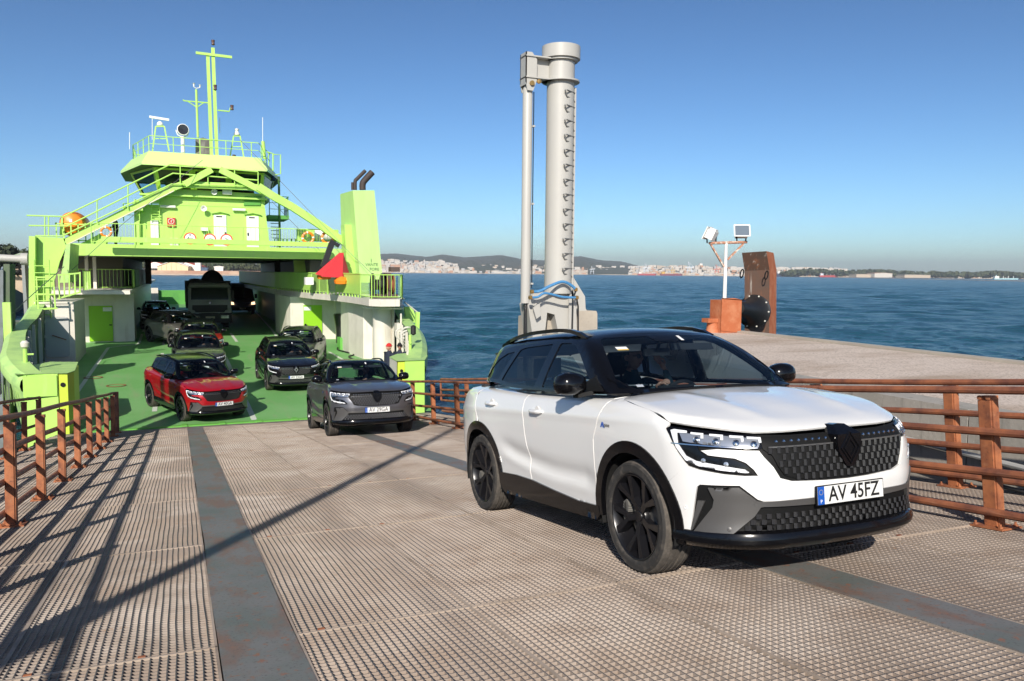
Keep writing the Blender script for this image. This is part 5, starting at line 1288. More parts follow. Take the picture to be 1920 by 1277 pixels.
m=MB().prism([(P(115,415,42.9).x,42.9,P(115,408,42.9).z),(P(110,410,42.9).x,42.9,P(110,440,42.9).z),(P(118,440,42.9).x,42.9,P(118,440,42.9).z),(P(118,408,42.9).x,42.9,P(118,408,42.9).z)],(0,.6,0)); locp(m,'davit',LIME,rb2)
def ring(px,py,yy,rad,lb):
    c=P(px,py,yy); o=None
    m=MB().tube([(c.x+rad*math.cos(t),c.y,c.z+rad*math.sin(t)) for t in np.linspace(0,6.283,24,endpoint=False)],rad*.25,8,closed=True)
    for i in range(len(m.f)): m.mi[i]=1 if (i//8)%6 in (0,) else 0
    o=m.build('life_ring',[ORNG,WPAINT],label=lb,cat='life ring'); return o
ring(199,435,41.1,.21,'orange life ring on the upper railing beside the crewman')
ring(577.5,446,40.9,.26,'orange and white life ring hung on the upper right railing')
ring(614,446,40.9,.27,'orange life ring on the upper right railing, below the white raft canister')
c=P(608,441,42.5); MB().lathe(c+Vector((-.5,0,.0)),(1,0,0),[(0,-.05),(.22,0),(.30,.12),(.31,.5),(.31,.9),(.22,1.06),(0,1.1)],22).build('raft_canister',WPAINT,label='white life raft canister above the upper right railing',cat='life raft')
part(MB().box((P(556,452,43).x,42.6,P(556,452,43).z),(P(632,430,43).x,43,P(632,432,43).z)),'raft_stand',LIME)
for k in range(6):
    p_=P(515+8*k,448,43.5); part(MB().tube([p_+Vector((0,0,-.4)),p_,p_+Vector((.18,0,0)),p_+Vector((.18,0,-.4))],.03,5),'seat_loop',_m['rail_dark_green'])
# equipment at the right front corner behind the crew
c=P(752,626,31); part(MB().tube([(c.x+.22*math.cos(t),c.y,c.z+.22*math.sin(t)) for t in np.linspace(0,6.283,18,endpoint=False)],.03,6,closed=True).bar(c-Vector((.2,0,0)),c+Vector((.2,0,0)),.03,.03),'valve_wheel',ROPE)
part(MB().box((P(742,606,32).x,31.8,P(742,622,32).z),(P(755,606,32).x,32.2,P(742,606,32).z)),'wall_box',CREAM)
part(MB().tube([P(752,588,32),P(752,612,32)],.04,6),'pipe',CREAM)
for k in range(3):
    c=P(764,628+6*k,29.5); part(MB().tube([(c.x+.25*math.cos(t),c.y+.08*math.sin(3*t),c.z+.3*math.sin(t)) for t in np.linspace(0,6.283,16,endpoint=False)],.035,6,closed=True),'mooring_rope',ROPE)
for k in range(3):
    c=P(40+k*2,655+5*k,28.5); part(MB().tube([(c.x+.2*math.cos(t),c.y,c.z+.3*math.sin(t)) for t in np.linspace(0,6.283,16,endpoint=False)],.035,6,closed=True),'mooring_rope',ROPE)
# bin bag stand and stool near the niche; hose on the deck
MB().lathe((8.0,42.6,deckz(42.6)),(0,0,1),[(.0,0),(.30,0),(.30,.55),(.34,1.0),(.42,1.5),(.38,1.55),(0,1.5)],10).build('rubbish_bag_stand',mat('black_bag',(.012,.012,.012),.35),label='tall black bag stand beside the green door in the right casing',cat='bin')
m=MB().prism([(7.7,40.9,deckz(41)+.35),(8.4,40.9,deckz(41)+.35),(8.25,40.9,deckz(41)+.75),(7.95,40.9,deckz(41)+.75)],(0,.4,0))
for x in (7.75,8.35): m.bar((x,40.9,deckz(41)),(x,41.2,deckz(41)+.4),.04,.04,up=(0,1,0))
m.build('equipment_stand',mat('dark_brown',(.05,.04,.035),.6),label='low dark stand on the deck behind the right near casing',cat='stand')
MB().tube([Vector((x,y,deckz(y)+.04)) for x,y in spline([(7.9,41.5),(7.2,39.5),(7.6,37.5),(7.2,36.6),(7.35,34.5),(7.6,33.0),(7.4,31.5)],5)],.035,6).build('deck_hose',mat('black_hose',(.015,.015,.015),.5),label='black hose lying on the green deck along the right casing',cat='hose')
# white strips: far right deck items
m=MB().box(P(484,545,75),P(492,570,75)+Vector((0,.4,0))); m.build('stern_gear',mat('pale_teal',(.35,.55,.48),.6),label='pale teal winch gear at the far end of the deck, right of the dark van',cat='winch')
# ------------------------------------------------------------------ people
def skinned(name,chains,mats,parent=None,sub=2,build=True):
    """chains: list of lists of (point, radius); first vertex of the first chain is the root. Points shared by equal coordinates."""
    vs=[];rs=[];es=[];idx={}
    for ch in chains:
        prev=None
        for p,r in ch:
            k=tuple(round(c,4) for c in p)
            if k not in idx: idx[k]=len(vs); vs.append(k); rs.append(r)
            i=idx[k]
            if prev is not None: es.append((prev,i))
            prev=i
    me=bpy.data.meshes.new(name); me.from_pydata(vs,es,[]); o=bpy.data.objects.new(name,me); COL.objects.link(o)
    md=o.modifiers.new('skin','SKIN'); md.use_smooth_shade=True
    for i,r in enumerate(rs):
        q=r if isinstance(r,tuple) else (r,r)
        me.skin_vertices[0].data[i].radius=q
    me.skin_vertices[0].data[0].use_root=True
    ms=o.modifiers.new('sub','SUBSURF'); ms.levels=sub; ms.render_levels=sub
    bpy.context.view_layer.update(); dg=bpy.context.evaluated_depsgraph_get()
    out=bpy.data.meshes.new_from_object(o.evaluated_get(dg)); out.name=name
    bpy.data.objects.remove(o); bpy.data.meshes.remove(me)
    out.materials.clear()
    for m_ in (mats if isinstance(mats,(list,tuple)) else [mats]): out.materials.append(m_)
    out.polygons.foreach_set('use_smooth',[True]*len(out.polygons)); out.update()
    return out
def head_mesh():
    # deformed sphere: skull, brow, nose, lips, chin, ears; faces +x, centre at origin, height .23
    n,mr=36,28; V=[];F=[]
    for j in range(mr+1):
        ph=math.pi*j/mr; z=math.cos(ph); r=math.sin(ph)
        for i in range(n):
            th=2*math.pi*i/n; x=r*math.cos(th); y=r*math.sin(th)
            X,Y,Z=x*.098,y*.076,z*.118
            if Z<0: f=1-.30*min(1,(-Z/.118))**1.4; Y*=f; 
            if Z<-.02 and x<0: X*=.80
            fr=max(0,x)**4*math.exp(-(y/.35)**2)
            X+=fr*(.022*math.exp(-((Z+.022)/.020)**2)*math.exp(-(y/.14)**2)+.012*math.exp(-((Z-.002)/.02)**2)*math.exp(-(y/.10)**2))
            X-=.010*max(0,x)*(math.exp(-((Y-.030)/.014)**2)+math.exp(-((Y+.030)/.014)**2))*math.exp(-((Z-.008)/.012)**2)
            X+=fr*.006*math.exp(-((Z+.058)/.008)**2)+fr*.008*math.exp(-((Z+.092)/.016)**2)-fr*.004*math.exp(-((Z+.070)/.006)**2)
            V.append((X,Y,Z))
    for j in range(mr):
        for i in range(n): F.append((j*n+i,j*n+(i+1)%n,(j+1)*n+(i+1)%n,(j+1)*n+i))
    m=MB().add(V,F,0,True)
    for s in (-1,1): m.lathe((-.005,s*.072,-.005),(.2,s,.05),[(.012,-.005),(.026,.006),(.030,.012),(.02,.016),(0,.010)],10)
    return m
HEADM=None
LIPS=mat('lips',(.32,.09,.07),.5); EYEW=mat('eye',(.6,.6,.58),.3); 
def hand(chains,wrist,dirv,palmn,curl=.9,s=1.,thumb=1):
    """append palm and five fingers to chains, starting from the wrist"""
    d=Vector(dirv).normalized(); n_=Vector(palmn).normalized(); sd=d.cross(n_).normalized()*thumb
    w_=Vector(wrist); p=w_+d*.055*s
    chains.append([(tuple(w_),(.024*s,.022*s)),(tuple(p),(.036*s,.016*s)),(tuple(w_+d*.088*s),(.034*s,.014*s))])
    fingers=[]
    for k,(o,L) in enumerate(((.030,.075),(.010,.084),(-.011,.079),(-.030,.062))):
        b=w_+d*.078*s+sd*o*s; ch=[(tuple(b),.0105*s)]; a=0; q=b
        for seg,f in ((.42,.35),(.32,.75),(.26,.95)):
            a+=curl*f; dd=d*math.cos(a)+n_*math.sin(a); q=q+dd*L*seg*s; ch.append((tuple(q),.0092*s))
        fingers.append(ch)
    b=w_+d*.03*s+sd*.030*s; t1=b+(d*.6+sd*.75+n_*.2).normalized()*.038*s; t2=t1+(d*.9+sd*.15+n_*.5).normalized()*.032*s
    fingers.append([(tuple(b),.013*s),(tuple(t1),.011*s),(tuple(t2),.0095*s)])
    return fingers
def person(label,loc,yaw,pose,top,legs_m,hat=None,glasses=False,hair=None,group=None,beard=None,seat=False,skin=SKIN,M=None):
    """local frame: +x forward, z up, origin at feet (standing) or hip (seated)"""
    global HEADM
    t=thing('person',label,'person',group=group)
    if M is not None: t.matrix_world=M
    else: t.matrix_world=Matrix.Translation(loc)@Matrix.Rotation(yaw,4,'Z')
    J=pose
    pel=J['pelvis']; ch=J['chest']; nk=J['neck']; hd=Vector(J['head'])
    A=[[(pel,(.15,.115)),(tuple((Vector(pel)+Vector(ch))/2),(.145,.11)),(ch,(.165,.115)),(nk,(.062,.062)),(tuple(hd-Vector((.015,0,.07))),(.052,.055))]]
    parts=[A[0]]; fing=[]
    for s,k in ((1,'l'),(-1,'r')):
        sh=J[k+'sh'];el=J[k+'el'];wr=J[k+'wr']
        parts.append([(ch,(.165,.115)),(sh,.066),(tuple((Vector(sh)+Vector(el))/2),.052),(el,.045),(tuple((Vector(el)+Vector(wr))/2),.040),(wr,.028)])
        hp=J[k+'hip'];kn=J[k+'kn'];an=J[k+'an'];toe=J[k+'toe']
        parts.append([(pel,(.15,.115)),(hp,.098),(tuple((Vector(hp)+Vector(kn))/2),.082),(kn,.060),(tuple(Vector(kn).lerp(Vector(an),.35)),.058),(an,.040),(toe,.038)])
    body=skinned('body',parts,[top,legs_m,skin],sub=2)
    # trousers below the hips, coat above, skin at the neck
    hz=Vector(pel).z
    for p in body.polygons:
        c=p.center; mi=0
        if seat:
            if c.x>.17 and c.z<hz+.10 and c.z<J['lel'][2]-.02+.0*c.x and not (abs(c.y)>.19 and c.z>hz+.12): mi=1
        elif c.z<hz-.06: mi=1
        if (Vector(nk)-c).length>0 and c.z>nk[2]+.035: mi=2
        p.material_index=mi
    link('body',body,t)
    if HEADM is None:
        HEADM=head_mesh().mesh('head',[SKIN])
    hm=HEADM
    ho=inst(hm,'head',t); hy=J.get('look',0); hp_=J.get('nod',0)
    HM=Matrix.Translation(hd)@Matrix.Rotation(hy,4,'Z')@Matrix.Rotation(hp_,4,'Y'); ho.matrix_basis=HM
    for s in (-1,1): 
        m=MB().lathe((.078,s*.030,.008),(1,0,0),[(0,-.004),(.011,0),(.008,.006),(0,.008)],8); inst(m.mesh('eye',EYEW),'eye',ho)
        m=MB().lathe((.085,s*.030,.008),(1,0,0),[(.0045,0),(.0035,.002),(0,.002)],8); inst(m.mesh('pupil',INK),'pupil',ho)
    inst(MB().tube([(.088,-.022,-.062),(.096,0,-.060),(.088,.022,-.062)],.004,5).mesh('mouth',LIPS),'mouth',ho)
    def cap(col,z0,puff=1.07,brim=False):
        V=[];F=[];n=24
        for j in range(9):
            ph=math.pi*.5*j/8; 
            for i in range(n):
                th=2*math.pi*i/n; V.append((.101*puff*math.cos(ph)*math.cos(th)-.006,.080*puff*math.cos(ph)*math.sin(th),z0+.108*math.sin(ph)))
        F=[(j*n+i,j*n+(i+1)%n,(j+1)*n+(i+1)%n,(j+1)*n+i) for j in range(8) for i in range(n)]
        m=MB().add(V,F,0,True); m.tube([(.104*puff*math.cos(t_)-.006,.083*puff*math.sin(t_),z0+.008) for t_ in np.linspace(0,6.283,20,endpoint=False)],.014,6,closed=True); return m
    if hat: inst(cap(hat,.028).mesh('beanie',hat),'beanie',ho)
    elif hair:
        m=MB(); V=[];n=24
        rows=[]
        for j in range(11):
            ph=math.pi*.5*(1-j/10*1.45)
            for i in range(n):
                th=2*math.pi*i/n; fx=math.cos(th)
                zz=math.sin(ph); 
                V.append((.104*math.cos(ph)*fx-.008,.082*math.cos(ph)*math.sin(th),.122*zz if not (fx>.2 and zz<.35) else .122*.35))
        m.add(V,[(j*n+i,(j+1)*n+i,(j+1)*n+(i+1)%n,j*n+(i+1)%n) for j in range(10) for i in range(n)],0,True); inst(m.mesh('hair',hair),'hair',ho)
    if glasses:
        m=MB()
        for s in (-1,1): m.lathe((.094,s*.030,.006),(1,s*.18,0),[(0,.004),(.020,.004),(.024,0),(.02,-.003)],10).bar((.092,s*.052,.010),(.0,s*.076,.010),.004,.006)
        m.bar((.100,-.012,.010),(.100,.012,.010),.005,.005); inst(m.mesh('sunglasses',INK),'sunglasses',ho)
    for k in ('l','r'):
        if k+'hand' in J:
            d,pn,curl=J[k+'hand']; chs=[]; fg=hand(chs,J[k+'wr'],d,pn,curl,1.0,thumb=1 if k=='r' else -1)
            m1=skinned('hand',[chs[0]],skin,sub=1); 
            bm=bmesh.new(); bm.from_mesh(m1)
            for f in fg:
                q=skinned('f',[f],skin,sub=1); bm.from_mesh(q); bpy.data.meshes.remove(q)
            bm.to_mesh(m1); bm.free(); m1.polygons.foreach_set('use_smooth',[True]*len(m1.polygons)); m1.update()
            link('hand',m1,t)
    return t
NAVY=mat('navy_coat',(.018,.024,.045),.85,bump=(30,.3,.01)); DKTR=mat('dark_trousers',(.02,.025,.035),.85); REDW=mat('red_wool',(.55,.02,.02),.95,bump=(200,.5,.003)); BLKW=mat('black_wool',(.01,.01,.012),.95)
SHIRT=mat('teal_jacket',(.03,.07,.09),.8,bump=(30,.3,.006)); GSHIRT=mat('grey_shirt',(.20,.21,.23),.85); LSHIRT=mat('pale_shirt',(.42,.45,.48),.85); HAIRG=mat('grey_hair',(.10,.095,.09),.9); HAIRD=mat('dark_hair',(.02,.015,.012),.8)
ORJ=mat('orange_jacket',(.7,.2,.04),.8)
def stand(bend=0,larm=None,rarm=None):
    J=dict(pelvis=(0,0,.95),chest=(0,0,1.30),neck=(.0,0,1.49),head=(.02,0,1.63),lsh=(0,.19,1.40),rsh=(0,-.19,1.40),lel=(-.02,.25,1.12),rel=(-.02,-.25,1.12),lwr=(.05,.24,.88),rwr=(.05,-.24,.88),
      lhip=(0,.095,.90),rhip=(0,-.095,.90),lkn=(.03,.11,.50),rkn=(.03,-.11,.50),lan=(-.02,.12,.08),ran=(-.02,-.12,.08),ltoe=(.14,.14,.04),rtoe=(.14,-.14,.04),
      lhand=((.1,0,-1),(0,-1,0),.5),rhand=((.1,0,-1),(0,1,0),.5))
    if larm: J['lel'],J['lwr'],J['lhand']=larm
    if rarm: J['rel'],J['rwr'],J['rhand']=rarm
    return J
def seated(left_wheel=True):
    # local origin at the hip point; steering wheel centre about (.90,0,.42) forward of the hip
    return dict(pelvis=(0,0,.05),chest=(-.10,0,.40),neck=(-.10,0,.58),head=(-.06,0,.74),lsh=(-.09,.19,.50),rsh=(-.09,-.19,.50),lel=(.20,.27,.30),rel=(.20,-.27,.30),lwr=(.50,.19,.46),rwr=(.50,-.19,.46),
      lhip=(.06,.10,.03),rhip=(.06,-.10,.03),lkn=(.50,.12,.14),rkn=(.50,-.12,.14),lan=(.78,.10,-.18),ran=(.78,-.10,-.18),ltoe=(.92,.10,-.12),rtoe=(.92,-.10,-.12),
      lhand=((.7,-.2,.5),(.5,-.6,-.5),1.25),rhand=((.7,.2,.5),(.5,.6,-.5),1.25))
def in_car(car,label,side,pose,top,**k):
    # hip in the car frame
    M=car.matrix_world@Matrix.Translation((.80,.37*side,.66))
    return person(label,None,0,pose,top,DKTR,seat=True,M=M,**k)
# ------------------------------------------------------------------ the other cars
def variant(label,plate,pm,x,y,yaw,z,slope,badge=None,steer_=0,roll=0):
    c=copy_tree(white); c['label']=label
    for ch in list(c.children):
        if ch.name.startswith('number_plate'):
            for g in list(ch.children):
                if plate is None and g.name.startswith(('lettering','star_ring')): bpy.data.objects.remove(g); continue
                if g.name.startswith('lettering') and abs(g.matrix_basis.translation.y)<.1:
                    tm=text_mesh(plate,.092,.0006,INK,bold=.0012); xs=[v.co.x for v in tm.vertices]; wd=max(xs)-min(xs); cx_=(max(xs)+min(xs))/2
                    for v in tm.vertices: v.co.x=(v.co.x-cx_)*(.40/wd); v.co.y*=1.3
                    g.data=tm
    recolour(c,P_WHITE,pm)
    def bd(o):
        if o.name.startswith('badge_emblem') and badge:
            o.material_slots[0].link='OBJECT'; o.material_slots[0].material=badge
        if o.name.startswith('grille_bar') and badge:
            o.material_slots[0].link='OBJECT'; o.material_slots[0].material=CHROME
        for q in o.children: bd(q)
    bd(c)
    Mz=Matrix.Translation((x,y,z))@Matrix.Rotation(yaw,4,'Z')@Matrix.Rotation(slope,4,'Y')@Matrix.Rotation(roll,4,'X'); c.matrix_world=Mz
    return c
dsl=-math.atan(.0276)
def yawof(fx,fy): return math.atan2(fy,fx)
def on_deck(label,plate,pm,x,y,fx,fy,**k):
    s_=math.atan(.0276)*(1 if y<50 else 0)*(-fy)/math.hypot(fx,fy)
    return variant(label,plate,pm,x,y,yawof(fx,fy),deckz(y),s_,**k)
rr=ramp(19.85,3.77,-.008)
grey=variant('satin grey SUV driving up the ramp behind the white one, plate AV 29GA','AV 29GA',P_GREY,rr.x,rr.y,yawof(-.012,-1),rr.z,-SL)
red=on_deck('red SUV with black roof at the lip of the green deck','AV 40GA',P_RED,-.07,27.15,.332,-.943)
blk=on_deck('black SUV with chrome diamond badge on the green deck, plate AV 23GA','AV 23GA',P_BLACK,3.58,31.6,.03,-1,badge=CHROME)
g2=on_deck('dark grey SUV turning beside the right casing, behind the black one',None,P_DGREY,5.06,35.6,-.30,-.95)
g3=on_deck('dark grey SUV directly behind the red one near the deck lip',None,P_DGREY,.62,34.7,.03,-1)
r2=on_deck('second red SUV mostly hidden behind a dark grey one',None,P_RED,.85,40.2,.02,-1)
g4=on_deck('warm grey SUV angled across the left lane in front of the truck',None,P_WARM,-.65,45.4,.42,-.907,steer_=.3)
b2_=on_deck('black SUV in the shade at the far left, behind the warm grey one',None,P_BLACK,-1.35,55.5,.05,-1)
BC=mat('bright_chrome',(.85,.85,.86),.38,metal=.85); GT=mat('grille_tile_bright',(.22,.22,.23),.3,metal=.7)
def rebadge(o):
    if o.name.startswith('badge_emblem'): o.material_slots[0].material=BC
    for q in o.children: rebadge(q)
rebadge(blk)
for c in (grey,blk): recolour(c,_m['grille_tile'],GT)
for c in (g4,):
    for w_ in c.children:
        if w_.name.startswith('wheel') and 'arch' not in w_.name and w_.location.x>1: w_.rotation_euler.z+=.35
bpy.context.view_layer.update()
# drivers and passengers
pw=seated(); pw['lel']=(.26,.24,.34); pw['lwr']=(.42,.02,.62); pw['lhand']=((.0,-.5,.8),(-.3,-.3,.3),1.0); pw['look']=.35; pw['rel']=(.26,-.24,.30); pw['rwr']=(.53,-.15,.47)
in_car(white,'man in sunglasses at the wheel of the white SUV, one hand near his face',1,pw,SHIRT,glasses=True,hair=HAIRG)
in_car(grey,'driver of the grey SUV with plate AV 29GA, hand on the wheel',1,seated(),GSHIRT,hair=HAIRD)
in_car(grey,'front passenger of the grey SUV with plate AV 29GA',-1,dict(seated(),lwr=(.40,.08,.22),rwr=(.40,-.08,.22),lhand=((1,-.3,-.2),(0,0,-1),.5),rhand=((1,.3,-.2),(0,0,-1),.5)),BLKW,hair=HAIRD)
in_car(red,'driver of the red SUV at the deck lip, hand on the wheel',1,seated(),BLKW,hair=HAIRD)
in_car(red,'front passenger of the red SUV at the deck lip',-1,dict(seated(),lwr=(.40,.08,.22),rwr=(.40,-.08,.22),lhand=((1,-.3,-.2),(0,0,-1),.5),rhand=((1,.3,-.2),(0,0,-1),.5)),SHIRT,hair=HAIRD)
in_car(blk,'driver of the black SUV with the chrome badge',1,seated(),LSHIRT,hair=HAIRD)
in_car(blk,'front passenger of the black SUV with the chrome badge',-1,dict(seated(),lwr=(.40,.08,.22),rwr=(.40,-.08,.22),lhand=((1,-.3,-.2),(0,0,-1),.5),rhand=((1,.3,-.2),(0,0,-1),.5)),GSHIRT,hair=HAIRD)
in_car(g2,'passenger in sunglasses in the dark grey SUV by the right casing',-1,dict(seated(),lwr=(.40,.08,.22),rwr=(.40,-.08,.22),lhand=((1,-.3,-.2),(0,0,-1),.5),rhand=((1,.3,-.2),(0,0,-1),.5)),SHIRT,glasses=True)
in_car(g3,'driver of the dark grey SUV behind the red one',1,seated(),LSHIRT,hair=HAIRD)
# crew
q1=at(730,649,y=26.0); q2_=at(749.5,648,y=27.0)
fz=q1.z-1.66
person('crewman in a red beanie and navy coat behind the right bow box',(q1.x,26.0,fz),math.radians(-155),stand(),NAVY,DKTR,hat=REDW)
person('crewman in a black beanie and sunglasses leaning on the right bow box',(q2_.x,27.0,q2_.z-1.66),math.radians(-105),stand(larm=((.05,.42,1.42),(.22,.62,1.52),((.3,.6,.3),(0,0,-1),.3))),NAVY,DKTR,hat=BLKW,glasses=True)
c=at(217,430,y=43.5)
person('crewman in a dark jacket standing at the rail of the upper deck',(c.x,43.5,.87),math.radians(190),stand(larm=((.14,.25,1.15),(.36,.15,1.12),((1,0,0),(0,0,-1),.4)),rarm=((.14,-.25,1.15),(.36,-.15,1.12),((1,0,0),(0,0,-1),.4))),BLKW,DKTR,hair=HAIRD)
# ------------------------------------------------------------------ dump truck
tx,ty=1.80,52.6; tz=deckz(52.6)
tk=thing('dump_truck','dark grey dump truck parked in the shade under the ferry bridge','truck',(tx,ty,tz))
TI=Matrix.Translation((-tx,-ty,-tz))
TGREY=mat('truck_grey',(.32,.33,.29),.45); TDK=mat('truck_dark',(.02,.022,.018),.6)
def tp_(mb,nm,mt,par=None):
    mb.M=None; o=mb.build(nm,mt,par or tk)
    return o
m=MB()
L=lambda pts,y:[(x,y,z) for x,z in pts]
# cab: front at y=0, facing -y
m.prism([(-1.24,0,.95),(-1.24,-.0,1.75),(-1.22,.10,2.55),(-1.10,.22,2.78),(1.10,.22,2.78),(1.22,.10,2.55),(1.24,0,1.75),(1.24,0,.95)],(0,1.9,0))
tp_(m,'cab',TGREY)
tp_(MB().prism([(-1.08,-.03,1.78),(-1.05,.06,2.50),(1.05,.06,2.50),(1.08,-.03,1.78)],(0,.04,0)),'windscreen',mat('truck_glass',(.01,.012,.015),.08,spec=.6))
tp_(MB().box((-1.02,-.04,1.0),(1.02,-.003,1.44)),'grille',TDK)
tp_(MB().prism([(-1.26,.06,2.50),(1.26,.06,2.50),(1.15,-.16,2.58),(-1.15,-.16,2.58)],(0,0,.08)),'sun_visor',TGREY)
bmp=tp_(MB().box((-1.25,-.12,.35),(1.25,.1,.92)),'bumper',TDK)
for s in (-1,1):
    tp_(MB().prism([(s*1.25,-.05,.95),(s*.80,-.08,.95),(s*.90,-.08,1.12),(s*1.25,-.05,1.22)],(0,.06,0)),'cab_corner',TGREY)
    h=tp_(MB().box((s*.62,-.14,.62),(s*1.08,-.115,.80)),'headlight',LENS)
    for k in range(3): inst(MB().lathe((s*(.72+.13*k),-.142,.71),(0,-1,0),[(.055,0),(.05,.006),(.02,-.004),(0,-.004)],12).mesh('reflector',CHROME),'reflector',h)
    tp_(MB().box((s*1.28,-.05,1.65),(s*1.42,.05,2.35)).bar((s*1.2,.1,2.4),(s*1.35,.0,2.4),.03,.03),'mirror',TDK)
    for yy in (.85,4.6,5.9):
        w_=tp_(MB().lathe((s*.98,yy,.5),(s,0,0),[(.22,-.14),(.47,-.15),(.5,-.12),(.5,.10),(.46,.14),(.3,.13),(.25,.02),(0,.05)],24),'wheel',TYRE)
pl_=tp_(MB().box((-.27,-.135,.62),(.27,-.125,.74)),'number_plate',mat('plate_yellowish',(.5,.45,.3),.5))
tp_(MB().lathe((0,-.045,1.58),(0,-1,0),[(0,0),(.07,0),(.06,.02),(0,.02)],12),'badge',CHROME)
tp_(MB().box((-1.35,2.1,1.15),(1.3,7.2,2.3)).prism([(-1.40,2.05,2.3),(1.35,2.05,2.3),(1.35,2.05,2.92),(-1.40,2.05,2.92)],(0,.12,0)),'tipper_body',TDK)
tp_(MB().box((-.5,0.4,.5),(.5,7.0,1.1)),'chassis',TDK)
rnd=random.Random(4); m=MB()
V=[];n=14
for j in range(7):
    for i in range(n):
        ph=math.pi*.5*j/6;th=2*math.pi*i/n; k=1+rnd.uniform(-.08,.08); V.append((.30+.78*math.cos(ph)*math.cos(th)*k,3.4+.7*math.cos(ph)*math.sin(th),2.6+.95*math.sin(ph)*k))
m.add(V,[(j*n+i,j*n+(i+1)%n,(j+1)*n+(i+1)%n,(j+1)*n+i) for j in range(6) for i in range(n)],0,True); m.tube([(.3+.5*math.cos(t),3.2,3.1+.45*math.sin(t)) for t in np.linspace(0,math.pi,12)],.05,6); tp_(m,'grab_bucket',TDK)
tp_(MB().lathe((-.75,3.2,2.6),(0,0,1),[(.0,0),(.5,.0),(.48,.25),(.3,.42),(0,.45)],12),'covered_load',TDK)
# ------------------------------------------------------------------ dark van
vx,vy=4.85,68.6
vn=thing('van','dark blue panel van with its headlights lit, right of the truck','van',(vx,vy,deckz(vy)))
VB=mat('van_blue',(.035,.05,.11),.3)
def vp(mb,nm,mt,par=None): return mb.build(nm,mt,par or vn)
m=MB(); secs=[]
prof=[(-.05,.35,.98,1.0),(-.02,.85,1.02,1.0),(.25,1.15,1.0,1.0),(.55,1.35,.99,.0)]
body=[(0,.30),(-.02,.75),(.08,1.02),(.55,1.22),(.95,1.75),(1.35,2.35),(1.75,2.52),(5.6,2.52),(5.65,.35)]
def vcs(w_,inset): return None
V=[]
for y,z in body:
    wtop=1.02-.18*max(0,(z-1.0)/1.5); V+= [(-wtop,y,z),(wtop,y,z)]
k=len(body); m.add(V,[(2*i,2*i+1,2*i+3,2*i+2) for i in range(k-1)]+[tuple(2*i for i in range(k)),tuple(2*i+1 for i in range(k))[::-1],(0,1,2*k-1,2*k-2)]); vb=vp(m,'body',VB)
bm=bmesh.new(); bm.from_mesh(vb.data); bmesh.ops.bevel(bm,geom=bm.edges[:],offset=.07,segments=3,affect='EDGES'); bm.to_mesh(vb.data); bm.free(); vb.data.polygons.foreach_set('use_smooth',[True]*len(vb.data.polygons))
vp(MB().add([(-.86,.58,1.30),(.86,.58,1.30),(.76,1.22,2.22),(-.76,1.22,2.22)],[(0,1,2,3)]),'windscreen',_m['truck_glass'])
for s in (-1,1):
    vp(MB().prism([(s*.98,.03,.82),(s*.66,-.03,.80),(s*.70,.05,1.0),(s*.96,.14,1.04)],(0,-.03,0)),'headlight',mat('van_headlight',(.9,.7,.4),.3,emit=((1,.66,.36),2.2)))
    vp(MB().box((s*1.02,.9,1.3),(s*1.22,1.0,1.65)),'mirror',TDK)
    for yy in (.95,4.6): vp(MB().lathe((s*.88,yy,.35),(s,0,0),[(.2,-.1),(.33,-.12),(.35,-.09),(.35,.08),(.32,.11),(.2,.08),(0,.06)],20),'wheel',TYRE)
vp(MB().box((-.9,-.10,.32),(.9,0,.62)),'bumper',TDK); vp(MB().box((-.26,-.12,.45),(.26,-.105,.56)),'number_plate',PWHITE)
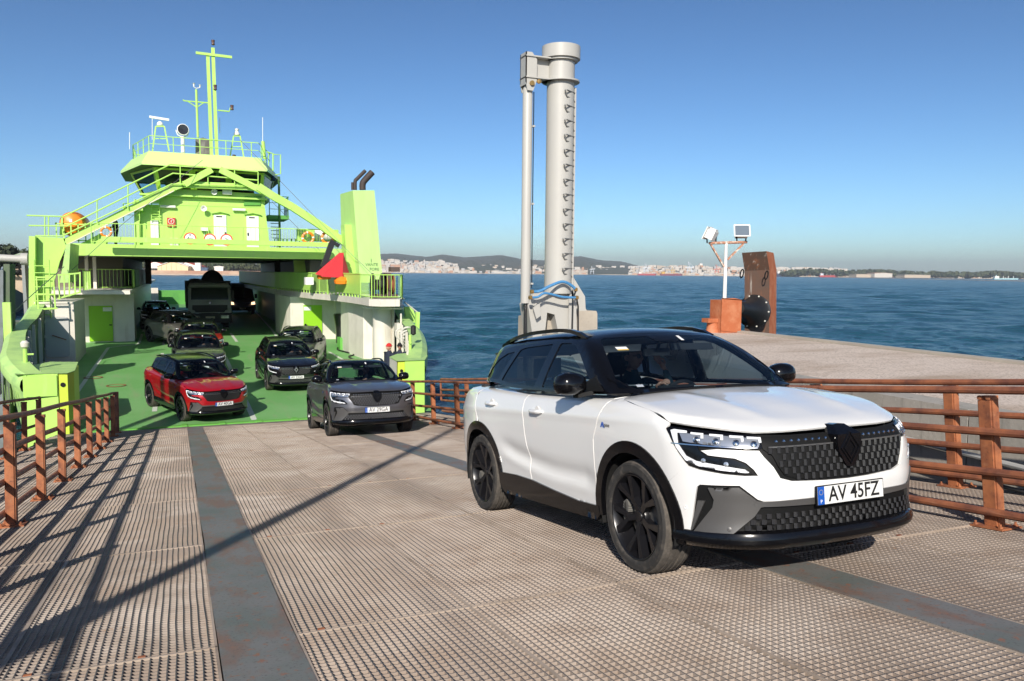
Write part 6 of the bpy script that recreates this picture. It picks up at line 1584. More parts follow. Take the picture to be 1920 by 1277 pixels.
# ------------------------------------------------------------------ hydraulic column on the pier
GREYP=mat('pale_grey_paint',(.43,.42,.39),.45,noise=[(1.3,(.45,.44,.40),.45,.7),((6,6,.5),(.40,.33,.24),.68,.82)])
def column(cx,cy,label,full=True):
    t=thing('lifting_column',label,'column',(cx,cy,PZ)); I=Matrix.Translation((-cx,-cy,-PZ))
    def p(mb,nm,mt=GREYP,par=None):
        o=mb.build(nm,mt,par or t)
        if par is None: o.matrix_parent_inverse=I
        return o
    off=Vector((cx,cy,0))-Vector((at(1045,600,y=cyl_y).x,cyl_y,0))
    Q=lambda px,py,dy=0: at(px,py,y=cyl_y+dy)+off
    R_=at(1068,400,y=cyl_y).x-at(1045,400,y=cyl_y).x
    z=lambda py: Q(1045,py).z
    p(MB().lathe((cx,cy,z(550)),(0,0,1),[(R_,0),(R_,z(112)-z(550)),(0,z(112)-z(550))],40),'tube')
    zt=z(88); p(MB().lathe((cx,cy,z(112)),(0,0,1),[(R_*.9,-.02),(R_*1.38,.0),(R_*1.38,zt-z(112)),(R_*1.33,zt-z(112)),(R_*1.3,zt-z(112)-.06),(0,zt-z(112)-.06)],40),'cap_ring')
    za,zb2=z(116),z(155)
    for zz,sc_ in ((za,1.22),(zb2,1.36)): p(MB().lathe((cx,cy,zz),(0,0,1),[(R_,0),(R_*sc_,0),(R_*sc_,.035),(R_,.035)],40),'flange')
    pxl=Q(988,300).x
    for zz in (za,zb2): p(MB().box((pxl-.12,cy-.20,zz),(cx,cy+.20,zz+.03)),'arm_plate')
    p(MB().box((pxl+.2,cy-.02,zb2),(cx,cy+.02,za)),'arm_web')
    for yy in (-.17,.14): p(MB().prism([(pxl-.12,cy+yy,za+.10),(pxl+.03,cy+yy,za+.10),(pxl+.15,cy+yy,za-.05),(pxl+.15,cy+yy,zb2-.05),(pxl+.06,cy+yy,zb2-.28),(pxl-.08,cy+yy,zb2-.28),(pxl-.12,cy+yy,zb2-.1)],(0,.03,0)),'lug_plate')
    p(MB().prism([(pxl-.12,cy-.17,za+.10),(pxl-.12,cy-.17,zb2-.15),(pxl-.12,cy+.17,zb2-.15),(pxl-.12,cy+.17,za+.10)],(.02,0,0)),'lug_plate')
    p(MB().lathe((pxl+.02,cy-.22,zb2-.12),(0,1,0),[(0,0),(.055,0),(.055,.42),(0,.42)],14),'pin',mat('brass_pin',(.45,.28,.10),.35,metal=.7))
    for yy in (-.10,): p(MB().lathe((pxl+.16,cy-.25,zb2-.09),(0,-1,0),[(0,.0),(.05,.0),(.05,.04),(0,.05)],12),'grease_cap',_m['brass_pin'])
    # hydraulic cylinder
    r2=at(996,300,y=cyl_y).x-at(987.5,300,y=cyl_y).x
    zb3=z(568); p(MB().lathe((pxl,cy,zb3),(0,0,1),[(0,0),(r2,0),(r2,zb2-.25-zb3),(r2*.6,zb2-.1-zb3),(0,zb2-.1-zb3)],24),'hydraulic_cylinder')
    p(MB().lathe((pxl,cy,zb3-1.6),(0,0,1),[(.04,0),(.04,1.62)],14),'piston_rod',DCHROME)
    p(MB().tube([(pxl+r2+.015,cy-.06,zb2-.28),(pxl+r2+.015,cy-.06,z(540))],.014,6),'oil_pipe',DCHROME)
    for py in (242,385,532): p(MB().box((pxl+r2-.02,cy-.11,z(py)-.02),(pxl+r2+.035,cy-.02,z(py)+.02)),'pipe_clip')
    # rung ladder on the side
    lx=at(1070,300,y=cyl_y).x+off.x
    st=p(MB().box((lx-.02,cy-.20,z(560)),(lx+.02,cy-.16,z(165))),'ladder_rail')
    rg=MB(); a=math.radians(205)
    rg.tube([(lx,cy-.18,0),(lx-.34,cy-.42,.0),(lx-.37,cy-.40,-.0),(lx-.29,cy-.28,-.06)],.016,6)
    rg.tube([(lx,cy-.18,0),(lx+.0,cy-.04,0),(cx+R_*.9,cy-.02,0)],.012,6)
    rg.tube([(lx-.37,cy-.40,0),(lx-.29,cy-.34,-.13),(lx-.10,cy-.24,-.15),(lx,cy-.18,-.21)],.017,6)
    rgm=rg.mesh('rung',mat('rung_grey',(.20,.20,.19),.5)); py=175
    while py<530:
        inst(rgm,'rung',t,M=I@Matrix.Translation((0,0,z(py)))); py+=27.35
    # base
    zB=PZ-1.0
    p(MB().prism([Q(1001,548,-.1),Q(1068,548,-.1),Q(1068,640,-.1),Q(1050,640,-.1),Q(1040,590,-.1),Q(1026,586,-.1),Q(1020,640,-.1),Q(1000,640,-.1),Q(990,572,-.1)],(0,.5,0)),'base_frame')
    p(MB().prism([Q(1068,508,.05),Q(1097,556,.05),Q(1098,578,.05),Q(1102,586,.05),Q(1102,640,.05),Q(1066,640,.05)],(0,.05,0)),'gusset')
    p(MB().prism([Q(1068,530,-.2),Q(1080,560,-.2),Q(1082,640,-.2),Q(1066,640,-.2)],(0,.04,0)),'gusset')
    p(MB().prism([Q(1000,578,-.25),Q(1012,566,-.25),Q(1014,592,-.25),Q(1006,598,-.25)],(0,.05,0)),'lug_plate')
    pb=p(MB().prism([Q(1082,583,0),Q(1118,583,0),Q(1120,588,0),Q(1120,700,0),Q(1082,700,0)],(0,.9,0)),'pedestal',CONC)
    p(MB().prism([Q(1000,596,.2),Q(1030,590,.2),Q(1045,640,.2),Q(1045,760,.2),Q(996,760,.2)],(0,.9,0)),'pedestal',CONC)
    for L_,r_ in (([(997,547),(1012,546),(1030,537),(1050,529),(1062,530),(1075,538),(1080,545)],.035),([(994,558),(1008,557),(1020,550),(1035,552),(1055,557),(1080,558)],.028)):
        q=[Q(x,y_,-.45) for x,y_ in L_]; q=spline([tuple(v) for v in q],4); p(MB().tube(q,r_,8),'hydraulic_hose',BLUEH)
    for L_ in ([(1080,545),(1074,560),(1073,600),(1072,640)],[(1081,558),(1084,575),(1084,640)]):
        p(MB().tube([Q(x,y_,-.45) for x,y_ in L_],.022,6),'oil_pipe',DCHROME)
    for x,y_ in ((997,547),(1079,543),(994,558),(1081,558)): c=Q(x,y_,-.45); p(MB().lathe(c-Vector((.03,0,0)),(1,0,0),[(0,0),(.045,0),(.045,.07),(0,.07)],8),'hose_fitting',_m['brass_pin'])
    return t
cyl_y=17.02
cc=at(1045,600,y=cyl_y)
column(cc.x,cyl_y,'tall pale grey lifting column with ladder rungs at the pier end')
column(4-cc.x,cyl_y,'matching lifting column on the left side, just outside the picture')
# ------------------------------------------------------------------ lamp on rusty box, fender panel, bollard
Yl=16.2
lp=thing('floodlight_pole','white pole with two floodlights on a rusty steel box at the pier end','lamp post',(at(1371,620,y=Yl).x,Yl,PZ)); LI=Matrix.Translation(-lp.location)
def lpp(mb,nm,mt,par=None):
    o=mb.build(nm,mt,par or lp)
    if par is None: o.matrix_parent_inverse=LI
    return o
Pl=lambda px,py,dy=0: at(px,py,y=Yl+dy)
ORR=mat('orange_rust',(.42,.12,.045),.7,noise=[(4,(.50,.19,.09),.45,.65),((20,20,4),(.10,.04,.03),.62,.72)],bump=(40,.3,.003))
lpp(MB().prism([Pl(1354,559),Pl(1377,559),Pl(1377,623),Pl(1352,620)],(0,.02,0)).prism([Pl(1377,559),Pl(1391,562),Pl(1389,624),Pl(1377,623)],(0,.02,0)).prism([Pl(1354,559),Pl(1391,562),Pl(1391,562,.6)+Vector((0,0,0)),Pl(1354,559,.6)],(0,0,-.02)),'steel_box',ORR)
lpp(MB().box((Pl(1354,600).x,Yl+.02,PZ),(Pl(1388,600).x,Yl+.5,Pl(1370,563).z)),'steel_box',ORR)
lpp(MB().tube([Pl(1358.5,562,.15),Pl(1361.5,456,.15)],[.048,.040],12),'pole',WPAINT)
lpp(MB().tube([Pl(1330,456,.15),Pl(1400,454,.15)],.035,8),'crossarm',mat('rust_cream',(.45,.22,.14),.6,noise=[(9,(.65,.6,.52),.5,.6)]))
lpp(MB().bar(Pl(1333,459,.15),Pl(1357,500,.15),.04,.04,up=(0,1,0)).bar(Pl(1394,457,.15),Pl(1364,487,.15),.04,.04,up=(0,1,0)),'brace',_m['rust_cream'])
for (cx_,cy_,tw,dy,fy_) in ((1334,441,-1,.15,1),(1390,437,1,.15,-1)):
    c=Pl(cx_,cy_,dy); m=MB()
    Rt=Matrix.Translation(c)@Matrix.Rotation(math.radians(-35 if tw<0 else 30)*-1,4,'Z')@Matrix.Rotation(math.radians(25*fy_),4,'X')
    m.M=Rt; 
    if fy_>0: m.prism([(-.17,-.10,-.12),(.17,-.10,-.12),(.12,.08,.0),(-.12,.08,.0)],(0,0,.0)); 
    m.box((-.15,-.10,-.10),(.15,.10,.12)); m.box((-.10,-.08,.12),(.10,.08,.17))
    f=-.1*fy_*-1
    h_=lpp(m,'floodlight_housing',WPAINT)
    m=MB(); m.M=Rt; yy=.11 if fy_>0 else -.11
    m.prism([(-.2,yy,-.16),(.2,yy,-.16),(.2,yy,.17),(-.2,yy,.17)],(0,.02 if fy_>0 else -.02,0)); g=lpp(m,'floodlight_frame',WPAINT)
    m=MB(); m.M=Rt; y2=yy*1.25
    m.add([(-.17,y2,-.13),(.17,y2,-.13),(.17,y2,.14),(-.17,y2,.14)],[(0,1,2,3)]); lpp(m,'floodlight_glass',mat('flood_glass',(.30,.36,.40),.08,metal=.6),g) if False else lpp(m,'floodlight_glass',mat('flood_glass',(.30,.36,.40),.08,metal=.6))
    a_=Pl(cx_-8,456,.15);b_=Pl(cx_+8,456,.15); lpp(MB().bar(a_,Pl(cx_-9,440,.15),.02,.03,up=(0,1,0)).bar(b_,Pl(cx_+9,440,.15),.02,.03,up=(0,1,0)),'bracket',TRIM)
bo=thing('bollard','rusty mooring bollard with a flat cap at the pier corner','bollard',(Pl(1335,622,.3).x,Yl+.3,PZ)); 
m=MB().lathe((0,0,0),(0,0,1),[(0,0),(.17,0),(.14,.12),(.13,.26),(0,.26)],18); m.build('stem',ORR,bo); MB().box((-.22,-.14,.26),(.20,.14,.36)).build('cap',ORR,bo)
Yf=17.0; Pf=lambda px,py,dy=0: at(px,py,y=Yf+dy)
fp=thing('dock_fender','tall rusty steel fender panel with black rubber cone behind the lamp post','fender',(Pf(1425,620).x,Yf,PZ)); FPI=Matrix.Translation(-fp.location)
def fpp(mb,nm,mt):
    o=mb.build(nm,mt,fp); o.matrix_parent_inverse=FPI; return o
BRR=mat('brown_rust',(.11,.06,.04),.65,noise=[(2.5,(.09,.06,.045),.45,.65),((14,14,.5),(.42,.40,.36),.60,.66),((5,5,1),(.33,.12,.05),.55,.75)],bump=(30,.3,.004))
top=[Pf(1391,474),Pf(1437,471)]; mid=[Pf(1396,508,.25),Pf(1443,506,.25)]; bot=[Pf(1396,800,.25),Pf(1441,800,.25)]
sidev=Pf(1456,508,.7)-Pf(1443,506,.25)
m=MB().add([top[0],top[1],mid[1],mid[0],bot[1],bot[0]],[(0,3,2,1),(3,5,4,2)]).add([top[1],mid[1],bot[1],top[1]+sidev,mid[1]+sidev,bot[1]+sidev],[(0,1,4,3),(1,2,5,4)],1).add([top[0],top[1],top[1]+sidev,top[0]+sidev],[(0,1,2,3)],0).add([top[0]+sidev,top[1]+sidev,mid[1]+sidev,mid[0]+sidev,bot[1]+sidev,bot[0]+sidev],[(0,1,2,3),(3,2,4,5)],1)
fpp(m,'panel',[BRR,ORR])
c0=Pf(1384,578,-.45); c1=Pf(1414,584,.16); ax=(c1-c0); L_=ax.length; fpp(MB().lathe(c0,ax,[(0,-.02),(.16,0),(.18,.05),(.20,L_*.45),(.30,L_*.75),(.40,L_*.92),(.45,L_*.95),(.45,L_),(0,L_)],28),'rubber_cone',mat('fender_rubber',(.012,.012,.013),.45))
for k in range(10):
    a=k*.628; e1=ax.normalized().cross(Vector((0,0,1))).normalized(); e2=e1.cross(ax.normalized()); c=c0+ax*.97+(e1*math.cos(a)+e2*math.sin(a))*.42; fpp(MB().lathe(c-ax.normalized()*.05,ax,[(0,-.01),(.022,-.01),(.022,.03),(0,.03)],6,smooth=False),'bolt',ROPE)
for (x,y_) in ((1391,513),(1437,516)):
    c=Pf(x,y_,-.02); fpp(MB().tube([(c.x+.05*math.cos(t)+.02*math.sin(t),c.y,c.z+.11*math.sin(t)) for t in np.linspace(0,6.283,14,endpoint=False)],.018,6,closed=True),'chain_ring',TRIM)
# lamp standard beside the ramp whose shadow crosses the grating
sp=thing('lamp_standard','tall lamp standard standing left of the ramp behind the camera','lamp post',(-3.5,-.45,-1.3))
MB().lathe((0,0,0),(0,0,1),[(.0,0),(.13,0),(.12,3.0),(.085,3.1),(.075,10.3),(0,10.3)],16).build('pole',GREYP,sp); MB().bar((0,0,10.2),(-1.2,-.6,10.5),.12,.08).build('lamp_arm',GREYP,sp)
# ------------------------------------------------------------------ far shores
def far(px,py,D): return ray(px,py)*D
def fz(px,D,z=SEA):          # point on the water plane at distance D in column px
    r=ray(px,638.5); k=D; return Vector((r.x*k,r.y*k,z))
def hz(px): return 511.7+(px-960)*.0096
def hcol(px,py,D): return (hz(px)-py)/FPX*D      # height above the camera of a pixel row at distance D
rnd=random.Random(11)
HILL=mat('hill_scrub',(.055,.065,.03),.95,noise=[(.0035,(.10,.085,.05),.45,.6,8),(.012,(.035,.05,.022),.5,.65)])
def terrain(name,pxs,tops,D0,D1,mt,rows=14,rough=.12,z0=SEA+.3,seed=1,kind='structure',px_jit=0):
    rr=random.Random(seed); V=[];n=0; cols_=[]
    px0,px1=pxs[0],pxs[-1]; N=int((px1-px0)/3)+2
    P_=np.linspace(px0,px1,N); T=np.interp(P_,pxs,tops)
    T=T+np.array([rr.uniform(-.5,.5) for _ in P_])*.9
    ph=[rr.uniform(0,6.28) for _ in range(8)]
    for j in range(rows+1):
        t=j/rows; D=D0+(D1-D0)*t
        for i,(p,tp) in enumerate(zip(P_,T)):
            h=hcol(p,tp,D1); 
            prof=t**.8
            nz=1+rough*(math.sin(p*.05+ph[0]+t*5)+.6*math.sin(p*.13+ph[1]-t*9)+.4*math.sin(p*.31+ph[2]+t*14))*(1-t)
            z=z0+(h-z0)*prof*nz
            q=fz(p,D,z); V.append(tuple(q))
    # back side down
    for i,p in enumerate(P_): V.append(tuple(fz(p,D1*1.08,z0)))
    F=[(j*N+i,j*N+i+1,(j+1)*N+i+1,(j+1)*N+i) for j in range(rows+1) for i in range(N-1)]
    me=bpy.data.meshes.new(name); me.from_pydata(V,[],F); me.materials.append(mt); me.polygons.foreach_set('use_smooth',[True]*len(F)); return link(name,me,kind=kind)
terrain('hills',[560,640,700,740,800,830,870,905,940,975,1020,1060,1085,1130,1160,1200,1260],[487,482,477,475.5,482,477.5,483,481,478.5,486,489,483,481,489,490,500,508],4700,8200,HILL,rough=.22,seed=2)
terrain('hills',[120,200,280,340,420,480,560,640],[482,478,484,487,483,486,480,486],3800,9000,HILL,rough=.2,seed=5)
terrain('hills',[1100,1180,1250,1300,1400,1500,1560,1640,1760,1850,1960],[503,501,500,503,504,506,507,509,512,514,516],4300,5200,mat('low_wood',(.05,.065,.035),.95,noise=[(.01,(.09,.085,.055),.45,.6)]),rough=.1,seed=3)
SAND=mat('sand_flat',(.50,.40,.29),.95)
def strip(name,L,D,z,thick,mt,kind='structure'):
    """low bank: L list of px at distances D"""
    V=[];n=len(L)
    for px,d in zip(L,D):
        for dd,zz in ((0,SEA-.5),(3,z),(thick,z),(thick+5,SEA-.5)): V.append(tuple(fz(px,d+dd,zz)))
    F=[(i*4+k,(i+1)*4+k,(i+1)*4+k+1,i*4+k+1) for i in range(n-1) for k in range(3)]
    me=bpy.data.meshes.new(name); me.from_pydata(V,[],F); me.materials.append(mt); link(name,me,kind=kind)
strip('sand_spit',[1560,1640,1700,1780,1860,1960],[2900,2350,2050,1750,1480,1250],SEA+.9,60,SAND)
strip('river_bank',[690,800,900,1000,1100,1200,1300,1400,1500,1600,1750,1960],[4600,4550,4500,4450,4350,4200,4150,4100,4000,3950,3800,3600],SEA+3,120,mat('quay_tan',(.45,.38,.29),.9))
# town: many blocks on the slope, too small and too many to pick apart
WALLS=[mat('town_white',(.58,.53,.47),.8),mat('town_cream',(.50,.41,.32),.8),mat('town_orange',(.50,.27,.16),.8),mat('town_grey',(.42,.42,.42),.8)]
m=MB()
def block(px,D,z,w_,d_,h_,mi):
    c=fz(px,D,z); ax=Vector((math.cos(HEAD),-math.sin(HEAD),0)); ay=Vector((math.sin(HEAD),math.cos(HEAD),0))
    vs=[]
    for zz in (z,z+h_):
        for i,j in ((-1,-1),(1,-1),(1,1),(-1,1)): q=c+ax*(w_/2*i)+ay*(d_/2*j); vs.append((q.x,q.y,zz))
    m.add(vs,[(0,1,5,4),(1,2,6,5),(2,3,7,6),(3,0,4,7)],mi); m.add(vs[4:],[(0,1,2,3)],2 if rnd.random()<.45 and mi<2 else mi)
dens=lambda px: float(np.interp(px,[700,720,760,820,850,900,960,1010,1080,1180,1240,1330,1420,1500,1560],[1,1.3,1.3,1.2,.7,.6,.65,.6,.6,.7,.55,.6,.35,.2,.08]))
hmax=lambda px: float(np.interp(px,[700,730,780,830,860,900,960,1000,1080,1150,1200,1300,1400,1500,1560],[490,487,491,492,500,502,504,500,503,502,500,500,504,507,509]))
for k in range(2600):
    px=rnd.uniform(640,1570)
    if rnd.random()>dens(px)/1.3: continue
    t=rnd.random()**1.1; py=hz(px)+.8-(hz(px)+.8-hmax(px))*t
    D=4650+900*t+rnd.uniform(-60,60) if px<1180 else 4300+700*t
    z=max(SEA+2,hcol(px,py,D)-4)
    block(px,D,z,rnd.uniform(9,38),rnd.uniform(8,22),rnd.uniform(6,15)+(rnd.random()<.08)*14,rnd.choices([0,1,2,3],[6,3,1,1.2])[0])
for k in range(320):   # second band of white blocks on the right skyline and at the port
    px=rnd.uniform(1180,1580); py=rnd.uniform(499,505)+(px-1180)*.012; D=5100; block(px,D,hcol(px,py+2,D),rnd.uniform(14,50),14,rnd.uniform(8,16),rnd.choices([0,1,3],[5,2,1])[0])
for k in range(170):
    px=rnd.uniform(1180,1920); D=4150-(px-1180)*.6; block(px,D,SEA+3,rnd.uniform(10,60),20,rnd.uniform(5,11),rnd.choices([0,1,2,3],[3,3,2,2])[0])
me=bpy.data.meshes.new('town'); me.from_pydata(m.v,[],m.f)
for q in WALLS: me.materials.append(q)
me.polygons.foreach_set('material_index',m.mi); link('town',me,kind='stuff',label='white town across the river below the hills',cat='town')
# woods
def crown_clumps(name,specs,mt,lab,leaf=1.,per=70,kind='stuff'):
    """specs: (x,y,z_base,height,width); leaf-sized faces spread through each crown plus a trunk"""
    rr=random.Random(len(specs)); m=MB()
    for (x,y,z,h,w_) in specs:
        m.bar((x,y,z),(x,y,z+h*.6),w_*.05,w_*.05,up=(0,1,0),mi=1)
        lobes=[(rr.uniform(-.28,.28)*w_,rr.uniform(-.28,.28)*w_,h*rr.uniform(.45,.85),w_*rr.uniform(.22,.36)) for _ in range(7)]
        for q in range(per):
            lx_,ly_,lz_,lr=rr.choice(lobes); d=Vector((rr.gauss(0,1),rr.gauss(0,1),rr.gauss(0,.7))).normalized()*lr*rr.uniform(.55,1.05)
            c=Vector((x+lx_,y+ly_,z+lz_))+d; a=Vector((rr.gauss(0,1),rr.gauss(0,1),rr.gauss(0,1))).normalized(); b=a.cross(d.normalized()+Vector((.01,0,0))).normalized(); s_=w_*.085*leaf*rr.uniform(.6,1.5); a=b.cross(d.normalized())
            m.add([c-a*s_-b*s_*.6,c+a*s_*.8-b*s_,c+a*s_+b*s_*.7,c-a*s_*.7+b*s_],[(0,1,2,3)],0)
    me=bpy.data.meshes.new(name); me.from_pydata([tuple(p) for p in m.v],[],m.f); me.materials.append(mt); me.materials.append(mat('bark',(.06,.045,.035),.9)); me.polygons.foreach_set('material_index',m.mi)
    return link(name,me,kind=kind,label=lab,cat='wood')
PINE=mat('pine_leaves',(.045,.062,.028),.9,noise=[(.05,(.075,.085,.035),.4,.6)]); PINE2=mat('pine_dark',(.028,.04,.018),.9,noise=[(.2,(.05,.065,.03),.4,.6)])
sp_=[]
for k in range(330):
    px=rnd.uniform(120,900) if k<150 else rnd.uniform(228,500); D=rnd.uniform(1010,1300); 
    if px>520 : continue
    q=fz(px,D,SEA+3); top=490-3*math.sin(px*.04)-(6 if px<345 else 0)-rnd.uniform(0,3)
    if px>345: D=rnd.uniform(1150,1500); q=fz(px,D,SEA+3); top=495+rnd.uniform(-2,3)
    h=max(6,hcol(px,top,D)-q.z); sp_.append((q.x,q.y,q.z,h,rnd.uniform(9,15)))
crown_clumps('shore_wood',sp_,PINE,'dark pine wood behind the buildings on the left shore',per=46,leaf=1.7)
sp_=[]
for k in range(46):
    px=rnd.uniform(-60,60); D=rnd.uniform(250,330); q=fz(px,D,SEA+4); top=462+rnd.uniform(-4,8)+max(0,(px-20)*.25); h=hcol(px,top,D)-q.z; sp_.append((q.x,q.y,q.z,h,rnd.uniform(6,9)))
crown_clumps('headland_wood',sp_,PINE2,'dark pines on the headland at the far left edge',per=260,leaf=.62)
for k,(a,b) in enumerate(((1560,1640),(1620,1760),(1700,1800),(1820,1900))):
    pass
sp_=[]
for k in range(300):
    px=rnd.uniform(1460,1925); D=rnd.uniform(3700,3900)-(px-1460)*.7; q=fz(px,D,SEA+3); top=np.interp(px,[1460,1520,1560,1640,1700,1760,1830,1870,1925],[510,505,508,506,511,511,512,509,516])+rnd.uniform(-1.5,2.5); h=max(8,hcol(px,top,D)-q.z); sp_.append((q.x,q.y,q.z,h,rnd.uniform(22,40)))
crown_clumps('river_wood',sp_,PINE,'band of dark trees behind the port on the right shore',per=30,leaf=1.9)
# left shore: beach, sea wall, buildings
strip('beach',[100,200,240,300,360,420,500,560],[880,880,880,900,905,900,890,900],SEA+1.1,130,mat('beach_sand',(.55,.43,.32),.95,noise=[(.02,(.42,.33,.25),.4,.6)]))
V=[];L_=[(100,508.5),(255,508),(345,508),(405,508.6),(406,508.2),(480,508.0),(560,508)]
m=MB()
for (a,b) in zip(L_[:-1],L_[1:]):
    p=fz(a[0],955,SEA-.2);q=fz(b[0],955,SEA-.2); ztop=-1.0
    m.add([(p.x,p.y,p.z),(q.x,q.y,q.z),(q.x,q.y,ztop),(p.x,p.y,ztop)],[(0,1,2,3)]); p2=fz(a[0],1500,ztop);q2=fz(b[0],1500,ztop); m.add([(p.x,p.y,ztop),(q.x,q.y,ztop),tuple(q2),tuple(p2)],[(0,1,2,3)])
m.build('sea_wall',mat('reddish_wall',(.36,.21,.15),.9,noise=[(.03,(.46,.34,.25),.45,.6)]),kind='structure')
def shed(name,lab,pxl,pxr,pyr,pye,pyb,D,depth,wall,roof,gx=.5,cat='building',doors=0):
    t=thing(name,lab,cat,tuple(fz((pxl+pxr)/2,D,hcol(pxl,pyb,D)))); I=Matrix.Translation(-t.location)
    a=fz(pxl,D,0);b=fz(pxr,D,0);zb=hcol(pxl,pyb,D)-1;ze=hcol(pxl,pye,D);zr=hcol(pxl,pyr,D); d=Vector((math.sin(HEAD-.25),math.cos(HEAD-.25),0))*depth
    mid=a.lerp(b,gx)
    f=[(a.x,a.y,zb),(b.x,b.y,zb),(b.x,b.y,ze),(mid.x,mid.y,zr),(a.x,a.y,ze)]
    o=MB().prism(f,d).build('wall',wall,t); o.matrix_parent_inverse=I
    n_=Vector((0,0,.35)); ov=(a-b).normalized()*1.
    for e,s_ in ((a,1),(b,-1)):
        q=[Vector((e.x,e.y,ze))+ov*s_-d*.02+Vector((0,0,-.1)),Vector((mid.x,mid.y,zr))-d*.02+n_,Vector((mid.x,mid.y,zr))-d*.02+n_+Vector((0,0,.5)),Vector((e.x,e.y,ze))+ov*s_-d*.02+Vector((0,0,.6))]
        o=MB().prism(q,d*1.04).build('roof',roof,t); o.matrix_parent_inverse=I
    for k in range(doors):
        u0=.12+k*.8/doors; p=a.lerp(b,u0); q=a.lerp(b,u0+.01)
        o=MB().prism([(p.x,p.y,zb),(q.x,q.y,zb),(q.x,q.y,ze+(zr-ze)*(1-abs(u0-.5)*2)*.9),(p.x,p.y,ze+(zr-ze)*(1-abs(u0-.5)*2)*.9)],-d*.01).build('wall_rib',wall,t); o.matrix_parent_inverse=I
    return t
YW=mat('shed_yellow',(.74,.57,.35),.8); WW=mat('house_white',(.8,.76,.70),.8); RR_=mat('roof_red',(.45,.08,.05),.8); RW=mat('shed_roof',(.60,.38,.30),.8); BD=mat('shed_blue',(.05,.09,.16),.6)
shed('warehouse','pale yellow warehouse with a low gable on the far left shore',299,356,490.0,499.5,507,960,60,YW,WW,.5,doors=5)
shed('warehouse','white warehouse with red roof edge, right behind the pale yellow one',345,378,491.5,500,507,985,60,WW,RR_,.15)
shed('house','small white house with red roof, left of the warehouse',229,249,491.5,498,503.5,970,12,WW,RR_)
shed('house','white house with red roof just left of the yellow warehouse',283,306,491.0,495,501.5,990,12,WW,RR_)
shed('kiosk','small white building with a blue front on the shore behind the truck',405,421,500.0,501,507.5,960,8,WW,WW)
shed('shed','low blue shed on the shore right of the warehouses',381,392,503.0,503.2,507,958,8,BD,BD)
shed('tower_house','white control house on the warehouse roof end',369,379,492.3,492.8,507,975,12,WW,WW)
# port cranes and ships
CW=mat('crane_white',(.62,.66,.70),.6); CO=mat('crane_yellow',(.60,.35,.05),.6)
def crane(px,D,h,col,lab):
    t=thing('port_crane',lab,'crane',tuple(fz(px,D,SEA+3)),group=None); I=Matrix.Translation(-t.location); c=fz(px,D,SEA+3); ax=Vector((math.cos(HEAD),-math.sin(HEAD),0))
    def p(mb,nm): o=mb.build(nm,col,t); o.matrix_parent_inverse=I
    for s_ in (-1,1): p(MB().bar(c+ax*s_*h*.22,c+ax*s_*h*.12+Vector((0,0,h*.6)),h*.05,h*.05,up=(0,1,0)),'leg')
    p(MB().bar(c-ax*h*.25+Vector((0,0,h*.35)),c+ax*h*.25+Vector((0,0,h*.35)),h*.05,h*.05),'cross_beam'); p(MB().bar(c-ax*h*.35+Vector((0,0,h*.60)),c+ax*h*.35+Vector((0,0,h*.64)),h*.06,h*.06),'boom'); p(MB().bar(c+Vector((0,0,h*.6)),c-ax*h*.12+Vector((0,0,h*1.05)),h*.04,h*.04,up=(0,1,0)),'mast'); p(MB().bar(c-ax*h*.12+Vector((0,0,h*1.05)),c+ax*h*.35+Vector((0,0,h*.64)),h*.02,h*.02),'stay')
crane(1208,4200,58,CW,'pale blue-white port crane above the left red cargo ship'); crane(1289,4150,66,CW,'pale port crane on the quay between the ships and the lamp post')
crane(1258,4180,40,CO,'small yellow crane standing at the right red cargo ship'); crane(1108,4350,42,CW,'thin pale crane just right of the lifting column')
crane(1340,4100,52,mat('crane_red',(.6,.12,.06),.6),'red and white crane tower left of the floodlight pole')
def ship(px0,px1,D,hull,sup,lab,hh=9,sh=10,side=1,extra=None):
    a=fz(px0,D,SEA);b=fz(px1,D,SEA); L=(b-a).length; ax=(b-a).normalized(); ay=Vector((-ax.y,ax.x,0)); t=thing('ship',lab,'ship',tuple((a+b)/2)); I=Matrix.Translation(-t.location)
    def p(mb,nm,mt): o=mb.build(nm,mt,t); o.matrix_parent_inverse=I; return o
    w_=L*.08; bow=ax*L*.06
    sec=[a+ay*w_-ax*0,b-bow+ay*w_,b,b-bow-ay*w_,a-ay*w_]
    m=MB(); n=5; m.add([(q.x,q.y,SEA) for q in sec]+[(q.x+(ax.x*L*.02 if i==2 else 0),q.y+(ax.y*L*.02 if i==2 else 0),SEA+hh+(1.5 if i==2 else 0)) for i,q in enumerate(sec)],[(i,(i+1)%n,(i+1)%n+n,i+n) for i in range(n)]+[tuple(range(n,2*n))]); p(m,'hull',hull)
    s0,s1=(a+ax*L*.04,a+ax*L*.2) if side>0 else (b-ax*L*.22,b-ax*L*.08)
    p(MB().prism([Vector((q.x,q.y,SEA+hh)) for q in (s0+ay*w_*.8,s1+ay*w_*.8,s1-ay*w_*.8,s0-ay*w_*.8)],(0,0,sh)),'superstructure',sup); mm=(s0+s1)/2
    p(MB().bar(Vector((mm.x,mm.y,SEA+hh+sh)),Vector((mm.x,mm.y,SEA+hh+sh+sh*.5)),2,2,up=(0,1,0)),'funnel',hull)
    for k in (.4,.6,.8): q=a+ax*L*k; p(MB().bar(Vector((q.x,q.y,SEA+hh)),Vector((q.x,q.y,SEA+hh+7)),1.4,1.4,up=(0,1,0)),'derrick',sup)
    return t,a,b,ax,ay,L,w_,p
RH=mat('ship_red',(.42,.05,.05),.6); NB=mat('ship_navy',(.02,.03,.09),.5); LB=mat('ship_pale_blue',(.35,.55,.58),.6)
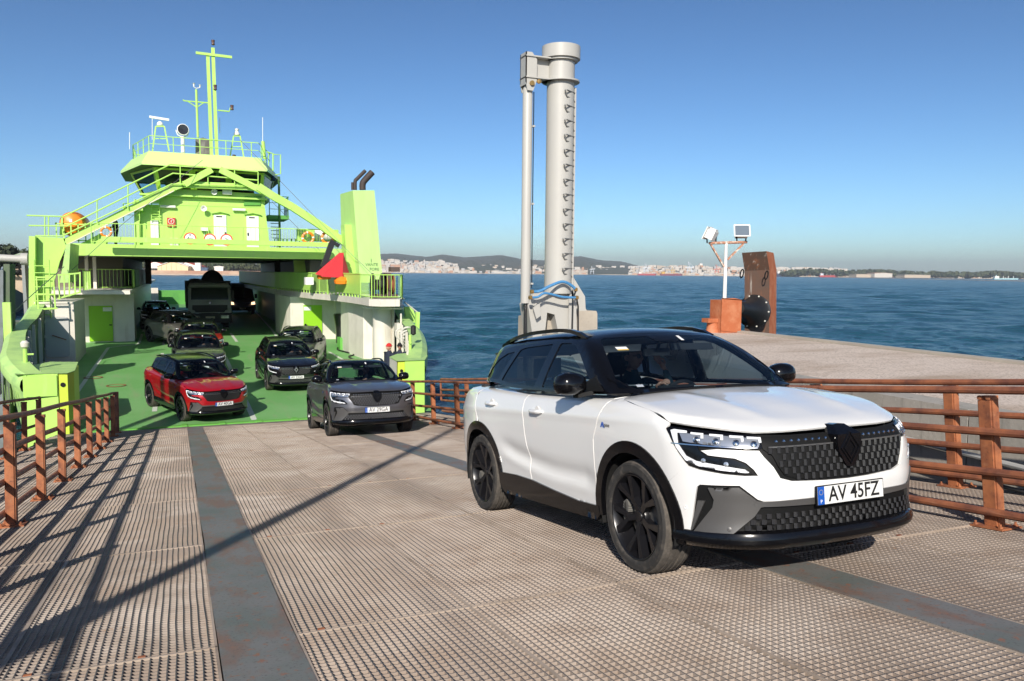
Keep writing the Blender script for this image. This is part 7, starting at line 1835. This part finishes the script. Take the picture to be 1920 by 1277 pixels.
ship(1193,1227,4100,RH,WW,'red cargo ship moored left of the lifting crane',8,9); ship(1235,1276,4080,mat('ship_dark_red',(.22,.04,.06),.6),CO,'dark red cargo ship with yellow deck gear',8,12)
ship(1531,1566,3650,RH,CW,'red tanker with pale deckhouse right of the car carrier',8,9)
ship(1855,1902,2500,LB,WW,'pale blue coaster at the far right shore',3.5,7)
t,a,b,ax,ay,L,w_,p=ship(1452,1494,3900,NB,WW,'car carrier with navy hull and white upper works right of the fender',16,14,-1)
p(MB().prism([Vector((q.x,q.y,SEA+16)) for q in (a+ay*w_,b-ax*L*.06+ay*w_,b-ax*L*.06-ay*w_,a-ay*w_)],(0,0,10)),'upper_works',WW); p(MB().prism([a-ay*(w_+1)+Vector((0,0,13)),a+ax*L*.5-ay*(w_+1)+Vector((0,0,15)),b-ax*L*.1-ay*(w_+1)+Vector((0,0,3)),a+ax*L*.6-ay*(w_+1)+Vector((0,0,11))],(0,0,.8)),'hull_stripe',WW)
shed('factory','long cream factory with reddish blocks on the right shore',1600,1632,514,514.5,519.5,2900,40,WALLS[1],WALLS[1]); shed('factory','stepped pinkish factory building, highest on the right shore',1634,1667,511.5,512.5,519.5,2880,40,WALLS[0],WALLS[2]); shed('factory','low cream warehouse right of the stepped factory',1690,1738,515.2,515.6,520.2,2750,40,WALLS[1],WALLS[0])
tb=shed('tower_block','pale tower block standing above the town skyline',1308,1313,494.5,494.6,504,4900,14,WW,WW)
for (px,D,lab) in ((905,900*2.4,'small boat on the river left of the lifting column'),(844,3900,'tug on the water below the white town'),(1316,3000,'tiny red buoy boat on the river')):
    q=fz(px,D,SEA); MB().prism([q+Vector((-6,0,0)),q+Vector((6,0,0)),q+Vector((7,0,1.6)),q+Vector((-6,0,1.4))],(0,3,0)).prism([q+Vector((-2,.5,1.4)),q+Vector((2,.5,1.4)),q+Vector((1.6,.5,3.6)),q+Vector((-1.6,.5,3.6))],(0,2,0)).build('boat',BD,label=lab,cat='boat')
# ------------------------------------------------------------------ berth structures on the left
ALG=mat('algae_concrete',(.16,.17,.15),.85,noise=[((.5,.5,.12),(.06,.13,.03),.42,.6),(3,(.10,.11,.09),.5,.7)])
P2=lambda px,py,y: at(px,py,y=y)
MB().prism([P2(-120,506,30),P2(6,506,30),P2(6,860,30),P2(-120,860,30)],(0,1.2,0)).build('berth_pile',mat('pile_grey',(.20,.22,.24),.7,noise=[(1.5,(.12,.14,.13),.4,.65)]),label='weathered grey steel berth pile at the left edge',cat='pile')
MB().prism([P2(6.5,495,30.1),P2(18,495,30.1),P2(19,860,30.1),P2(6.5,860,30.1)],(0,1.0,0)).build('berth_fender',ALG,label='green algae stained timber fender on the left berth pile',cat='fender')
MB().prism([P2(40,495,44),P2(46,495,44),P2(55,640,44),P2(48,640,44)],(0,1,0)).build('fender_post',mat('post_grey',(.25,.27,.27),.7),label='grey fender post left of the ferry tower',cat='post')
fpn=MB().prism([P2(26,478,43),P2(38,474,43),P2(52,492,43),P2(38,494,43)],(0,1.5,0)); fpn.build('steel_cowl',mat('cap_grey',(.34,.37,.32),.7,noise=[(4,(.16,.28,.10),.5,.65)]),label='tilted grey fender cap beside the ferry tower',cat='cowl')
MB().tube([P2(-40,482,40),P2(50,486,40)],.16,14).lathe(P2(40,485.7,40),(1,0,0),[(0,0),(.26,0),(.26,.25),(0,.25)],14).build('mooring_boom',GREYP,label='horizontal grey mooring arm reaching towards the ferry tower',cat='pipe')
MB().prism([P2(18,505,60),P2(52,503,60),P2(54,556,60),P2(18,536,60)],(0,14,0)).build('quay_wall',mat('tan_quay',(.50,.38,.28),.9,noise=[(.8,(.36,.28,.21),.45,.65)]),label='tan concrete quay wall seen behind the ferry tower',cat='wall')
MB().box((-60,36,-7.5),(-7.5,75,-4.2)).build('berth_base',ALG,kind='structure')
MB().box((-40,100,-8),(-22,260,-2.2)).build('headland',mat('headland_soil',(.16,.15,.10),.95),kind='structure')
for k in range(3): c=P2(22+7*k,506,59.5); MB().tube([(c.x+.45*math.cos(t),c.y,c.z+.28*math.sin(t)) for t in np.linspace(0,6.283,14,endpoint=False)],.07,6,closed=True).build('mooring_ring',TRIM,label=['left mooring ring on the tan quay wall','middle mooring ring on the tan quay wall','right mooring ring on the tan quay wall'][k],cat='ring')
# ------------------------------------------------------------------ air
HZ=bpy.data.materials.new('haze_air'); HZ.use_nodes=True; n=HZ.node_tree.nodes; l=HZ.node_tree.links; n.remove(n['Principled BSDF']); pv=n.new('ShaderNodeVolumePrincipled'); pv.inputs['Color'].default_value=(.88,.94,1,1); pv.inputs['Density'].default_value=.00009; pv.inputs['Anisotropy'].default_value=.2; l.new(pv.outputs[0],n['Material Output'].inputs['Volume'])
MB().box((-9000,-3000,SEA-3),(12000,11500,260)).build('haze',HZ,kind='stuff',label='thin pale blue haze over the river',cat='haze')
